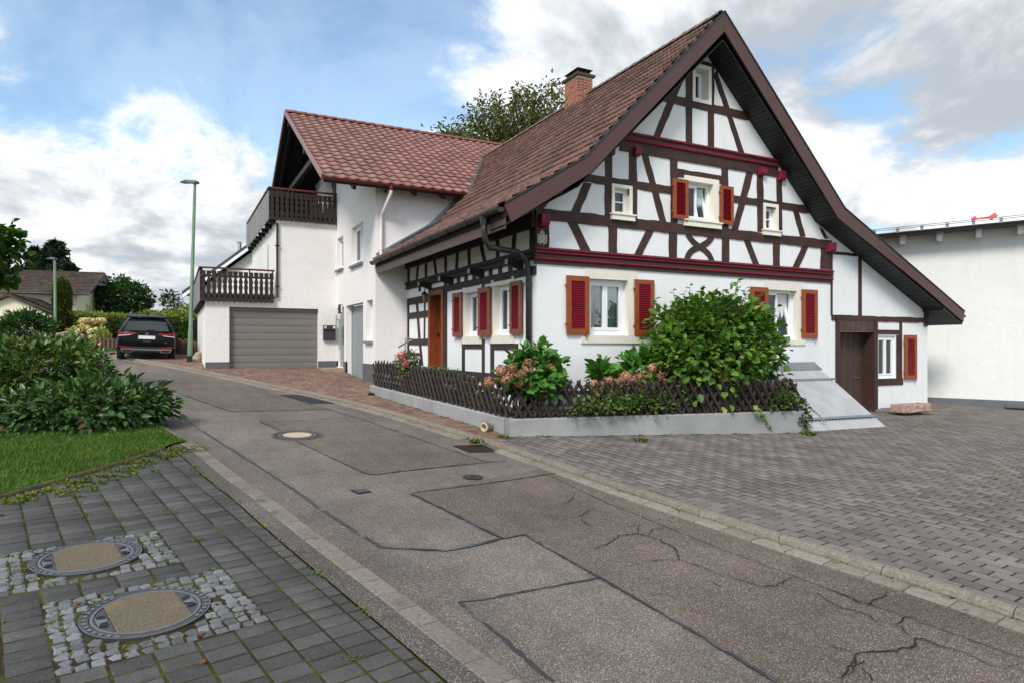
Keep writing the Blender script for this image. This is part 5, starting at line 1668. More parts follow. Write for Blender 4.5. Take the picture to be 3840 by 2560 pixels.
# ---- gable behind the upper balcony, roof over it
mb = MB()
yy = np.linspace(YW + .02, 29.8, 34)
clad = MB(); W2.poly(clad, [(-YW - .02, zt2 - .05), (-YW - .02, gy(YW) - .25), (-YRI, ZRI - .3), (-29.9, ZRI - sl * (29.9 - YRI) - .25), (-29.9, zt2 - .05)], .002, .012); cl = clad.build('gable_cladding', m_dark, wing)
v = zt2
while v < ZRI - .4:                                     # horizontal boards
    yr = min(29.8, YRI + (ZRI - .3 - v) / sl); yl = max(YW + .03, YRI - (ZRI - .3 - v) / sl)
    mb = MB(); W2.box(mb, -yr, -yl, v + .004, v + .126, .012, .024 + .004 * (int(v * 100) % 2)); mb.build('cladding_board', m_soffit, cl); v += .13
mb = MB()                                              # trellis
ty0, ty1, tz0, tz1 = YW + .1, YW + 2.6, zt2 + .7, zt2 + 2.0
for i in range(14):
    y0 = ty0 + (ty1 - ty0) * i / 14
    mb.beam((X2 - .06, y0, tz0), (X2 - .06, y0 + 1.0, tz1), .012, .012, (1, 0, 0))
mb.build('trellis', m_white, wing)
wr = MB()
YBK = YRI + (ZRI - 4.9) / sl
for (ya, za, ybb, zb2) in ((YEV, ZEV, YRI, ZRI), (YRI, ZRI, YBK, 4.9)):
    vs = [(x, y, z - t) for x in (XV + .03, 13) for (y, z, t) in ((ya, za, .02), (ybb, zb2, .02), (ybb, zb2, .16), (ya, za, .16))]
    wr.hexa([vs[3], vs[2], vs[6], vs[7], vs[0], vs[1], vs[5], vs[4]])
wroof = wr.build('roof', m_soffit, wing)
tmn = tile_mesh('roof_tile', .318, .40, .020, 1, .03, 8, .045)
L_ = math.hypot(YRI - YEV, ZRI - ZEV); nd_ = 19; pw = (L_ + .05) / nd_
def hid2(p):
    return p.x > 5.2 and p.z < (zr(p.x) if p.x < XA else ZA) - .25 and p.x < 14
TW = tile_field((XV, YRI, ZRI + .005), (0, YEV - YRI, ZEV - ZRI), (1, 0, 0), nd_, 30, pw, .303, hid2)
pieces(wroof, 'roof_tile', tmn, TW, m_tile_new, 'roof_tiles', 300)
TB = tile_field((XV, YRI, ZRI + .005), (0, YBK - YRI, 4.9 - ZRI), (1, 0, 0), 17, 30, pw, .303)
pieces(wroof, 'roof_tile', tmn, TB, m_tile_new, 'roof_tiles_far_slope', 0)
rtn = rtm.copy(); rtn.materials.clear()
x = XV
while x < 12.5:
    q_ = Matrix.Rotation(-math.pi / 2, 4, 'Z'); q_.translation = (x, YRI, ZRI - .01); obj('ridge_tile', rtn, m_ridge_new, wroof, q_); x += .345
# verge tiles edge and rafters
mb = MB(); mb.beam((XV - .0, YEV - .02, ZEV - .02), (XV - .0, YRI, ZRI - .02), .05, .13); mb.beam((XV - .0, YRI, ZRI - .02), (XV - .0, YBK, 4.88), .05, .13); mb.build('verge_board', m_tile_new, wing)
for xx in (XV + .25, XV + 1.0):
    mb = MB(); mb.beam((xx, YEV + .5, ZEV + sl * .5 - .22), (xx, YRI, ZRI - .24), .10, .14); mb.beam((xx, YRI, ZRI - .24), (xx, YBK - .3, 4.9 + sl * .3 - .22), .10, .14); mb.build('rafter', m_dark, wing)
for (y, z) in ((YRI, ZRI - .36), (YRI - 3.0, ZRI - 3.0 * sl - .34), (YRI + 3.0, ZRI - 3.0 * sl - .34)):
    mb = MB(); mb.box(XV + .1, X2, y - .08, y + .08, z - .12, z + .08); mb.build('purlin', m_dark, wing)
mb = MB(); mb.box(XV + .5, XV + .64, YRI - 3.1, YRI + 3.1, ZRI - 3.0 * sl - .46, ZRI - 3.0 * sl - .28); mb.build('tie_beam', m_dark, wing)
# eaves: gutter, rafter feet, downpipe
gutter_mesh([(XV + .0, YEV - .06, ZEV - .03), (8.0, YEV - .06, ZEV - .04)], .075, m_gutter_red, wing)
for i in range(5):
    xx = 4.3 + i * .85; mb = MB(); mb.beam((xx, YEV + .02, ZEV - .20), (xx, Y1 + .02, ZEV - .20 + sl * .5), .09, .12); mb.build('rafter_foot', m_dark, wing)
P_ = lambda x, y, d=.07: W1.at(*W1.px(*z2(x, y), d), d)
gxp = onY(*z2(1942, 690), YEV - .06)
path = [(gxp.x, YEV - .06, ZEV - .08), (gxp.x, YEV - .06, ZEV - .26), P_(1862, 905), P_(1858, 960), P_(1858, 1240), P_(1850, 1290), P_(1815, 1330)]
mb = MB(); mb.tube(path, .048, 12); wp = mb.build('downpipe', m_pipe_white, wing, True)
mb = MB(); mb.tube([(gxp.x, YEV - .06, ZEV - .05), (gxp.x, YEV - .06, ZEV - .2)], [.07, .052], 10); mb.build('outlet', m_gutter_red, wp)
for yq in (985, 1205):
    c0 = P_(1858, yq); mb = MB(); mb.tube([c0, c0 + Vector((0, 0, .03))], .056, 12); mb.build('pipe_clip', m_pipe_white, wp)
# dark pipe down the garage front
dp0 = WG.px(*z2(985, 980), .06); dp1 = WG.px(*zI(1680, 1235), .06)
mb = MB(); mb.tube([WG.at(dp0[0], dp0[1], .06), WG.at(dp0[0], dp1[1], .06), WG.at(dp0[0] - .16, dp1[1] - .01, .06)], .035, 8); bp = mb.build('downpipe', m_gutter, wing, True)
for k in (.3, .85):
    v = dp0[1] + (dp1[1] - dp0[1]) * k; mb = MB(); WG.box(mb, dp0[0] - .07, dp0[0] + .07, v - .015, v + .015, 0, .10); mb.build('pipe_clip', m_gutter, bp)
# valley flashing where the two roofs meet
va = Vector((XA - .75, 20.0, 0)); 
vpts = []
for k in range(9):
    x = 7.7 + (XA - 7.7) * k / 8; z = zr(x); yv = YEV + (z - ZEV) / sl
    vpts.append(Vector((x, yv, z)))
mb = MB()
for a, b in zip(vpts, vpts[1:]):
    mb.beam(a + Vector((0, -.05, .03)), b + Vector((0, -.05, .03)), .24, .03)
mb.build('valley_flashing', m_gutter, wing)
mb = MB()
for a, b in (((5.05, 17.9, on_low(5.05, 17.9).z + .08), (6.62, 17.9, BL[1] + .09)), ((6.62, 17.9, BL[1] + .09), (7.72, 17.9, zr(7.72) + .09))):
    mb.beam(a, b, .07, .12)
mb.build('wall_flashing', m_zinc, wing)
# letter box and wall light are things of their own
lb0 = rect(WG, z3, (1368, 493), (1472, 620))
lbx = thing('letterbox', 'anthracite letterbox with two small name plates beside the garage door', 'letterbox', WG.at((lb0[0] + lb0[1]) / 2, lb0[2], 0))
mb = MB(); WG.box(mb, *lb0, 0.001, .11); mb.build('box', m_anth, lbx)
mb = MB(); WG.box(mb, lb0[0] + .02, lb0[1] - .02, lb0[2] + (lb0[3] - lb0[2]) * .60, lb0[2] + (lb0[3] - lb0[2]) * .74, .11, .118); mb.build('flap', m_black, lbx)
for a, b in ((.06, .24), (.76, .94)):
    mb = MB(); hw = lb0[1] - lb0[0]; WG.box(mb, lb0[0] + hw * a, lb0[0] + hw * b, lb0[2] + (lb0[3] - lb0[2]) * .79, lb0[2] + (lb0[3] - lb0[2]) * .95, .11, .116); mb.build('name_plate', m_cream, lbx)
put_text('35', WG, lb0[0] + (lb0[1] - lb0[0]) * .15, lb0[2] + (lb0[3] - lb0[2]) * .83, .117, .045, m_black, lbx)
wl = rect(W2, z3, (1526, 322), (1550, 392))
wlt = thing('wall_light', 'black boxy wall light beside the grey entrance door', 'wall light', W2.at(wl[0], wl[2], 0))
mb = MB(); W2.box(mb, wl[0], wl[0] + .14, wl[2], wl[3], .001, .12); mb.build('housing', m_black, wlt)
mb = MB(); W2.box(mb, wl[0] - .002, wl[0] + .142, wl[2] + .03, wl[3] - .03, .01, .06); mb.build('diffuser', m_white, wlt)
# ------------------------------------------------------------------ white hall on the right
hall = thing('white_hall', 'long plain cream-white hall with grey plinth and gutter on the right', 'building', (20.4, 10.5, G(20, 10.5)))
h0 = onG(3481, 1522); h1 = onG(3840, 1535)
hd_ = math.atan(4740 / FPX) * 0
ua = R(-50.8)                                          # direction of the wall relative to the view axis
hdir = (FW * math.cos(ua) + RT * math.sin(ua)).normalized()
hp = onG(3660, 1529)
HN = Vector((-hdir.y, hdir.x, 0))
if HN.dot(hp) > 0:
    HN = -HN
HU = HN.cross(Vector((0, 0, 1))) * -1
HP = Plane((hp.x, hp.y, 0), HU, HN)
uL = HP.px(3250, 1300)[0] ; uR = HP.px(3840, 1300)[0] + 6
uL, uR = min(uL, uR), max(uL, uR)
ze = HP.px(3660, 865)[1]
zgl = lambda u: G(*(HP.at(u, 0)).xy)
mb = MB(); HP.box(mb, uL, uR, -2.4, ze, -6, 0); mb.build('wall', m_hall, hall)
zpl = HP.px(3660, 1495)[1]
mb = MB(); HP.box(mb, uL, uR, -2.4, zpl, -.05, .03); mb.build('plinth', m_plinth2, hall)
od = .55
zg_ = HP.px(3660, 852, od)[1]
mb = MB(); P4 = [(0 + .0, ze + .02), (od, zg_ - .02), (od, zg_ + .07), (-6, zg_ + .65), (-6, zg_ + .55)]
vs = [HP.at(u, v, d) for u in (uL, uR) for d, v in P4]
mb.add(vs, [(0, 1, 6, 5), (1, 2, 7, 6), (2, 3, 8, 7), (3, 4, 9, 8), (4, 3, 2, 1, 0), (5, 6, 7, 8, 9), (4, 0, 5, 9)]); mb.build('roof', m_anth, hall)
gutter_mesh([HP.at(uL, zg_ + .03, od + .07), HP.at(uR, zg_ + .03, od + .07)], .085, m_gutter, hall)
su = HP.px(3340, 890)[0]; sg = 1 if HP.px(3800, 890)[0] > su else -1
for k in range(8):
    u = HP.px(*zoom(3280, 780, 2.4)(230, 280), .3)[0] + sg * .93 * k
    mb = MB(); HP.poly(mb, [(u, ze - .24), (u + .13 * sg, ze - .24), (u + .13 * sg, ze + .05), (u, ze + .05)], .0, .38); mb.build('rafter_end', m_white, hall)
mb = MB(); mb.tube([HP.at(uL, zg_ + .16, od + .02), HP.at(uR, zg_ + .16, od + .02)], .012, 6); mb.tube([HP.at(uL, zg_ + .22, od - .06), HP.at(uR, zg_ + .22, od - .06)], .012, 6); sgd = mb.build('snow_guard', m_steel, hall)
for k in range(16):
    u = uL + (uR - uL) * (k + .5) / 16; mb = MB(); HP.box(mb, u - .04, u + .04, zg_ + .05, zg_ + .21, od - .03, od + .01); mb.build('bracket', m_zinc, sgd)
mb = MB(); HP.box(mb, HP.px(3770, 1528)[0], HP.px(3770, 1528)[0] + 3 * sg if sg > 0 else HP.px(3770, 1528)[0] + .1, zgl(0) + .07, zgl(0) + .16, .03, .10); mb.build('door_sill', m_plinth, hall)
ty = HP.at(*HP.px(3700, 832, od), od)
toy = thing('toy_glider', 'small red plastic toy stranded on the hall roof above the gutter', 'toy', ty)
for nm, a, b, wd, h in (('body', (-.28, 0), (.12, .02), .05, .04), ('wing', (.06, -.02), (.22, .08), .10, .1), ('tail', (-.34, .0), (-.24, .06), .08, .08)):
    mb = MB(); mb.beam(ty + HU * (a[0] * sg) + Vector((0, 0, a[1] + .10)), ty + HU * (b[0] * sg) + Vector((0, 0, b[1] + .10)), wd, h); mb.build(nm, m_toy, toy)
# ------------------------------------------------------------------ front garden: wall, fence, cellar hatch
def V3(p, z):
    return Vector((p[0], p[1], z))
pc, pr_, pl0 = Vector((5.03, 9.79)), Vector((10.85, 8.63)), Vector((4.26, 15.76))
zc, zrr, zl = -1.23, -1.243, -.943                        # coping heights at corner, right end, left end
gw = thing('garden_wall', 'low grey rendered wall round the front garden with lattice fence on top', 'wall', V3(pc, G(*pc)))
def wallrun(a, b, za, zb2, th, side, n=10, cut=.0):
    a = Vector(a); b = Vector(b); d = (b - a).normalized(); s = Vector((-d.y, d.x)) * side
    mb = MB(); k = 5; vs = []
    for i in range(n + 1):
        t = i / n; p = a.lerp(b, t); z = za + (zb2 - za) * t; q = p + s * th
        g_ = G(p.x, p.y) - .15
        vs += [(p.x, p.y, g_), (p.x, p.y, z - .02), (p.x + s.x * .02, p.y + s.y * .02, z), (q.x, q.y, z), (q.x, q.y, g_)]
    fs = [(i * k + j, i * k + j + 1, (i + 1) * k + j + 1, (i + 1) * k + j) for i in range(n) for j in range(k - 1)]
    fs += [tuple(range(k)), tuple(range(n * k, n * k + k))]
    if side > 0:
        pass
    o = mb.add(vs, fs).build('wall_run', m_conc, gw)
    bm = bmesh.new(); bm.from_mesh(o.data); bmesh.ops.recalc_face_normals(bm, faces=bm.faces); bm.to_mesh(o.data); bm.free()
wallrun(pc, pr_, zc, zrr, .26, 1)
dl = (pl0 - pc).normalized(); wallrun(pc + Vector((.02, .26)), pl0, zc - .003, zl, .24, -1)
mb = MB(); mb.add([V3(p, G(*p) + h) for h in (-.1,) for p in ((5.03, 9.79), (5.3, 9.75), (5.25, 10.1), (5.0, 10.06))], [(0, 1, 2, 3)])
# end return of the wall by the hatch, and soil
mb = MB(); mb.box(10.62, 10.84, 8.9, 10.49, -1.9, zrr - .004); mb.build('wall_run', m_conc, gw)
soil = MB().add([(5.25, 10.0, zc - .05), (10.7, 8.9, zrr - .05), (10.7, 10.49, zrr - .03), (5.97, 10.49, zc - .02), (5.96, 15.6, zl - .02), (4.5, 15.6, zl - .05)], [(0, 1, 2, 3), (0, 3, 4, 5)])
struct('garden_soil', soil, m_soil)
# hairline cracks in the render
for s_, pts in ((0, [(775, 1245), (770, 1300), (778, 1370), (772, 1390)]),):
    pass
# ---- lattice fence: crossing half-round pales
def pale_mesh(l_, r_):
    mb = MB(); n = 7; vs = []
    for k in range(n):
        t = math.pi * k / (n - 1); vs.append((math.cos(t) * r_, math.sin(t) * r_, 0))
    for k in range(n):
        t = math.pi * k / (n - 1); vs.append((math.cos(t) * r_, math.sin(t) * r_, l_ - .06))
    vs += [(0, .004, l_), (0, 0, 0)]
    fs = [(i, i + 1, n + i + 1, n + i) for i in range(n - 1)] + [(n + i, n + i + 1, 2 * n) for i in range(n - 1)]
    fs += [tuple(range(n))[::-1], (0, n, 2 * n, 2 * n - 1, n - 1)]
    return mb.add(vs, fs).mesh('pale')
pme = pale_mesh(.72, .032)
def fence(a, b, za, zb2, label, off=.13, pitch=.168, ang=30):
    a = Vector(a); b = Vector(b); d2 = (b - a); Ln = d2.length; d2.normalize()
    out2 = Vector((d2.y, -d2.x))
    if out2.dot(Vector((0, -1))) < 0 and abs(d2.x) > .5:
        out2 = -out2
    if abs(d2.x) <= .5 and out2.x > 0:
        out2 = -out2
    a = a - out2 * off; b = b - out2 * off
    f = thing('lattice_fence', label, 'fence', V3(a, za), 'lattice fences on the garden wall')
    dz = (zb2 - za) / Ln
    D = Vector((d2.x, d2.y, dz)).normalized(); O = Vector((out2.x, out2.y, 0)); Up = Vector((0, 0, 1))
    H = .53
    for hh in (.10, .42):
        mb = MB(); mb.tube([V3(a, za + hh) , V3(b, zb2 + hh)], .034, 8); mb.build('rail', m_fence, f)
    n = int(Ln / pitch)
    for sgn in (1, -1):
        for i in range(n + 1):
            s = pitch * i + (.03 if sgn > 0 else .0)
            dirv = (Up * math.cos(R(ang)) + D * (math.sin(R(ang)) * sgn)).normalized()
            base = s - sgn * math.tan(R(ang)) * H / 2
            l0, l1 = 0, 1
            tip = base + math.tan(R(ang)) * H * sgn
            k0, k1 = 0.0, 1.0                           # pales at the ends are cut short
            lo, hi = 0, Ln
            L0 = .72
            if base < lo:
                k0 = (lo - base) / (math.sin(R(ang)) * L0)
            if base > hi:
                k0 = (base - hi) / (math.sin(R(ang)) * L0)
            tt = base + math.sin(R(ang)) * L0 * sgn
            if tt > hi:
                k1 = 1 - (tt - hi) / (math.sin(R(ang)) * L0)
            if tt < lo:
                k1 = 1 - (lo - tt) / (math.sin(R(ang)) * L0)
            if k1 - k0 < .15:
                continue
            o_ = O * (.036 if sgn > 0 else .088)
            p = V3(a, za) + D * base + Up * (.015 + random.uniform(-.02, .02)) + dirv * (L0 * k0) + o_ * (1 if sgn < 0 else 1)
            xax = dirv.cross(O).normalized() * -1; 
            m_ = Matrix((O.cross(dirv).normalized(), O, dirv)).transposed()
            if m_.determinant() < 0:
                m_ = Matrix((-O.cross(dirv).normalized(), O, dirv)).transposed()
            m_ = m_.to_4x4() @ Matrix.Diagonal((1, 1, k1 - k0, 1)) @ Matrix.Rotation(R(random.uniform(-1.5, 1.5)), 4, 'Y'); m_.translation = p
            obj('pale', pme, m_fence, f, m_)
    for s in np.linspace(.05, Ln - .05, max(2, int(Ln / 2) + 1)):
        q = V3(a, za) + D * s - O * .02; mb = MB(); mb.box(q.x - .022, q.x + .022, q.y - .022, q.y + .022, q.z - .05, q.z + .50); mb.build('post', m_black, f)
fence(pl0 + Vector((.02, -.1)), pc + Vector((.05, .12)), zl, zc, 'dark lattice fence on the garden wall along the street footway')
fence(pc + Vector((.1, .02)), pr_ + Vector((-.12, .0)), zc, zrr, 'dark lattice fence on the garden wall facing the paved yard')
# ---- drain pipe stub in the wall
dpx = onG(1850, 1632); 
dd_ = (pl0 - pc).normalized(); nn = Vector((-dd_.y, dd_.x))
tt_ = .62
q0 = pc + dd_ * tt_; ou = Vector((nn.x, nn.y)) if nn.x < 0 else -nn
z0 = G(q0.x, q0.y) + .14
dpp = thing('drain_pipe', 'short pale clay pipe stub sticking out of the garden wall near its corner', 'pipe', V3(q0, G(*q0)))
dv = Vector((ou.x, ou.y, 0)).normalized(); dv = (dv + Vector((0, -.35, -.05))).normalized()
mb = MB(); ctr = V3(q0, z0); u = dv.cross(Vector((0, 0, 1))).normalized(); v_ = u.cross(dv); n = 16; vs = []
for (s, r_) in ((-.1, .075), (.13, .075), (.13, .085), (.17, .085), (.17, .055), (-.05, .055)):
    for k in range(n):
        t = 2 * math.pi * k / n; vs.append(ctr + dv * s + u * math.cos(t) * r_ + v_ * math.sin(t) * r_)
mb.add(vs, [(i * n + k, i * n + (k + 1) % n, (i + 1) * n + (k + 1) % n, (i + 1) * n + k) for i in range(5) for k in range(n)])
mb.build('pipe', m_manconc2, dpp, True)
mb = MB(); mb.add([ctr - dv * .04 + u * math.cos(2 * math.pi * k / n) * .056 + v_ * math.sin(2 * math.pi * k / n) * .056 for k in range(n)], [tuple(range(n))]); mb.build('pipe_bore', m_room, dpp)
# ---- cellar hatch of corrugated sheet
hatch = thing('cellar_hatch', 'sloping grey corrugated metal cellar hatch leaning against the white gable', 'hatch', (12.2, 9.4, G(12.2, 9.4)))
hx0, hx1 = 10.95, 13.46
ht, hbm = -.42, G(12.2, 8.76) + .065
def hpt(x, k, h=0):
    y = YG - .04 + (8.76 - YG + .04) * k; z = ht + (hbm + (x - 12.2) * GC - ht) * k
    s_ = Vector((0, (8.76 - YG), hbm - ht)).normalized(); n_ = Vector((0, s_.z * -1, s_.y)) * -1
    n_ = Vector((0, -abs(s_.z), abs(s_.y)))
    return Vector((x, y, z)) + n_ * h
def corrug(x0, x1, k0, k1, h, name, per=.104):
    n = int((x1 - x0) / per * 6); vs = []
    kk = [k0, k1]
    for k in kk:
        for i in range(n + 1):
            x = x0 + (x1 - x0) * i / n; vs.append(hpt(x, k + (random.uniform(-.004, .004) if k == k1 and k1 > .9 else 0), h + .024 * math.sin(2 * math.pi * (x - hx0) / per)))
    mb = MB().add(vs, [(i, i + 1, n + 1 + i + 1, n + 1 + i) for i in range(n)]); o = mb.build(name, m_corr, hatch, False)
corrug(hx0, hx1, .86, 1.03, .02, 'corrugated_sheet'); corrug(11.0, 11.72, .30, .88, .05, 'corrugated_sheet'); corrug(11.76, hx1 - .03, .30, .88, .05, 'corrugated_sheet'); corrug(hx0, hx1 - .06, .12, .34, .035, 'corrugated_sheet')
def strip(x0, x1, k0, k1, h, th, m, name):
    P = [hpt(x, k, hh) for hh in (h, h + th) for x, k in ((x0, k0), (x0, k1), (x1, k1), (x1, k0))]
    MB().hexa(P).build(name, m, hatch)
strip(hx0, hx1 - .02, 0, .13, .05, .012, m_zinc, 'top_flashing'); strip(11.0, 11.72, .865, .895, .07, .006, m_zinc, 'edge_strip'); strip(11.76, hx1 - .03, .865, .895, .07, .006, m_zinc, 'edge_strip'); strip(11.0, hx1 + .03, .285, .315, .07, .006, m_zinc, 'edge_strip')
strip(11.72, 11.76, .30, .90, .03, .05, m_zinc, 'edge_strip')
mb = MB(); mb.tube([hpt(11.62, .90, .09), hpt(11.62, .93, .12), hpt(11.66, .96, .12), hpt(11.70, .93, .12)], .008, 6); mb.build('latch', m_zinc, hatch)
mb = MB(); P = [hpt(hx1 - .02, k, .0) for k in (0, 1)]
mb.add([hpt(hx1 - .03, 0), hpt(hx1 - .03, 1), (hx1 - .03, YG, hbm - .1)], [(0, 1, 2)]); mb.add([hpt(hx0 + .03, 0), hpt(hx0 + .03, 1), (hx0 + .03, YG, hbm - .1)], [(0, 2, 1)]); mb.build('cheek', m_conc, hatch)
# ---- stone trough and boulder foot by the extension
ta = onY(*zE(985, 1330), YG - .12); tb = onY(*zE(1432, 1330), YG - .12)
tr = thing('stone_trough', 'weathered pink sandstone trough on blocks in front of the extension wall', 'trough', (17, 9.7, G(17, 9.7)))
def blob(mb, p, j=.012):
    return [(x + random.uniform(-j, j), y + random.uniform(-j, j), z + random.uniform(-j, j)) for x, y, z in p]
fl = onG(*zE(1130, 1362)); 
tx0 = fl.x - .0; ty0_ = fl.y; tg = G(tx0, ty0_) + .06
tx1 = onY(*zE(1428, 1330), ty0_).x; dtr = ray(3338, 1300); tyb = min(YG - .06, tx0 * dtr.y / dtr.x)
tx0b = tx0 - .02
bm = bmesh.new()
N = 14
outerb = [(tx0, ty0_), (tx1, ty0_), (tx1, tyb), (tx0, tyb)]
def ring(pts, ins):
    x0, y0, x1, y1 = pts[0][0] + ins, pts[0][1] + ins, pts[2][0] - ins, pts[2][1] - ins
    out_ = []
    for (a, b) in (((x0, y0), (x1, y0)), ((x1, y0), (x1, y1)), ((x1, y1), (x0, y1)), ((x0, y1), (x0, y0))):
        for k in range(N):
            out_.append((a[0] + (b[0] - a[0]) * k / N, a[1] + (b[1] - a[1]) * k / N))
    return out_
lev = [(0.03, .10), (0, .14), (0, .22), (0, .3), (0, .40), (.012, .425), (.09, .425), (.10, .40), (.12, .22)]
vs = []; hh_ = (fl.z * 0 + (onY(*zE(1130, 1212), ty0_).z - tg)) / .425
for ins, h in lev:
    for x, y in ring(outerb, ins):
        vs.append((x + random.gauss(0, .006), y + random.gauss(0, .006), tg + h * hh_ + random.gauss(0, .005)))
k = 4 * N
mb = MB().add(vs, [(i * k + j, i * k + (j + 1) % k, (i + 1) * k + (j + 1) % k, (i + 1) * k + j) for i in range(len(lev) - 1) for j in range(k)] + [tuple(range(k))[::-1], tuple(range((len(lev) - 1) * k, len(lev) * k))])
mb.build('basin', m_granite, tr)
for xx in (tx0 + .3, tx1 - .35):
    mb = MB(); mb.box(xx - .15, xx + .15, ty0_ + .12, tyb - .05, tg - .03, tg + .11 * hh_); mb.build('support_block', m_concrete_dark, tr)
def rock(name, label, cat, c, rx, ry, rz, m, seed, group=None):
    rr = random.Random(seed); bm = bmesh.new(); bmesh.ops.create_icosphere(bm, subdivisions=3, radius=1)
    ph = [rr.uniform(0, 6) for _ in range(6)]
    for v in bm.verts:
        c_ = v.co; f = 1 + .16 * math.sin(3 * c_.x + ph[0]) * math.cos(2.3 * c_.y + ph[1]) + .1 * math.sin(5 * c_.z + ph[2] + 3 * c_.x) + rr.uniform(-.02, .02)
        v.co = Vector((c_.x * rx * f, c_.y * ry * f, max(c_.z, -.55) * rz * f))
    me = bpy.data.meshes.new(name); bm.to_mesh(me); bm.free()
    o = obj(name, me, m, None, Matrix.Translation(Vector(c)), True); return tag(o, label, cat, group)
rk0 = onY(*zE(905, 1335), YG - .15); rock('footing_stone', 'flat grey stone at the foot of the extension wall beside the trough', 'stone', (rk0.x, YG - .18, G(rk0.x, YG) + .06), .3, .14, .1, m_plinth2, 3)
# ---- steps, handrail, bench, lantern by the house door
zd = d_s[2] + .05
stp = thing('door_steps', 'concrete steps up to the brown house door behind the fence', 'steps', (5.5, 16, G(5.5, 16)))
for i in range(4):
    mb = MB(); y0 = 15.0; y1 = 16.45 + i * .32; h = zd - .03 - i * .14
    mb.box(4.95 - .0, XS - .035, y0 if i == 0 else y1 - .32, y1, G(5, 17) - .3, h); mb.build('step', m_conc, stp)
hr = thing('handrail', 'stainless steel handrail beside the house door steps', 'handrail', (5.0, 17, G(5, 17)))
pa = onX(*z5(345, 715), 5.05); pb = onX(*z5(465, 643), 5.05); pcx = Vector((5.05, 15.3, pb.z + .02))
mb = MB(); mb.tube([pa, pb, pcx], .022, 8); mb.build('rail', m_steel, hr, True)
pp = onX(*z5(402, 700), 5.05)
for dy in (0, .06):
    mb = MB(); mb.tube([(5.05, pp.y - dy, G(5, 17)), (5.05, pp.y - dy, pp.z + .04)], .012, 8); mb.build('post', m_steel, hr)
mb = MB(); mb.tube([(5.05, 15.4, zd - .05), (5.05, 15.4, pb.z + .02)], .018, 8); mb.build('post', m_steel, hr)
ben = thing('garden_bench', 'small bench with lattice cast back beside the door steps behind the fence', 'bench', (4.75, 15.0, zl))
b0 = onX(*z5(415, 775), 4.95); b1 = onX(*z5(548, 790), 4.95)
bz = zl - .02
yb0, yb1 = b1.y, b0.y
for yy_ in (yb0, yb1):
    mb = MB(); mb.tube([(4.95, yy_, b0.z + .02), (4.90, yy_, bz + .42), (4.62, yy_, bz + .42), (4.55, yy_, bz)], .02, 6); mb.tube([(4.90, yy_, bz + .42), (4.98, yy_, bz)], .02, 6); mb.tube([(4.93, yy_, bz + .6), (4.62, yy_, bz + .62), (4.60, yy_, bz + .42)], .018, 6); mb.build('side_frame', m_black, ben)
mb = MB(); mb.beam((4.95, yb0, b0.z), (4.95, yb1, b0.z), .03, .07); mb.build('top_rail', m_rail, ben)
mb = MB()
for i in range(9):
    t = i / 8; ya = yb0 + (yb1 - yb0) * t
    mb.tube([(4.94, ya, b0.z - .03), (4.92, min(yb1, ya + .15), bz + .46)], .008, 5); mb.tube([(4.94, ya, b0.z - .03), (4.92, max(yb0, ya - .15), bz + .46)], .008, 5)
mb.build('lattice_back', m_black, ben)
for i in range(4):
    mb = MB(); mb.beam((4.64 + i * .08, yb0 - .02, bz + .43), (4.64 + i * .08, yb1 + .02, bz + .43), .06, .02); mb.build('seat_slat', m_rail, ben)
ln = thing('wall_lantern', 'small black coach lantern with amber glass hung beside the house door', 'lantern', (XS, 16.5, 0))
lc = SP.px(*zD(240, 850), .16); lw = SP.px(*zD(300, 775), .0)
c3 = SP.at(lc[0], lc[1], .16); 
mb = MB(); mb.lathe([(.03, -.13), (.075, .06), (.075, .07)], c3.x, c3.y, 6)
mb.v = [(x, y, z + c3.z) for x, y, z in mb.v]; mb.build('glass_body', m_amber, ln)
mb = MB(); mb.lathe([(.095, .06), (.09, .08), (.05, .12), (.015, .15), (.012, .19)], c3.x, c3.y, 6); mb.v = [(x, y, z + c3.z) for x, y, z in mb.v]; mb.build('cap', m_black, ln)
mb = MB()
for k in range(6):
    t = 2 * math.pi * k / 6; mb.tube([(c3.x + .032 * math.cos(t), c3.y + .032 * math.sin(t), c3.z - .13), (c3.x + .078 * math.cos(t), c3.y + .078 * math.sin(t), c3.z + .07)], .005, 4)
mb.tube([(c3.x, c3.y, c3.z + .18), (c3.x + .03, c3.y, c3.z + .24), (c3.x + .10, c3.y - .0, c3.z + .23), (XS, c3.y, c3.z + .16)], .01, 6)
mb.box(XS - .02, XS - .001, c3.y - .04, c3.y + .04, c3.z + .06, c3.z + .24); mb.build('bracket', m_black, ln)
# ------------------------------------------------------------------ covers in the ground
def ellipse(c, r0, r1, h0, h1, name, m, parent, n=40, a0=0, a1=2 * math.pi):
    mb = MB(); full = abs(a1 - a0 - 2 * math.pi) < 1e-6; vs = []
    for k in range(n + (0 if full else 1)):
        t = a0 + (a1 - a0) * k / n
        for r_, h in ((r0, h0), (r0, h1), (r1, h1), (r1, h0)):
            p = (c[0] + math.cos(t) * r_, c[1] + math.sin(t) * r_); vs.append(g3(*p, h))
    cnt = n if full else n
    tot = n if full else n + 1
    fs = []
    for k in range(cnt):
        j = (k + 1) % tot
        for a, b in ((0, 1), (1, 2), (2, 3)):
            fs.append((k * 4 + a, k * 4 + b, j * 4 + b, j * 4 + a))
    o = mb.add(vs, fs).build(name, m, parent)
    bm = bmesh.new(); bm.from_mesh(o.data); bmesh.ops.recalc_face_normals(bm, faces=bm.faces); bm.to_mesh(o.data); bm.free()
    return o
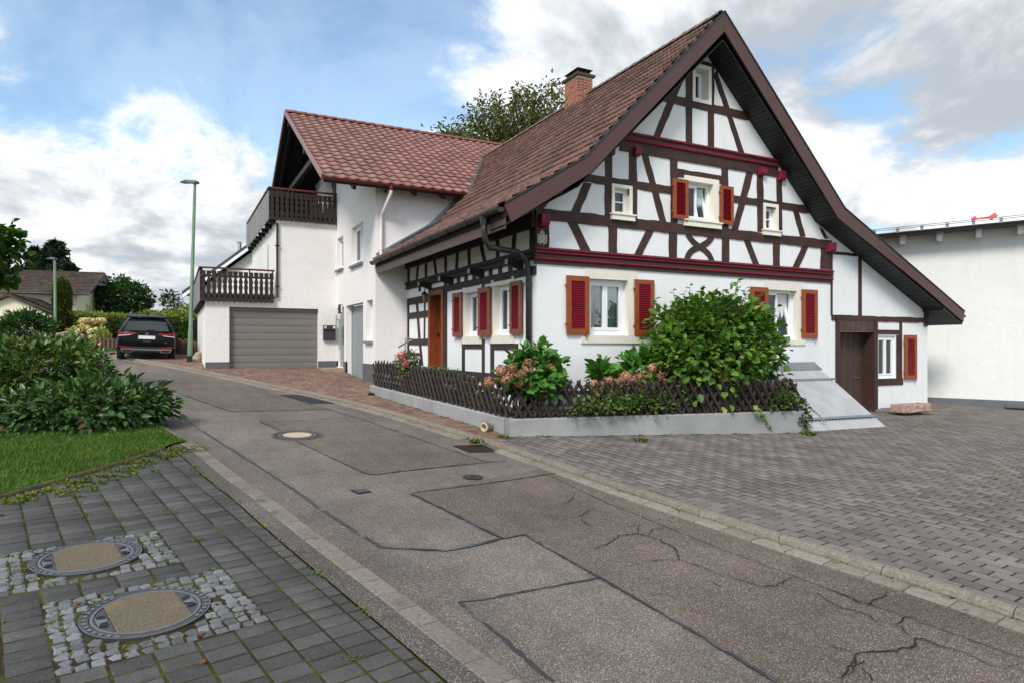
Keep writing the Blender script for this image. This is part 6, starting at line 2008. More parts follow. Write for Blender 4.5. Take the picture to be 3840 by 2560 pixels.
def disc(c, r_, h, name, m, parent, n=40, flat=None, ang=0):
    P = []
    for k in range(n):
        t = 2 * math.pi * k / n; x, y = math.cos(t) * r_, math.sin(t) * r_
        if flat:
            x = max(-flat, min(flat, x))
        P.append(g3(c[0] + x * math.cos(ang) - y * math.sin(ang), c[1] + x * math.sin(ang) + y * math.cos(ang), h))
    return MB().add(P, [tuple(range(n))]).build(name, m, parent)
def manhole(c, r_, label, h, conc, big=True, ang=0, rings=False):
    t = thing('manhole_cover', label, 'manhole cover', g3(*c), 'manhole covers')
    ellipse(c, r_ * .86, r_, -.02, h, 'frame_ring', m_cast, t)
    ellipse(c, r_ * .985, r_ * 1.0, -.02, h + .004, 'outer_rim', m_castlight, t)
    if big:
        n = 40
        for k in range(n):
            a = 2 * math.pi * k / n; 
            if math.sin(a - ang) < -.82 or math.sin(a - ang) > .95:
                continue
            ellipse(c, r_ * .895, r_ * .955, 0, h + .004, 'ring_stud', m_castlight, t, 1, a, a + .085)
        disc(c, r_ * .855, h - .012, 'cover_base', m_room, t)
        ellipse(c, r_ * .80, r_ * .845, -.02, h + .001, 'cover_rim', m_castlight, t)
        disc(c, r_ * .80, h - .006, 'cover_segment', m_cast, t)
        disc(c, r_ * .795, h, 'concrete_fill', conc, t, 48, r_ * .56, ang)
        for s in (-1, 1):
            ca_, sa_ = math.cos(ang), math.sin(ang)
            for dy in (-.16, .0, .16):
                x, y = s * r_ * .67, dy * r_
                disc((c[0] + x * ca_ - y * sa_, c[1] + x * sa_ + y * ca_), .028, h + .001, 'lifting_hole', m_room if dy else m_castlight, t, 10)
            x0, x1 = s * r_ * .70, s * r_ * .76
            P = [g3(c[0] + x * ca_ - y * sa_, c[1] + x * sa_ + y * ca_, h + .0) for x, y in ((x0, -r_ * .22), (x1, -r_ * .18), (x1, r_ * .18), (x0, r_ * .22))]
            mbx = MB().add(P, [(0, 1, 2, 3)] if s > 0 else [(3, 2, 1, 0)]); mbx.build('name_plate', m_castlight, t)
    else:
        for k, (a, b, m) in enumerate(((.80, .86, m_room), (.72, .80, m_cast), (.68, .72, m_castlight), (.56, .68, m_cast))):
            ellipse(c, r_ * a, r_ * b, -.02, h - .004 * (m is m_room) + .001 * k, 'ring', m, t)
        n = 36
        for k in range(n):
            a = 2 * math.pi * k / n; ellipse(c, r_ * .60, r_ * .66, 0, h + .006, 'ring_stud', m_castlight, t, 1, a, a + .09)
        disc(c, r_ * .565, h + .003, 'concrete_fill', conc, t)
    return t
MA = DA + R(12)
manhole((-.15, 4.91), .378, 'large manhole cover with worn concrete centre, nearer one in the driveway', .052, m_manconc, True, R(14))
manhole((-.6, 6.12), .378, 'large manhole cover with worn concrete centre, farther one in the driveway', .052, m_manconc, True, R(12))
manhole((1.8, 11.08), .40, 'round manhole cover with pale concrete centre in the street', .012, m_manconc2, False)
gq = gp(zoom(1500, 1480, 2.688), [(535, 515), (820, 508), (990, 570), (700, 582)])
gl = thing('gully_grate', 'rusty slotted gully grate in the street gutter', 'grate', gq[0])
e1 = gq[1] - gq[0]; e2 = gq[3] - gq[0]
g0 = gq[0]
def gpt(a, b, h):
    p = g0 + e1 * a + e2 * b; return g3(p.x, p.y, h)
MB().add([gpt(0, 0, .006), gpt(1, 0, .006), gpt(1, 1, .006), gpt(0, 1, .006)], [(0, 3, 2, 1)]).build('pit', m_room, gl)
m_rust = M('rusty_iron', srgb(60, 47, 42), .8, .3, 20, bump=.4, metal=.2)
for i in range(9):
    b0_ = i / 9 + .02; b1_ = b0_ + .055
    MB().hexa([gpt(0, b0_, .0), gpt(0, b1_, .0), gpt(1, b1_, .0), gpt(1, b0_, .0), gpt(0, b0_, .016), gpt(0, b1_, .016), gpt(1, b1_, .016), gpt(1, b0_, .016)]).build('bar', m_rust, gl)
for a0, a1 in ((0, .05), (.95, 1)):
    MB().hexa([gpt(a0, 0, 0), gpt(a0, 1, 0), gpt(a1, 1, 0), gpt(a1, 0, 0), gpt(a0, 0, .018), gpt(a0, 1, .018), gpt(a1, 1, .018), gpt(a1, 0, .018)]).build('frame_bar', m_rust, gl)
vq = gp(zR, [(1195, 858), (1305, 848), (1362, 873), (1255, 888)])
vt = thing('square_valve_cover', 'small square iron valve cover in the street', 'valve cover', vq[0])
def quad(P, h, sc_, name, m, parent):
    c_ = sum((Vector(p) for p in P), Vector()) / len(P)
    MB().add([g3(*(c_ + (Vector(p) - c_) * sc_).xy, h) for p in P], [(3, 2, 1, 0)]).build(name, m, parent)
quad(vq, .010, 1, 'frame', m_cast, vt); quad(vq, .013, .86, 'gap', m_room, vt); quad(vq, .015, .78, 'lid', m_cast, vt); quad(vq, .017, .2, 'key', m_castlight, vt)
rc = onG(*zR(2105, 763)); vr = thing('round_valve_cover', 'small round iron valve cover in the street', 'valve cover', rc)
disc((rc.x, rc.y), .135, .010, 'frame', m_cast, vr, 24); disc((rc.x, rc.y), .11, .012, 'gap', m_room, vr, 24); disc((rc.x, rc.y), .10, .014, 'lid', m_cast, vr, 24); quad([(rc.x - .03, rc.y - .02, 0), (rc.x + .03, rc.y - .02, 0), (rc.x + .03, rc.y + .02, 0), (rc.x - .03, rc.y + .02, 0)], .017, 1, 'key', m_room, vr)
# ------------------------------------------------------------------ street lamps
def lamp(base, top, head_dir, r0, r1, hl, label):
    t = thing('street_lamp', label, 'street lamp', base, 'green street lamps')
    b = Vector(base); tp = Vector(top)
    mb = MB(); k = b.lerp(tp, .18)
    mb.tube([b, b.lerp(tp, .03), k, k + (tp - b) * .004, tp], [r0 * 1.05, r0, r0 * .98, r0 * .82, r1], 14); mb.build('pole', m_lamp, t, True)
    mb = MB(); mb.tube([b - Vector((0, 0, .1)), b + Vector((0, 0, .22))], r0 * 1.12, 14); mb.build('pole_foot', m_black, t)
    hd2 = Vector(head_dir).normalized(); s = hd2.cross(Vector((0, 0, 1)))
    a = tp - hd2 * .14 + Vector((0, 0, .02)); e = tp + hd2 * hl + Vector((0, 0, .06))
    vs = []
    for p, wd, h in ((a, .05, .07), (a + hd2 * .1, .10, .10), (e - hd2 * .25, .12, .09), (e, .06, .04)):
        for i, j in ((-1, 0), (1, 0), (.8, 1), (-.8, 1)):
            vs.append(p + s * (wd * i) + Vector((0, 0, h * j)))
    fs = [(i * 4 + j, i * 4 + (j + 1) % 4, (i + 1) * 4 + (j + 1) % 4, (i + 1) * 4 + j) for i in range(3) for j in range(4)] + [(3, 2, 1, 0), (12, 13, 14, 15)]
    MB().add(vs, fs).build('lamp_head', m_anth, t)
    mb = MB(); mb.hexa([e - hd2 * .42 + s * -.07 - Vector((0, 0, .025)), e - hd2 * .42 + s * .07 - Vector((0, 0, .025)), e - hd2 * .08 + s * .06 - Vector((0, 0, .02)), e - hd2 * .08 + s * -.06 - Vector((0, 0, .02)),
                       e - hd2 * .42 + s * -.07, e - hd2 * .42 + s * .07, e - hd2 * .08 + s * .06, e - hd2 * .08 + s * -.06]); mb.build('lens', m_silver, t)
lbp = onG(711, 1362); lb_Z = lbp.dot(FW)
lamp(g3(lbp.x, lbp.y, .05), atZ(731, 692, lb_Z), -RT + FW * .1, .082, .048, .52, 'tall pale green street lamp standing at the garage house corner')
b2_ = atZ(208, 1266, 34.7); lamp((b2_.x, b2_.y, G(b2_.x, b2_.y) - .1), atZ(205, 976, 34.7), -RT, .085, .06, .42, 'pale green street lamp beside the clipped columnar conifer')
b3_ = atZ(531, 1230, 75); lamp((b3_.x, b3_.y, G(b3_.x, b3_.y) - .1), atZ(531, 1146, 75), -RT, .08, .07, .5, 'distant green street lamp showing just above the parked car')
# ------------------------------------------------------------------ car
car = None
cl_, cr_ = onG(430 + 230 / 7.468, 1150 + 1445 / 7.468, .0), onG(430 + 1535 / 7.468, 1150 + 1475 / 7.468, .03)
hdv = Vector((-.025, 1, 0)).normalized(); axw = Vector((hdv.y, -hdv.x, 0))
cc = (cl_ + cr_) / 2
CS = .985
roll = R(2.0); pitch_ = math.atan(GB * hdv.y + GC * hdv.x)
Xc = (axw * math.cos(roll) - Vector((0, 0, math.sin(roll)))).normalized(); Yc = (hdv * math.cos(pitch_) + Vector((0, 0, math.sin(pitch_)))).normalized(); Zc = Xc.cross(Yc).normalized(); Yc = Zc.cross(Xc)
CM = Matrix((Xc, Yc, Zc)).transposed().to_4x4() @ Matrix.Scale(CS, 4)
org = Vector((cc.x, cc.y, (G(cl_.x, cl_.y) + G(cr_.x, cr_.y) + .03) / 2)) 
CM.translation = org - (CM.to_3x3() @ Vector((0, .80, 0)))     # local origin: rear bumper centre on the ground, y forward
car = thing('parked_car', 'black compact SUV with red tail lights parked half on the footway', 'car', CM.translation)
def cpart(mb, name, m, parent=None, smooth=True):
    mb.v = [tuple(CM @ Vector(p)) for p in mb.v]
    o = mb.build(name, m, parent or car, smooth)
    return o
def ringsec(y, pts):
    """closed section at y from half-outline (x,z) listed bottom to top"""
    return [(x, y, z) for x, z in pts] + [(-x, y, z) for x, z in reversed(pts)]
def loft(secs):
    mb = MB(); k = len(secs[0]); vs = [p for s_ in secs for p in s_]
    fs = [(i * k + j, (i + 1) * k + j, (i + 1) * k + (j + 1) % k, i * k + (j + 1) % k) for i in range(len(secs) - 1) for j in range(k)]
    fs += [tuple(range(k)), tuple(range(len(secs) * k - 1, (len(secs) - 1) * k - 1, -1))]
    return mb.add(vs, fs)
def half(w_, zb_, zs, wt, zt):        # sill width, bottom, shoulder height, top width, top
    return [(w_ * .86, zb_), (w_ * .97, zb_ + .06), (w_ * 1.0, zb_ + .22), (w_ * .995, (zb_ + zs) / 2 + .1), (w_ * .975, zs - .06), (w_ * .94, zs), (wt + (w_ * .94 - wt) * .55, zs + (zt - zs) * .45), (wt, zt - .10), (wt * .90, zt - .025), (wt * .5, zt), (0.001, zt + .008)]
secs = []
for y, w_, zb_, zs, wt, zt in ((.0, .84, .42, .95, .76, .98), (.05, .89, .34, .99, .74, 1.06), (.22, .915, .27, 1.02, .70, 1.28), (.42, .92, .25, 1.03, .645, 1.48), (.62, .92, .25, 1.03, .625, 1.555), (1.2, .92, .25, 1.02, .62, 1.60), (2.2, .92, .25, 1.0, .62, 1.59), (2.7, .92, .25, .99, .60, 1.50), (3.25, .915, .26, .98, .70, 1.08), (3.8, .90, .28, .92, .66, .97), (4.2, .84, .32, .80, .60, .84), (4.36, .70, .40, .66, .50, .70)):
    secs.append(ringsec(y, half(w_, zb_, zs, wt, zt)))
body = cpart(loft(secs), 'body', m_car)
def face(pts, name, m, th=.012, parent=None, dirv=(0, -1, 0)):
    mb = MB().prism(pts, Vector(dirv) * th); return cpart(mb, name, m, parent, False)
def bodyy(z):                          # rear surface y by height
    T_ = [(.42, -.0), (.95, -.0), (.99, .02), (1.06, .05), (1.28, .22), (1.48, .42), (1.555, .62)]
    for (a, ya), (b, yb2) in zip(T_, T_[1:]):
        if z <= b:
            return ya + (yb2 - ya) * max(0, (z - a)) / (b - a)
    return .6
rw = [(-.66, 1.07), (.66, 1.07), (.60, 1.30), (.53, 1.46), (-.53, 1.46), (-.60, 1.30)]
mb = MB(); zz = np.linspace(1.06, 1.47, 6); vs = []
for z in zz:
    wdt = .70 - (z - 1.06) * .34
    for i in range(9):
        x = -wdt + 2 * wdt * i / 8; vs.append((x, bodyy(z) - .022 + .02 * (x / wdt) ** 2, z))
mb.add(vs, [(r_ * 9 + i, r_ * 9 + i + 1, (r_ + 1) * 9 + i + 1, (r_ + 1) * 9 + i) for r_ in range(5) for i in range(8)]); cpart(mb, 'rear_window', m_carglass)
mb = MB(); mb.prism([(-.62, .30, 1.50), (.62, .30, 1.50), (.60, .62, 1.585), (-.60, .62, 1.585)], (0, 0, .03)); cpart(mb, 'roof_spoiler', m_car)
for s in (-1, 1):
    P = [(s * .885, .03, .985), (s * .33, -.012, .965), (s * .36, -.012, .93), (s * .52, -.014, .885), (s * .89, .03, .845)]
    o = face(P, 'tail_light', m_tail, .02)
    P = [(s * .885, .0, .875), (s * .50, -.035, .905), (s * .52, -.035, .89), (s * .885, .0, .85)]
    face(P, 'reversing_light', m_plate, .006, o)
    face([(s * .84, -.012, .52), (s * .42, -.03, .50), (s * .42, -.03, .46), (s * .84, -.012, .475)], 'reflector', m_tail, .015)
    mb = MB()
    cx_, cz_ = s * .60, .355
    P = [(cx_ - .19, cz_), (cx_ - .13, cz_ + .055), (cx_ + .17, cz_ + .055), (cx_ + .19, cz_ + .01), (cx_ + .13, cz_ - .05), (cx_ - .15, cz_ - .05)]
    face([(x, -.045, z) for x, z in P], 'exhaust_trim', m_chrome, .02); face([(cx_ + (x - cx_) * .84, -.064, cz_ + (z - cz_) * .78) for x, z in P], 'exhaust_mouth', m_room, .004)
    # wheels
    for yw in (.80, 3.43):
        mb = MB(); n = 28; vs = []
        for (x, r_) in ((.70, .27), (.70, .325), (.73, .345), (.90, .345), (.925, .325), (.925, .22)):
            for k in range(n):
                a = 2 * math.pi * k / n; vs.append((s * x, yw + math.cos(a) * r_, .345 + math.sin(a) * r_))
        mb.add(vs, [(i * n + k, i * n + (k + 1) % n, (i + 1) * n + (k + 1) % n, (i + 1) * n + k) for i in range(5) for k in range(n)]); whl = cpart(mb, 'wheel', m_tyre)
        mb = MB(); mb.add([(s * .915, yw + math.cos(2 * math.pi * k / 20) * .225, .345 + math.sin(2 * math.pi * k / 20) * .225) for k in range(20)], [tuple(range(20))]); cpart(mb, 'rim', m_silver, whl, False)
    mb = MB(); mb.tube([(s * .90, 2.75, 1.0), (s * .98, 2.72, 1.02)], .03, 6)
    mb.hexa([(s * .96, 2.65, .98), (s * 1.06, 2.62, .99), (s * 1.06, 2.80, .99), (s * .96, 2.80, .98), (s * .97, 2.66, 1.13), (s * 1.05, 2.64, 1.12), (s * 1.05, 2.78, 1.12), (s * .97, 2.78, 1.13)]); cpart(mb, 'wing_mirror', m_car)
    mb = MB(); mb.tube([(s * .57, .75, 1.575), (s * .57, .82, 1.645), (s * .56, 2.2, 1.665), (s * .55, 2.45, 1.59)], .02, 6); cpart(mb, 'roof_rail', m_silver)
    mb = MB(); mb.prism([(s * .925, .78, 1.06), (s * .925, 2.85, 1.02), (s * .70, 2.45, 1.46), (s * .68, 1.0, 1.47)], (s * .01, 0, 0)); cpart(mb, 'side_window', m_carglass, None, False)
    # wheel arch trim
    mb = MB(); n = 10
    for yw in (.80, 3.43):
        mb.tube([(s * .925, yw + .39 * math.cos(math.pi * k / n), .345 + .39 * math.sin(math.pi * k / n)) for k in range(n + 1)], .035, 5)
    cpart(mb, 'wheel_arch', m_plastic)
face([(-.82, .0, .50), (-.80, .0, .34), (.80, .0, .34), (.82, .0, .50)], 'bumper', m_plastic, .03)
face([(-.80, -.03, .43), (.80, -.03, .43), (.76, -.03, .385), (-.76, -.03, .385)], 'diffuser_trim', m_silver, .012)
face([(-.62, .0, .34), (.62, .0, .34), (.55, .08, .27), (-.55, .08, .27)], 'underbody', m_plastic, .03)
mb = MB(); mb.box(-.68, .68, .3, 4.1, .26, .36); cpart(mb, 'floorpan', m_plastic, None, False)
pl = face([(-.26, -.016, .885), (.26, -.016, .885), (.26, -.016, .77), (-.26, -.016, .77)], 'number_plate', m_plate, .012)
mb = MB(); mb.box(-.30, .30, -.012, .0, .755, .90); cpart(mb, 'plate_recess', m_plastic, None, False)
face([(-.05, -.012, .985), (.05, -.012, .985), (.05, -.012, .965), (-.02, -.012, .962), (-.02, -.012, .955), (.05, -.012, .945), (.05, -.012, .91), (-.05, -.012, .91), (-.05, -.012, .925), (.02, -.012, .93), (.02, -.012, .94), (-.05, -.012, .955)], 'badge', m_chrome, .014)
for txt, x, z, size in (('Ateca', .0, .665, .10), ('FR', .60, .64, .06)):
    me = text_mesh(txt, size, .004)
    mx = CM @ Matrix(((1, 0, 0, x), (0, 0, -1, -.012), (0, 1, 0, z), (0, 0, 0, 1)))
    obj('lettering', me, m_chrome, car, mx)
mb = MB(); mb.beam((-.02, .03, 1.075), (.26, .06, 1.09), .04, .03); mb.beam((.2, .06, 1.085), (.42, .075, 1.10), .015, .015); cpart(mb, 'wiper', m_black, None, False)
mb = MB(); mb.tube([(0, .85, 1.58), (0, .80, 1.64), (0, .62, 1.80)], [.035, .02, .006], 6); cpart(mb, 'antenna', m_black, None, False)
mb = MB(); mb.box(-.9, .9, .5, 3.6, .26, .5)
# ------------------------------------------------------------------ boulder, palisades, bollards, slat fence
bp_ = onG(745, 1358); rock('boulder', 'pale rough boulder at the foot of the garage corner behind the lamp', 'boulder', (bp_.x + .05, bp_.y + .1, G(bp_.x, bp_.y) + .16), .25, .22, .22, m_boulder, 5)
def palisade(a, b, n, h, label, w_=.16):
    a = Vector(a); b = Vector(b); t = thing('log_palisade', label, 'palisade', g3(*a), 'log palisades at the verge')
    for i in range(n):
        p = a.lerp(b, (i + .5) / n); r_ = (b - a).length / n * .5; hh = h * random.uniform(.88, 1.08)
        mb = MB(); z0 = G(p.x, p.y); mb.tube([(p.x, p.y, z0 - .1), (p.x, p.y, z0 + hh - .03), (p.x, p.y, z0 + hh)], [r_, r_ * .98, r_ * .8], 9); mb.build('log', m_log, t)
palisade((.12, 30.0), (.86, 29.2), 7, .62, 'short row of upright wooden logs between the car and the garage corner')
palisade((-3.0, 33.2), (-1.6, 33.0), 9, .42, 'short row of upright wooden logs left of the parked car')
sf = thing('slat_fence', 'dark grey horizontal slat fence beside the garage corner', 'fence', g3(.6, 31))
f0 = atZ(722, 1225, 29.5); f1 = atZ(750, 1225, 29.5)
for i in range(7):
    z = f0.z - .02 - i * .105; mb = MB(); mb.beam((f0.x - .3, f0.y, z), (f1.x + .6, f1.y - .2, z), .02, .095); mb.build('slat', m_anth, sf)
mb = MB(); mb.box(f0.x - .1, f0.x - .02, f0.y + .02, f0.y + .1, G(f0.x, f0.y), f0.z + .05); mb.build('post', m_anth, sf)
for k, (x, y0, y1, lab) in enumerate(((347, 1256, 1296, 'stout round concrete bollard nearest the parked car'), (303, 1253, 1290, 'stout round concrete bollard, second from the car'), (270, 1255, 1288, 'stout round concrete bollard, third from the car'), (240, 1252, 1288, 'stout round concrete bollard farthest from the car beside a red rock'))):
    Z_ = 30.8 + k * .8; p = atZ(x, y1, Z_); tp = atZ(x, y0, Z_); mb = MB(); g_ = G(p.x, p.y) - .1
    mb.lathe([(.17, g_), (.165, tp.z - .05), (.14, tp.z), (0.0001, tp.z + .015)], p.x, p.y, 16); o = mb.build('bollard', m_granite, None, True); tag(o, lab, 'bollard', 'concrete bollards on the verge')
rp = atZ(237, 1255, 33.6); rock('red_rock', 'pinkish standing rock beside the farthest bollard', 'rock', (rp.x, rp.y + .3, rp.z - .25), .45, .3, .45, m_boulder, 9)
# ------------------------------------------------------------------ houses up the street
fh = thing('cream_house', 'cream rendered house with dark brown tiled roof up the street', 'house', atZ(150, 1290, 48))
gd2 = (RT * -.358 + FW * .934).normalized(); ld = (RT * .934 + FW * .358).normalized()      # gable recedes along gd2, long wall along ld
c0 = atZ(290, 1297, 46); 
Fn = -gd2
FP = Plane((c0.x, c0.y, 0), ld, Fn)
GN_ = ld
FG = Plane((c0.x, c0.y, 0), gd2, ld)
uL = FP.px(-700, 1200)[0]
ze_ = 3.78; RISE = 1.5
dep = 7.6
gl_ = G(c0.x, c0.y) - .6
ri = FG.px(*zH(1625, 160))
mb = MB(); 
P = [(0, gl_), (dep, gl_), (dep, ze_), (dep / 2, ze_ + RISE), (0, ze_)]
mb.prism([FG.at(u, v, 0) for u, v in P], ld * uL); mb.build('wall', m_cream_wall, fh)
ov = .75; gov = .9; rz = RISE / (dep / 2)
rmb = MB()
for a, b in (((-ov, ze_ - ov * rz), (dep / 2, ze_ + RISE)), ((dep / 2, ze_ + RISE), (dep + ov, ze_ - ov * rz))):
    P = [FG.at(a[0], a[1] + .02, gov), FG.at(b[0], b[1] + .02, gov), FG.at(b[0], b[1] + .20, gov), FG.at(a[0], a[1] + .20, gov)]
    rmb.prism(P, ld * (uL - gov))
m_rooffar = M('roof_tile_far', srgb(74, 60, 54), .7, .25, 3, rnd=.25, tint=(srgb(86, 82, 52), 1.5, .52, .7))
frf = rmb.build('roof', m_white, fh)
tf = tile_mesh('roof_tile', .30, .40, .022, 1, .03, 4, .05)
slf = math.hypot(dep / 2 + ov, (dep / 2 + ov) * rz)
top_ = FG.at(dep / 2, ze_ + RISE + .22, gov); dn = FG.at(-ov, ze_ - ov * rz + .22, gov) - top_
TF = tile_field(top_, dn, -ld, int(slf / .36) + 1, 46, .36, .30, lambda p: not visible(p.x, p.y, p.z, .05))
pieces(frf, 'roof_tile', tf, TF, m_rooffar, 'roof_tiles', 300, lambda q: -q.to_translation().dot(RT))
mb = MB(); mb.beam(FG.at(dep / 2, ze_ + RISE + .24, gov), FG.at(dep / 2, ze_ + RISE + .24, uL + 2), .3, .1); mb.build('ridge', m_rooffar, fh)
mb = MB(); P0 = FG.at(-ov, ze_ - ov * rz + .1, gov); 
for a, b in (((-ov, ze_ - ov * rz), (dep / 2, ze_ + RISE)), ((dep / 2, ze_ + RISE), (dep + ov, ze_ - ov * rz))):
    mb.beam(FG.at(a[0], a[1] + .18, gov + .02), FG.at(b[0], b[1] + .18, gov + .02), .05, .22)
mb.build('verge_board', m_rooffar, fh)
for k in (.28, .62):
    mb = MB(); y = dep / 2 + (dep / 2) * k; mb.beam(FG.at(y, ze_ + RISE - rz * (y - dep / 2) - .12, 0), FG.at(y, ze_ + RISE - rz * (y - dep / 2) - .12, gov), .14, .16); mb.build('purlin_end', m_white, fh)
gutter_mesh([FG.at(-ov - .06, ze_ - ov * rz + .08, gov), FG.at(-ov - .06, ze_ - ov * rz + .08, uL + 3)], .07, m_gutter, fh)
for u in (-.25, -7.4):
    mb = MB(); mb.tube([FP.at(u, ze_ - .25, ov), FP.at(u + .1, ze_ - .5, .3), FP.at(u + .2, ze_ - .9, .08), FP.at(u + .2, gl_ + .4, .08)], .06, 8); mb.build('downpipe', m_pipe_white, fh, True)
for k in range(3):
    a = 2.2 + k * .55; mb = MB(); FG.box(mb, a, a + .22, ze_ - 2.2, ze_ - .65, .0, .02); mb.build('slit_window', m_white, fh); mb = MB(); FG.box(mb, a + .05, a + .17, ze_ - 2.1, ze_ - .75, .02, .03); mb.build('pane', m_carglass, fh)
for a, b in ((-10.6, -9.4),):
    mb = MB(); FP.box(mb, a, b, ze_ - 1.6, ze_ - .45, .0, .05); wn_ = mb.build('window', m_white, fh); mb = MB(); FP.box(mb, a + .1, b - .1, ze_ - 1.5, ze_ - .55, .05, .06); mb.build('pane', m_carglass, wn_)
sk0 = top_ + dn * .45 - ld * 8.2
mb = MB()
for i in range(3):
    for j in range(2):
        p = sk0 - ld * (i * .28) + dn.normalized() * (j * .34) + Vector((0, 0, .06)); mb.prism([p, p - ld * .22, p - ld * .22 + dn.normalized() * .28, p + dn.normalized() * .28], (0, 0, .02))
mb.build('glass_tiles', m_zinc, fh)
chp = FG.at(dep / 2, ze_ + RISE, -12.2); mb = MB(); mb.box(chp.x - .35, chp.x + .35, chp.y - .35, chp.y + .35, chp.z - .3, chp.z + 1.05); mb.build('chimney', m_rooffar, fh)
# its front outbuilding, gable to the street
ob = thing('cream_outbuilding', 'low cream outbuilding with dark tiled roof in front of the cream house', 'building', atZ(40, 1297, 41))
o0 = atZ(*zH(780, 900), 41); OP = Plane((o0.x, o0.y, 0), ld, Fn); OS = Plane((o0.x, o0.y, 0), gd2, ld)
zap = OP.px(*zH(175, 520)); zer = OP.px(*zH(780, 765))
sl2 = (zap[1] - zer[1]) / (zer[0] - zap[0]); wl_ = 2 * zap[0]
og = G(o0.x, o0.y) - .5
P = [(0, og), (0, zer[1] - .1), zap, (wl_, zer[1] - .1), (wl_, og)]
mb = MB(); OP.poly(mb, P, -5.2, 0); mb.build('wall', m_cream_wall, ob)
rb = MB()
for s0, s1 in ((zap[0], .55), (zap[0], wl_ - .55)):
    a = (s0, zap[1] + .0); b = (s1, zap[1] - abs(s1 - zap[0]) * sl2)
    rb.prism([OP.at(a[0], a[1] + .02, .3), OP.at(b[0], b[1] + .02, .3), OP.at(b[0], b[1] + .18, .3), OP.at(a[0], a[1] + .18, .3)], Fn * -5.8)
orf = rb.build('roof', m_rooffar, ob)
topo = OP.at(zap[0], zap[1] + .19, .3); dno = OP.at(.55, zap[1] - abs(.55 - zap[0]) * sl2 + .19, .3) - topo
TO = tile_field(topo, dno, -Fn, int(dno.length / .34) + 1, 19, .34, .30); pieces(orf, 'roof_tile', tf, TO, m_rooffar, 'roof_tiles', 300)
mb = MB(); mb.tube([OS.at(-.1, zer[1] - .25, .5), OS.at(-.1, zer[1] - .45, .15), OS.at(-.1, zer[1] - .8, .06), OS.at(-.1, og + .3, .06)], .055, 8); mb.build('downpipe', m_pipe_white, ob, True)
mb = MB(); OS.box(mb, 1.1, 2.0, og, zer[1] - 1.05, 0, .03); mb.build('side_door', m_door_wood, ob)
# house behind the lower balcony
bh_ = thing('white_gabled_house', 'white house with dark slate roof and steel flue rising behind the lower balcony', 'house', atZ(830, 1297, 42))
BP = Plane(tuple(atZ(935, 1297, 42).xy) + (0,), RT, -FW)
e0 = BP.px(700, 1108); e1 = BP.px(935, 938)
sl3 = (e1[1] - e0[1]) / (e1[0] - e0[0]); ap = (e0[0] + 8, e0[1] + 8 * sl3)
gb_ = G(5, 46) - 1
mb = MB(); BP.poly(mb, [(e0[0] + .5, gb_), (e0[0] + .5, e0[1] + .5 * sl3 - .25), (ap[0], ap[1] - .25), (ap[0] * 2 - e0[0] - .5, e0[1] + .5 * sl3 - .25), (ap[0] * 2 - e0[0] - .5, gb_)], -8, 0); mb.build('wall', m_hall, bh_)
mb = MB()
for s in (-1, 1):
    a = (ap[0] + s * (e0[0] - ap[0]) * -1, e0[1]) if s > 0 else (e0[0], e0[1])
    mb.prism([BP.at(a[0], a[1] - .04, .6), BP.at(ap[0], ap[1] - .04, .6), BP.at(ap[0], ap[1] + .2, .6), BP.at(a[0], a[1] + .2, .6)], FW * 9)
mb.build('roof', m_anth, bh_)
mb = MB(); mb.prism([BP.at(e0[0], e0[1] - .24, .62), BP.at(ap[0], ap[1] - .24, .62), BP.at(ap[0], ap[1] - .03, .62), BP.at(e0[0], e0[1] - .03, .62)], FW * .06); mb.build('barge_board', m_white, bh_)
flp = BP.px(898, 960, -2); mb = MB(); mb.tube([BP.at(flp[0], flp[1] - .4, -2), BP.at(flp[0], BP.px(898, 913, -2)[1], -2)], .13, 10); mb.lathe([(.2, 0), (.19, .02), (.02, .1)], 0, 0, 10)
tpf = BP.at(flp[0], BP.px(898, 910, -2)[1], -2); nv0 = len(mb.v) - 30; mb.v = mb.v[:nv0] + [(x + tpf.x, y + tpf.y, z + tpf.z) for x, y, z in mb.v[nv0:]]; mb.build('flue', m_steel, bh_)
mb = MB(); gq_ = BP.at(e0[0] - .05, e0[1] + .02, .6); mb.tube([gq_, gq_ - Vector((0, 0, .5)) + RT * .1, gq_ - Vector((0, 0, .8)) + RT * .55, gq_ - Vector((0, 0, 3)) + RT * .55], .06, 8); mb.build('downpipe', m_zinc, bh_, True)
# ------------------------------------------------------------------ plants
def unit(a):
    return a / np.maximum(np.linalg.norm(a, axis=-1, keepdims=True), 1e-9)
def leaves(P, D, Nn, Ln, wr, six=False, fold=.12, droop=.12):
    """leaf blades as a mesh: P base, D direction, Nn rough normal, Ln length"""
    D = unit(D); S = unit(np.cross(D, Nn)); Nn = np.cross(S, D)
    L_ = Ln[:, None]; W_ = L_ * wr
    n = len(P)
    if six:
        prof_ = [(0, 0, 0), (.32, 1, fold), (.68, .85, fold * .8 - droop * .4), (1, 0, -droop), (.68, -.85, fold * .8 - droop * .4), (.32, -1, fold)]
        V = np.stack([P + D * (L_ * t) + S * (W_ * w_) + Nn * (L_ * h) for t, w_, h in prof_], 1).reshape(-1, 3)
        b = (np.arange(n) * 6)[:, None]
        F = np.concatenate([b + np.array([[0, 1, 2, 3]]), b + np.array([[0, 3, 4, 5]])], 0)
    else:
        prof_ = [(0, 0, 0), (.45, 1, fold), (1, 0, -droop), (.45, -1, fold)]
        V = np.stack([P + D * (L_ * t) + S * (W_ * w_) + Nn * (L_ * h) for t, w_, h in prof_], 1).reshape(-1, 3)
        b = (np.arange(n) * 4)[:, None]
        F = np.concatenate([b + np.array([[0, 1, 2]]), b + np.array([[0, 2, 3]])], 0)
    return V, F
def leafobj(name, VF, m, parent):
    return obj(name, npmesh(name, *VF), m, parent)
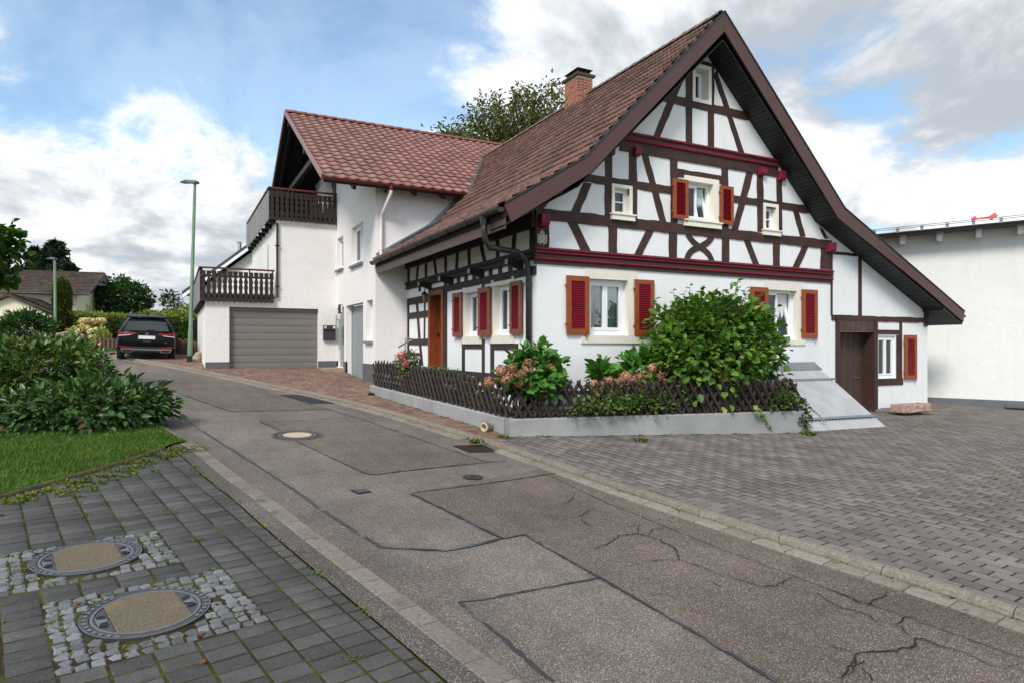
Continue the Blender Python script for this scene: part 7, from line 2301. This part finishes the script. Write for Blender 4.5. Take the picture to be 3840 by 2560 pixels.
def lump(d, seed, amp):
    r_ = np.random.default_rng(seed); f = np.zeros(len(d))
    for k in range(7):
        q = r_.normal(size=3) * r_.uniform(1.2, 3.6); f += np.sin(d @ q + r_.uniform(0, 6)) / (1 + k * .3)
    return 1 + amp * f / 2.2
def cluster_points(n, c, rad, seed, lo=.55, amp=.22, flat=-1.0, pw=.5):
    r_ = np.random.default_rng(seed)
    d = unit(r_.normal(size=(n * 2, 3))); d = d[d[:, 2] > flat][:n]
    k = lo + (1 - lo) * r_.random(len(d)) ** pw
    return np.array(c) + d * k[:, None] * np.array(rad) * lump(d, seed + 1, amp)[:, None], d
def foliage(cl, out_, k, L0, seed, spread, wr, up=.5, six=False, outw=.7, droop=.12, lv=.3, upn=.8):
    r_ = np.random.default_rng(seed); n = len(cl)
    P = np.repeat(cl, k, 0); O = np.repeat(out_, k, 0)
    rv = r_.normal(size=P.shape)
    P = P + rv * spread * .55
    D = unit(O * outw + unit(rv) * .9 + np.array([0, 0, up * .3]))
    N_ = unit(np.array([0, 0, upn]) + O * .5 + r_.normal(size=P.shape) * .35)
    Ln = L0 * (1 + lv * r_.normal(size=len(P))).clip(.45, 1.7)
    return leaves(P, D, N_, Ln, wr, six, .12, droop)
def stems(base, cl, n, r0, seed, bend=.25, m=None):
    r_ = random.Random(seed); mb = MB(); idx = r_.sample(range(len(cl)), min(n, len(cl)))
    for i in idx:
        b = Vector(base) + Vector((r_.uniform(-.12, .12), r_.uniform(-.12, .12), 0)); t = Vector(cl[i]); md = b.lerp(t, .5) + Vector((r_.uniform(-1, 1), r_.uniform(-1, 1), .4)) * (t - b).length * bend * .4
        mb.tube([b, b.lerp(md, .5) + Vector((0, 0, .06)), md, md.lerp(t, .5), t], [r0, r0 * .8, r0 * .6, r0 * .4, r0 * .2], 5)
    return mb
def shrub(name, label, cat, c, rad, base, ncl, k, L0, wr, m, seed, six=True, amp=.2, lo=.5, nst=18, r0=.02, spread=.12, flat=-.8, group=None, up=.5, outw=.7, droop=.12, stemm=None, lv=.3, upn=.8):
    t = thing(name, label, cat, base, group)
    cl, o_ = cluster_points(ncl, c, rad, seed, lo, amp, flat)
    gz_ = np.array([G(p[0], p[1]) for p in cl]) + .05
    cl[:, 2] = np.maximum(cl[:, 2], gz_)
    leafobj('foliage', foliage(cl, o_, k, L0, seed + 5, spread, wr, up, six, outw, droop, lv, upn), m, t)
    stems(base, cl, nst, r0, seed + 9).build('stems', stemm or m_stem, t)
    return t, cl, o_
# big shrub in the front garden
big, cl, o_ = shrub('viburnum_shrub', 'tall bright green leafy shrub in front of the white gable, spilling over the fence', 'shrub', (9.52, 9.62, -.06), (1.56, .70, 1.06), (9.4, 9.7, -1.25), 800, 7, .135, .37, m_leaf_shrub, 21, True, .30, .42, 60, .022, .17, -.75, None, .4, .8, .15)
# long shoots that stick out at the top
r_ = np.random.default_rng(4); Ps = []; Ds = []; mbs = MB()
for k in range(38):
    a = r_.uniform(0, 6.28); x = 9.45 + math.cos(a) * r_.uniform(.3, 1.45); y = 9.6 + math.sin(a) * .55; zt_ = -.1 + 1.1 * math.sqrt(max(0, 1 - ((x - 9.45) / 1.55) ** 2)) * r_.uniform(.75, 1.05)
    b = Vector((x * .85 + 9.45 * .15, y, zt_ - .45)); t_ = Vector((x + (x - 9.45) * .18, y - r_.uniform(0, .15), zt_ + r_.uniform(-.1, .26)))
    mbs.tube([b, b.lerp(t_, .5), t_], [.008, .006, .003], 4)
    for j in range(11):
        f = j / 10; Ps.append(b.lerp(t_, f)); an = j * 2.4; Ds.append((math.cos(an), math.sin(an), .35))
leafobj('shoot_leaves', leaves(np.array(Ps), np.array(Ds), np.tile([0, 0, 1.], (len(Ps), 1)) + r_.normal(size=(len(Ps), 3)) * .3, np.full(len(Ps), .12) * r_.uniform(.6, 1.2, len(Ps)), .36, True), m_leaf_shrub, big)
mbs.build('shoots', m_stem, big)
# hydrangeas
def hydrangea(label, c, rad, base, ncl, seed, heads, group='pink hydrangeas behind the lattice fence'):
    t, cl, o_ = shrub('hydrangea', label, 'hydrangea', c, rad, base, ncl, 6, .15, .40, m_leaf_hyd, seed, True, .18, .5, 14, .014, .10, -.5, group, .3, .9, .25)
    rr = np.random.default_rng(seed + 50)
    for (x, y, z, r0, mm) in heads:
        d = unit(rr.normal(size=(230, 3))); P = np.array([x, y, z]) + d * r0 * (.80 + .2 * rr.random((230, 1)))
        tng = unit(np.cross(d, rr.normal(size=d.shape)))
        leafobj('flower_head', leaves(P - tng * r0 * .13, tng, d, np.full(230, r0 * .34), .42, False, .05, -.05), mm, t)
def headsat(lst, Y0, r_range=(.085, .115)):
    out_ = []
    for x, y, r0, mm in lst:
        p = onY(x, y, Y0); out_.append((p.x, p.y, p.z, r0, mm))
    return out_
fp, pp_ = m_flower_pink, m_flower_pale
h1_ = [z5(*p) for p in ((1255, 920), (1350, 905), (1330, 965), (1300, 1000), (1440, 960), (1420, 1025), (1555, 925), (1545, 1020), (1700, 905), (1690, 995), (1500, 860), (1490, 905), (1380, 980), (1150, 1025), (1610, 1120), (1520, 1070))]
hydrangea('full hydrangea bush with rusty pink heads at the corner of the fence', onY(2005, 1420, 10.05), (.52, .40, .48), (5.45, 10.15, -1.25), 110, 61, headsat([(x, y, .105 if i not in (6, 7, 9) else .075, (fp, m_flower_brown, fp)[i % 3] if i not in (6, 9) else pp_) for i, (x, y) in enumerate(h1_)], 9.8))
zh = zoom(2200, 1000, 2.24)
h2_ = [zh(*p) for p in ((600, 835), (545, 850), (620, 900), (600, 940), (500, 900), (440, 920), (380, 930), (330, 920), (300, 940), (280, 970), (330, 965), (240, 975), (380, 960), (640, 960), (670, 850), (740, 950), (470, 975), (630, 1090), (530, 960))]
hydrangea('hydrangea with massed rusty brown heads between the corner and the big shrub', onY(*zh(480, 900), 9.85), (.55, .30, .34), (7.6, 9.85, -1.27), 80, 62, headsat([(x, y, .085 + .03 * ((i * 7) % 5) / 5, (m_flower_brown, fp, m_flower_brown)[i % 3]) for i, (x, y) in enumerate(h2_)], 9.55))
h3_ = [zh(*p) for p in ((60, 980), (150, 970), (190, 950), (100, 1060), (20, 1140))]
hydrangea('small hydrangea with one tall leafy stem left of the brown-headed one', onY(*zh(120, 950), 9.85), (.24, .2, .30), (6.7, 9.85, -1.25), 26, 63, headsat([(x, y, .085, fp) for x, y in h3_], 9.6))
# planting low behind the fence
for k, (x0, x1, lab) in enumerate(((6.0, 8.9, 'low dark greenery at the foot of the hydrangeas behind the fence'), (10.1, 10.75, 'low ivy and small shrubs at the hatch end of the garden wall'))):
    xm = (x0 + x1) / 2
    shrub('low_plants', lab, 'plants', (xm, 9.55 - (xm - 7) * .2, -1.08), ((x1 - x0) / 2, .30, .28), (xm, 9.6 - (xm - 7) * .2, -1.29), 300 if k == 0 else 110, 8, .06, .4, m_leaf_box, 70 + k, False, .2, .3, 10, .008, .10, -.2)
shrub('box_hedge', 'low clipped box hedge behind the street fence below the side windows', 'hedge', (5.22, 13.4, -.78), (.24, 1.5, .27), (5.25, 13.4, -1.1), 420, 9, .045, .42, m_leaf_box, 81, False, .2, .5, 12, .01, .07, -.3)
shrub('creeper', 'small creeping plant at the street side fence nearest the corner', 'plants', (5.14, 11.6, -1.0), (.16, 1.2, .14), (5.2, 11.6, -1.2), 120, 8, .05, .42, m_leaf_box, 83, False, .3, .3, 8, .006, .09, -.3)
rs = onX(*z5(420, 850), 4.62)
ro, rcl, ro_ = shrub('rose_bush', 'small rose bush with pink blooms behind the street fence by the bench', 'rose bush', (rs.x, rs.y, rs.z - .05), (.22, .42, .30), (rs.x, rs.y, -1.0), 90, 8, .05, .40, m_leaf_box, 85, False, .25, .4, 12, .006, .08)
rr = np.random.default_rng(3)
for k in range(15):
    p = np.array([rs.x - .12, rs.y + rr.uniform(-.38, .38), rs.z + rr.uniform(-.12, .26)]); d = unit(rr.normal(size=(30, 3)))
    leafobj('rose', leaves(p + d * .02, d, unit(rr.normal(size=(30, 3))), np.full(30, .045), .5), m_rose, ro)
iv, _, _ = shrub('trailing_ivy', 'dark trailing ivy hanging over the hatch end of the garden wall', 'ivy', (10.86, 8.85, -1.36), (.16, .28, .34), (10.8, 8.95, -1.3), 170, 8, .045, .45, m_leaf_hedge, 88, False, .2, .4, 10, .006, .07, -.9)
vn = thing('trailing_vine', 'thin leafy vine dangling down the front of the garden wall', 'vine', (10.2, 8.72, -1.24))
q = [onY(*zh(x, y), 8.745) for x, y in ((1400, 1190), (1470, 1225), (1500, 1270), (1520, 1320), (1560, 1365))]
mb = MB(); mb.tube(q, .004, 4); mb.build('stem', m_stem, vn)
Pq = [q[0].lerp(q[1], k / 6) for k in range(6)] + [a.lerp(b, k / 4) for a, b in zip(q[1:], q[2:]) for k in range(4)]
leafobj('leaves', leaves(np.array(Pq), rr.normal(size=(len(Pq), 3)) + np.array([0, -.5, -.3]), np.tile([0, -1, .5], (len(Pq), 1)), np.linspace(.10, .05, len(Pq)), .45, True), m_leaf_shrub, vn)
# rhododendron and peony on the lawn corner
pz = onG(330, 1600); pe = Vector((pz.x + .12, pz.y + .35, G(pz.x, pz.y)))
def px_shrub(name, label, cat, xc, yc, Z, rx_px, rz_px, ry, base_px, **k):
    c = atZ(xc, yc, Z); s_ = Z / FPX
    return c, rx_px * s_, rz_px * s_
c, rx, rzv = px_shrub('', '', '', 335, 1545, 10.5, 255, 104, .8, None)
shrub('peony_bush', 'broad leafed dark peony bush on the lawn corner, nearest the street', 'shrub', (c.x, c.y, c.z + .02), (rx * .98, .80, rzv * .98), (c.x, c.y, G(c.x, c.y) + .05), 620, 6, .128, .26, m_leaf_peony, 31, True, .16, .5, 40, .012, .13, -.8, None, .2, 1.0, .30)
c2, rx2, rz2 = px_shrub('', '', '', 145, 1405, 12.8, 245, 150, .9, None)
shrub('rhododendron', 'large rounded rhododendron with glossy leaves at the left edge of the lawn', 'shrub', (c2.x, c2.y, c2.z - .05), (rx2, 1.0, rz2), (c2.x, c2.y, G(c2.x, c2.y) + .05), 800, 9, .115, .25, m_leaf_rhodo, 33, True, .14, .6, 40, .015, .08, -.7, None, .5, 1.0, .1)
rr = np.random.default_rng(12)
sc3 = thing('azalea_shoot', 'loose leafy shrub shoots beside the rhododendron reaching towards the street', 'shrub', g3(*atZ(370, 1400, 12.6).xy))
cl = np.array([tuple(atZ(x, y, 12.4 + rr.uniform(-.4, .4))) for x, y in [(rr.uniform(320, 400), rr.uniform(1325, 1420)) for _ in range(60)]]); leafobj('foliage', foliage(cl, np.tile([.3, -.4, .6], (60, 1)), 9, .095, 35, .06, .26, six=True), m_leaf_rhodo, sc3)
stems(tuple(g3(*atZ(345, 1440, 12.6).xy)), [tuple(p) for p in cl], 14, .008, 36).build('stems', m_stem, sc3)
# grass of the lawn
def grass(name, poly, n, h, m, seed, ok, hz=.075, wdt=.006, lean=.5):
    r_ = np.random.default_rng(seed); xs_ = [p[0] for p in poly]; ys_ = [p[1] for p in poly]
    P = []
    while len(P) < n:
        x = r_.uniform(min(xs_), max(xs_)); y = r_.uniform(min(ys_), max(ys_))
        if ok(x, y) and inpoly(x, y, poly):
            P.append((x, y))
    P = np.array(P); gz_ = GA + GB * P[:, 1] + GC * P[:, 0] + hz
    B = np.column_stack([P, gz_]); a = r_.uniform(0, 6.28, n); s = np.column_stack([np.cos(a), np.sin(a), np.zeros(n)]) * wdt
    H_ = h * r_.uniform(.5, 1.25, n); t = B + np.column_stack([r_.normal(size=n) * lean * H_, r_.normal(size=n) * lean * H_, H_])
    V = np.stack([B - s, B + s, t], 1).reshape(-1, 3); F = np.arange(3 * n).reshape(-1, 3)
    o = obj(name, npmesh(name, V, F), m); o['kind'] = 'stuff'
    return o
near_lawn = [p for p in lawn_poly if p[1] < 18.5] + [(-6, 18), (-6, 6)]
g_o = grass('lawn_grass', [(-4.6, 3.95), (-3.0, 6.2), (-1.54, 8.25), (-1.12, 8.85), (-.6, 9.52), (-.15, 10.25), (.15, 10.72), (.05, 11.0), (-.42, 12.95), (-1.15, 15.6), (-2.25, 19), (-6.5, 19), (-6.5, 5)], 125000, .05, m_grass, 41, lambda x, y: visible(x, y, None, .3) and (y < 14.5 or (hash((round(x * 50), round(y * 50))) % 3 == 0)) and math.hypot((x - pe.x) / .45, (y - pe.y + .85) / .16) > 1, .075, .0055)
g_o['label'] = 'short bright green grass of the corner lawn'
far_g = grass('verge_grass', [(-5.6, 35.6), (-2.4, 31.6), (.1, 30.2), (.1, 31.3), (-1.6, 33.6), (-4.2, 37.6)], 12000, .09, m_grass, 42, lambda x, y: True, -.03, .012)
# moss and small weeds in the joints
def tufts(name, pts, m, seed, h=.05, k=16, w_=.007):
    r_ = np.random.default_rng(seed); V = []; n = 0
    P = np.repeat(np.array(pts), k, 0); n = len(P); P = P + np.column_stack([r_.normal(size=(n, 2)) * .03, np.zeros(n)])
    a = r_.uniform(0, 6.28, n); D = np.column_stack([np.cos(a), np.sin(a), r_.uniform(.2, 1.4, n)])
    o = leafobj(name, leaves(P, D, np.tile([0, 0, 1.], (n, 1)), h * r_.uniform(.5, 1.3, n), .22), m, None); o['kind'] = 'stuff'; return o
rr = np.random.default_rng(77); W_ = []
for k in range(150):                                     # along the paver columns of the driveway
    i = rr.integers(-14, 14); u = rr.uniform(-11.5, -3.5); v = (i + .5) * (.227)
    x, y = u * ca - v * sa, u * sa + v * ca
    if inpoly(x, y, dr_poly) and rr.random() < .25 + .75 * (y > 7.0):
        W_.append((x, y, G(x, y) + .04))
for k in range(80):                                      # in the sett patches
    a, b, c_, d, cc_, rad_ = sett_areas[k % 2]; u = rr.uniform(a, b); v = rr.uniform(c_, d); x, y = u * ca - v * sa, u * sa + v * ca
    if math.hypot(x - cc_[0], y - cc_[1]) > rad_:
        W_.append((x, y, G(x, y) + .04))
for t in rr.uniform(2, 14, 40):
    p = LKL.at(t, .36); W_.append((p.x, p.y, G(p.x, p.y) + .04))
tufts('joint_weeds', W_, m_moss, 78, .028, 12)
W_ = []
for t in rr.uniform(0, 1, 240):
    i = int(t * (len(lawn_edge) - 1)); f = t * (len(lawn_edge) - 1) - i; a, b = lawn_edge[i], lawn_edge[min(i + 1, len(lawn_edge) - 1)]
    x, y = a[0] + (b[0] - a[0]) * f + rr.uniform(0, 1) ** 2 * .5, a[1] + (b[1] - a[1]) * f - rr.uniform(0, 1) ** 2 * .5; W_.append((x, y, G(x, y) + .035))
tufts('edge_weeds', W_, m_moss, 79, .042, 22)
W_ = []
for t in rr.uniform(1.5, 30, 55):
    p = RKL.at(t, .09); W_.append((p.x, p.y, G(p.x, p.y) + .015))
for k in range(30):
    f = rr.random(); p = pc.lerp(pr_, f); W_.append((p.x + rr.normal() * .02, p.y - .03, G(p.x, p.y) + .06))
for k in range(30):
    f = rr.random(); p = pc.lerp(pl0, f); W_.append((p.x - .03, p.y, G(p.x, p.y) + .06))
for k in range(60):
    x, y = rr.normal(10.0, 1.3), rr.normal(4.6, .8); W_.append((x, y, G(x, y) + .055))
tufts('kerb_weeds', W_, m_moss, 80, .03, 10)
for px, py, s_, lab in ((*zoom(1840, 1540, 1.92)(1085, 225), .11, 'tuft of weeds at the foot of the garden wall facing the yard'), (*zoom(1500, 1480, 2.688)(770, 490), .12, 'tuft of grass growing between kerb and gully grate'), (*zoom(1500, 1480, 2.688)(1040, 435), .08, 'tuft of weeds beside the drain pipe at the wall corner'), (*zE(90, 1545), .12, 'tuft of weeds where the wall meets the hatch'), (*z5(105, 1145), .12, 'tuft of grass at the street end of the garden wall')):
    p = onG(px, py, .05); n = 46; P = np.tile([p.x, p.y, p.z], (n, 1)) + np.column_stack([rr.normal(size=(n, 2)) * .05, np.zeros(n)])
    a = rr.uniform(0, 6.28, n); o = leafobj('weed_tuft', leaves(P, np.column_stack([np.cos(a), np.sin(a), rr.uniform(.3, 2, n)]), np.tile([0, 0, 1.], (n, 1)), s_ * rr.uniform(.5, 1.2, n), .14), m_moss, None); tag(o, lab, 'weeds', 'weed tufts')
# fallen leaves
for k, (zf, x, y, lab) in enumerate(((zP, 1640, 1170, 'dry leaf on the setts right of the nearer manhole cover'), (zP, 1660, 1410, 'dry leaf on the pavers below the nearer manhole cover'), (zP, 2100, 945, 'dry leaf on the pavers between sett patch and kerb'), (zP, 1830, 228, 'dry leaf on the driveway pavers nearest the lawn'), (zP, 640, 915, 'dry leaf on the setts at the upper left of the nearer cover'), (zK, 1930, 700, 'dry leaf on the gutter stones at the right edge'), (zK, 780, 550, 'dry leaf on the asphalt among the cracks'), (zR, 265, 650, 'dry leaf on the asphalt beside the left kerb'), (zoom(1840, 1540, 1.92), 470, 262, 'dry leaf on the yard pavers below the garden wall'))):
    p = onG(*zf(x, y), .06 if zf is zP else .05); a = rr.uniform(0, 6.28)
    o = leafobj('fallen_leaf', leaves(np.array([tuple(p)]), np.array([[math.cos(a), math.sin(a), .05]]), np.array([[0, 0, 1.]]), np.array([.05]), .35, True, .08, -.1), m_leaf_dry, None)
    tag(o, lab, 'leaf', 'fallen leaves')
# ------------------------------------------------------------------ trees and background planting
def tree(name, label, base, top_c, rad, ncl, k, L0, wr, m, seed, trunk_r, amp=.25, lo=.35, spread=.25, flat=-.6, six=False, limbs=14, droop=.12, pw=.5, upn=.8, bark=None, outw=.7, twigs=0):
    t = thing(name, label, 'tree', base)
    cl, o_ = cluster_points(ncl, top_c, rad, seed, lo, amp, flat, pw)
    leafobj('crown', foliage(cl, o_, k, L0, seed + 3, spread, wr, .2, six, outw, droop, upn=upn), m, t)
    b = Vector(base); c = Vector(top_c); rr_ = random.Random(seed); mb = MB()
    fork = b.lerp(c, .6)
    mb.tube([b - Vector((0, 0, .2)), b.lerp(fork, .5), fork, c], [trunk_r * 1.15, trunk_r, trunk_r * .8, trunk_r * .35], 9)
    for i in rr_.sample(range(len(cl)), min(limbs + twigs, len(cl))):
        e = Vector(cl[i]); s = fork.lerp(c, rr_.uniform(0, .8)); md = s.lerp(e, .5) + Vector((rr_.uniform(-.1, .1), rr_.uniform(-.1, .1), rr_.uniform(0, .2))) * (e - s).length
        mb.tube([s, md, e], [trunk_r * .35, trunk_r * .2, trunk_r * .05], 5)
    mb.build('trunk', bark or m_bark, t, True)
    return t
def gat(p):
    return (p.x, p.y, G(p.x, p.y))
wc = atZ(1905, 500, 34)
def walnut():
    t = thing('walnut_tree', 'airy walnut tree rising behind the red tiled roof', 'tree', gat(wc))
    r_ = np.random.default_rng(91); mb = MB(); cls = []; outs = []
    base = Vector((wc.x, wc.y, G(wc.x, wc.y))); ctr = Vector((wc.x, wc.y, wc.z - 1.6))
    mb.tube([base - Vector((0, 0, .2)), base.lerp(ctr, .6), ctr], [.35, .28, .2], 9)
    tips = [(1670, 500), (1700, 470), (1760, 430), (1780, 400), (1800, 365), (1840, 355), (1870, 362), (1935, 330), (1960, 320), (1990, 350), (2000, 335), (2065, 308), (2060, 345), (2110, 330), (2118, 350), (2100, 400), (2060, 420), (1900, 410), (1860, 440), (1950, 420), (2010, 420), (1820, 460), (1880, 500), (1740, 490), (1960, 480), (2050, 480), (1700, 510), (2120, 440), (1630, 492), (1650, 488)]
    for (x, y) in tips:
        for q in range(3):
            Z_ = 34 + r_.normal() * 1.6; tip = atZ(x + r_.normal() * 14, y + abs(r_.normal()) * 8 * q, Z_)
            s_ = ctr + Vector((r_.normal() * .5, r_.normal() * .5, r_.uniform(-.6, .8))); md = s_.lerp(tip, .55) + Vector((r_.normal(), r_.normal(), r_.normal())) * .2
            mb.tube([s_, md, md.lerp(tip, .5) + Vector((0, 0, .05)), tip], [.07, .04, .025, .010], 5)
            for f in np.linspace(.45, 1, 9):
                p = md.lerp(tip, (f - .45) / .55) if f > .5 else s_.lerp(md, f + .4)
                cls.append(tuple(p + Vector((r_.normal(), r_.normal(), r_.normal())) * .10)); outs.append(tuple((tip - ctr).normalized()))
    cl = np.array(cls); o_ = np.array(outs); leafobj('crown', foliage(cl, o_, 6, .20, 92, .24, .24, -.6, False, .5, .35, upn=.6), m_leaf_walnut, t)
    mb.build('trunk', m_bark, t, True)
walnut()
mc = atZ(-205, 935, 13.2)
tree('maple_tree', 'dense maple crown leaning into the left edge of the picture', (mc.x - .1, mc.y, G(mc.x, mc.y)), (mc.x, mc.y, mc.z), (1.30, 1.1, .80), 420, 10, .135, .45, m_leaf_maple, 101, .07, .13, .6, .13, -.9, True, 14, .3, outw=.8)
def conifer(label, Z, pts_top, base_y, wpx, seed, n=26):
    x, yt = pts_top; tp = atZ(x, yt, Z); bs = atZ(x, base_y, Z); t = thing('spruce', label, 'tree', (tp.x, tp.y, G(tp.x, tp.y)))
    r_ = np.random.default_rng(seed); mb = MB(); mb.tube([(tp.x, tp.y, G(tp.x, tp.y) - .2), tuple(tp)], [.28, .02], 7); P = []; O = []
    H_ = tp.z - bs.z; wr_ = wpx * Z / FPX
    for i in range(n):
        f = (i + .5) / n; z = tp.z - H_ * f
        for b in range(7):
            a = r_.uniform(0, 6.28); l_ = wr_ * (.12 + .88 * f ** .8) * r_.uniform(.35, 1.25)
            e = Vector((tp.x + math.cos(a) * l_, tp.y + math.sin(a) * l_, z + l_ * r_.uniform(-.05, .22)))
            s_ = Vector((tp.x, tp.y, z)); mb.tube([s_, e], [.03, .008], 4)
            for k in np.linspace(.15, 1, 10):
                q = s_.lerp(e, k) + Vector((r_.normal(), r_.normal(), r_.normal())) * .06; P.append(tuple(q)); O.append((math.cos(a), math.sin(a), .1))
    leafobj('crown', foliage(np.array(P), np.array(O), 6, .34, seed + 1, .13, .13, .1, False, .9, .3), m_needle, t); mb.build('trunk', m_bark, t)
conifer('tall dark spruce behind the cream house roof', 62, (205, 912), 1100, 95, 111, 24)
conifer('smaller dark spruce left of the tallest one behind the cream house', 64, (128, 936), 1100, 50, 113, 18)
conifer('low spreading spruce right of the tallest one behind the cream roof', 60, (262, 1000), 1110, 62, 115, 12)
tc2 = atZ(462, 1118, 52); tree('broadleaf_tree', 'rounded dark green tree behind the hedge left of the parked car', gat(tc2), tuple(tc2 + Vector((0, 0, -.1))), (2.0, 1.8, 1.75), 380, 12, .24, .42, m_leaf_tree, 121, .14, .2, .5, .30, -.8, False, 12)
# columnar conifer
tcx = atZ(233, 1160, 35.6); t = thing('columnar_conifer', 'slim columnar clipped conifer beside the far street lamp', 'tree', (tcx.x, tcx.y, G(tcx.x, tcx.y)))
r_ = np.random.default_rng(131); n = 1500; f = r_.random(n); a = r_.uniform(0, 6.28, n)
zb_, zt_ = atZ(231, 1285, 35.6).z, atZ(231, 1050, 35.6).z; wv = 21 * 35.6 / FPX
rad_ = wv * np.minimum(1, .80 + .5 * f) * np.where(f > .82, np.sqrt(np.clip((1 - f) / .18, 0.02, 1)), 1) * (1 + .10 * np.sin(a * 4 + f * 3))
P = np.column_stack([tcx.x + np.cos(a) * rad_, tcx.y + np.sin(a) * rad_, zb_ + (zt_ - zb_) * f]); O = np.column_stack([np.cos(a) * .4, np.sin(a) * .4, np.ones(n) * .9])
leafobj('crown', foliage(P, O, 8, .12, 132, .09, .3, 1.2, False, 1.1, 0, upn=.1), m_thuja, t)
mb = MB(); mb.tube([(tcx.x, tcx.y, G(tcx.x, tcx.y)), (tcx.x, tcx.y, zt_ - .5)], [.12, .03], 6); mb.build('trunk', m_bark, t)
def hedge(label, a, b, h, th, n, m, mtop, seed):
    a = Vector(a); b = Vector(b); t = thing('hedge', label, 'hedge', g3(*a)); r_ = np.random.default_rng(seed); d = (b - a); s = Vector((-d.y, d.x)).normalized()
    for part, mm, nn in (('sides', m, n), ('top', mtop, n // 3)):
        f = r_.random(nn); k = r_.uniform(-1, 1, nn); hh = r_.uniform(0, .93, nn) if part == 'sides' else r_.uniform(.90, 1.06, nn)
        k = np.where(np.abs(k) > .55, np.sign(k) * .95, np.sign(k) * .85) if part == 'sides' else k
        x = a.x + d.x * f + s.x * th * k; y = a.y + d.y * f + s.y * th * k; z = np.array([G(p, q_) for p, q_ in zip(x, y)]) + hh * h + .03 * np.sin(f * 40)
        O = np.column_stack([s.x * np.sign(k) * .6, s.y * np.sign(k) * .6, np.full(nn, .5)])
        leafobj('foliage', foliage(np.column_stack([x, y, z]), O, 7, .10, seed + 1, .10, .4, .4, False), mm, t)
    z0, z1 = G(*a), G(*b); P = [(p.x + s.x * th * q_ * .8, p.y + s.y * th * q_ * .8, z + hh2) for hh2 in (0, h * .9) for p, q_, z in ((a, -1, z0), (b, -1, z1), (b, 1, z1), (a, 1, z0))]
    MB().hexa(P).build('core', m_needle, t)
hA, hB = atZ(262, 1297, 36.5), atZ(520, 1297, 33.5)
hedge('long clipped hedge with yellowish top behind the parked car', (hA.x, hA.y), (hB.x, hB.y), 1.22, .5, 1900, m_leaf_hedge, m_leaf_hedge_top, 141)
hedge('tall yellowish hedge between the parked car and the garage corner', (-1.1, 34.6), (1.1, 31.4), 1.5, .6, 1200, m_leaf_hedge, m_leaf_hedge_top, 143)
def bush(name, label, x, y, Z, rx, rz, m, seed, ncl=120, k=9, L0=.14, wr=.35, amp=.2, group=None, cat='shrub', outw=.9, up=.6):
    c = atZ(x, y, Z); s_ = Z / FPX
    return shrub(name, label, cat, tuple(c), (rx * s_, max(.3, rx * s_ * .8), rz * s_), (c.x, c.y, G(c.x, c.y)), ncl, k, L0, wr, m, seed, False, amp, .5, 8, .015, L0 * 1.1, -.6, group, up, outw)
bush('golden_shrub', 'yellow-green leafy shrub above the hedge beside the lamp post', 690, 1195, 34.5, 52, 45, m_leaf_yel, 151, 160, 9, .13)
bush('spiky_bush', 'large feathery dark green bush in front of the cream outbuilding', 88, 1232, 31.5, 76, 58, m_leaf_tree, 153, 300, 10, .20, .16, .16)
bush('low_juniper', 'low spreading grey-green juniper at the roadside below the feathery bush', 70, 1278, 30.2, 62, 20, m_needle, 155, 150, 10, .16, .2, .15)
bush('small_bush', 'thin yellowish bush between the outbuilding and the far lamp', 188, 1230, 34.6, 22, 32, m_leaf_box, 157, 80, 9, .13)
bush('variegated_shrub', 'pale variegated shrub next to the nearest bollard', 382, 1272, 30.6, 22, 32, m_leaf_pale, 159, 130, 9, .11)
bush('variegated_shrub', 'pale variegated shrub between the farther bollards', 266, 1262, 32.6, 15, 22, m_leaf_pale, 161, 70, 9, .11)
bush('barberry', 'yellow-green low shrub among the bollards', 300, 1292, 30.6, 55, 13, m_leaf_yel, 163, 160, 9, .10)
hy, _, _ = bush('panicle_hydrangea', 'panicle hydrangea with large cream flower heads in front of the hedge', 345, 1240, 32.4, 48, 40, m_leaf_yel, 165, 120, 9, .13)
rr = np.random.default_rng(9)
for x, y in [(305 + i * 9.5, 1203 - 2 * math.sin(i)) for i in range(10)] + [(x, y) for x, y in ((290, 1236), (300, 1240), (315, 1232), (330, 1228), (345, 1240), (362, 1236), (378, 1243), (310, 1222), (335, 1245), (290, 1248))]:
    p = atZ(x, y, 31.8 + rr.normal() * .1); d = unit(rr.normal(size=(60, 3))); leafobj('flower_head', leaves(np.array(tuple(p)) + d * .10 * np.array([1, 1, 1.2]), unit(np.cross(d, rr.normal(size=d.shape))), d, np.full(60, .09), .5), m_flower_cream, hy)
yt = atZ(637, 1140, 33); tree('young_tree', 'slim young fruit tree standing above the hedge right of the car', (yt.x, yt.y, G(yt.x, yt.y)), (yt.x, yt.y, yt.z + .1), (.42, .42, .72), 46, 9, .13, .42, m_leaf_tree, 171, .03, .3, .2, .14, -1, False, 14)
gp2 = atZ(170, 1262, 33.5); mb = MB(); gpost = thing('stone_gatepost', 'low dark stacked stone gatepost left of the far street lamp', 'gatepost', gat(gp2))
for i in range(6):
    z = G(gp2.x, gp2.y) - .1 + i * .16; mb = MB(); mb.box(gp2.x - .3 + .02 * (i % 2), gp2.x + .3 - .015 * (i % 3), gp2.y - .3, gp2.y + .3, z + .01, z + .155); mb.build('stone', m_plinth, gpost)
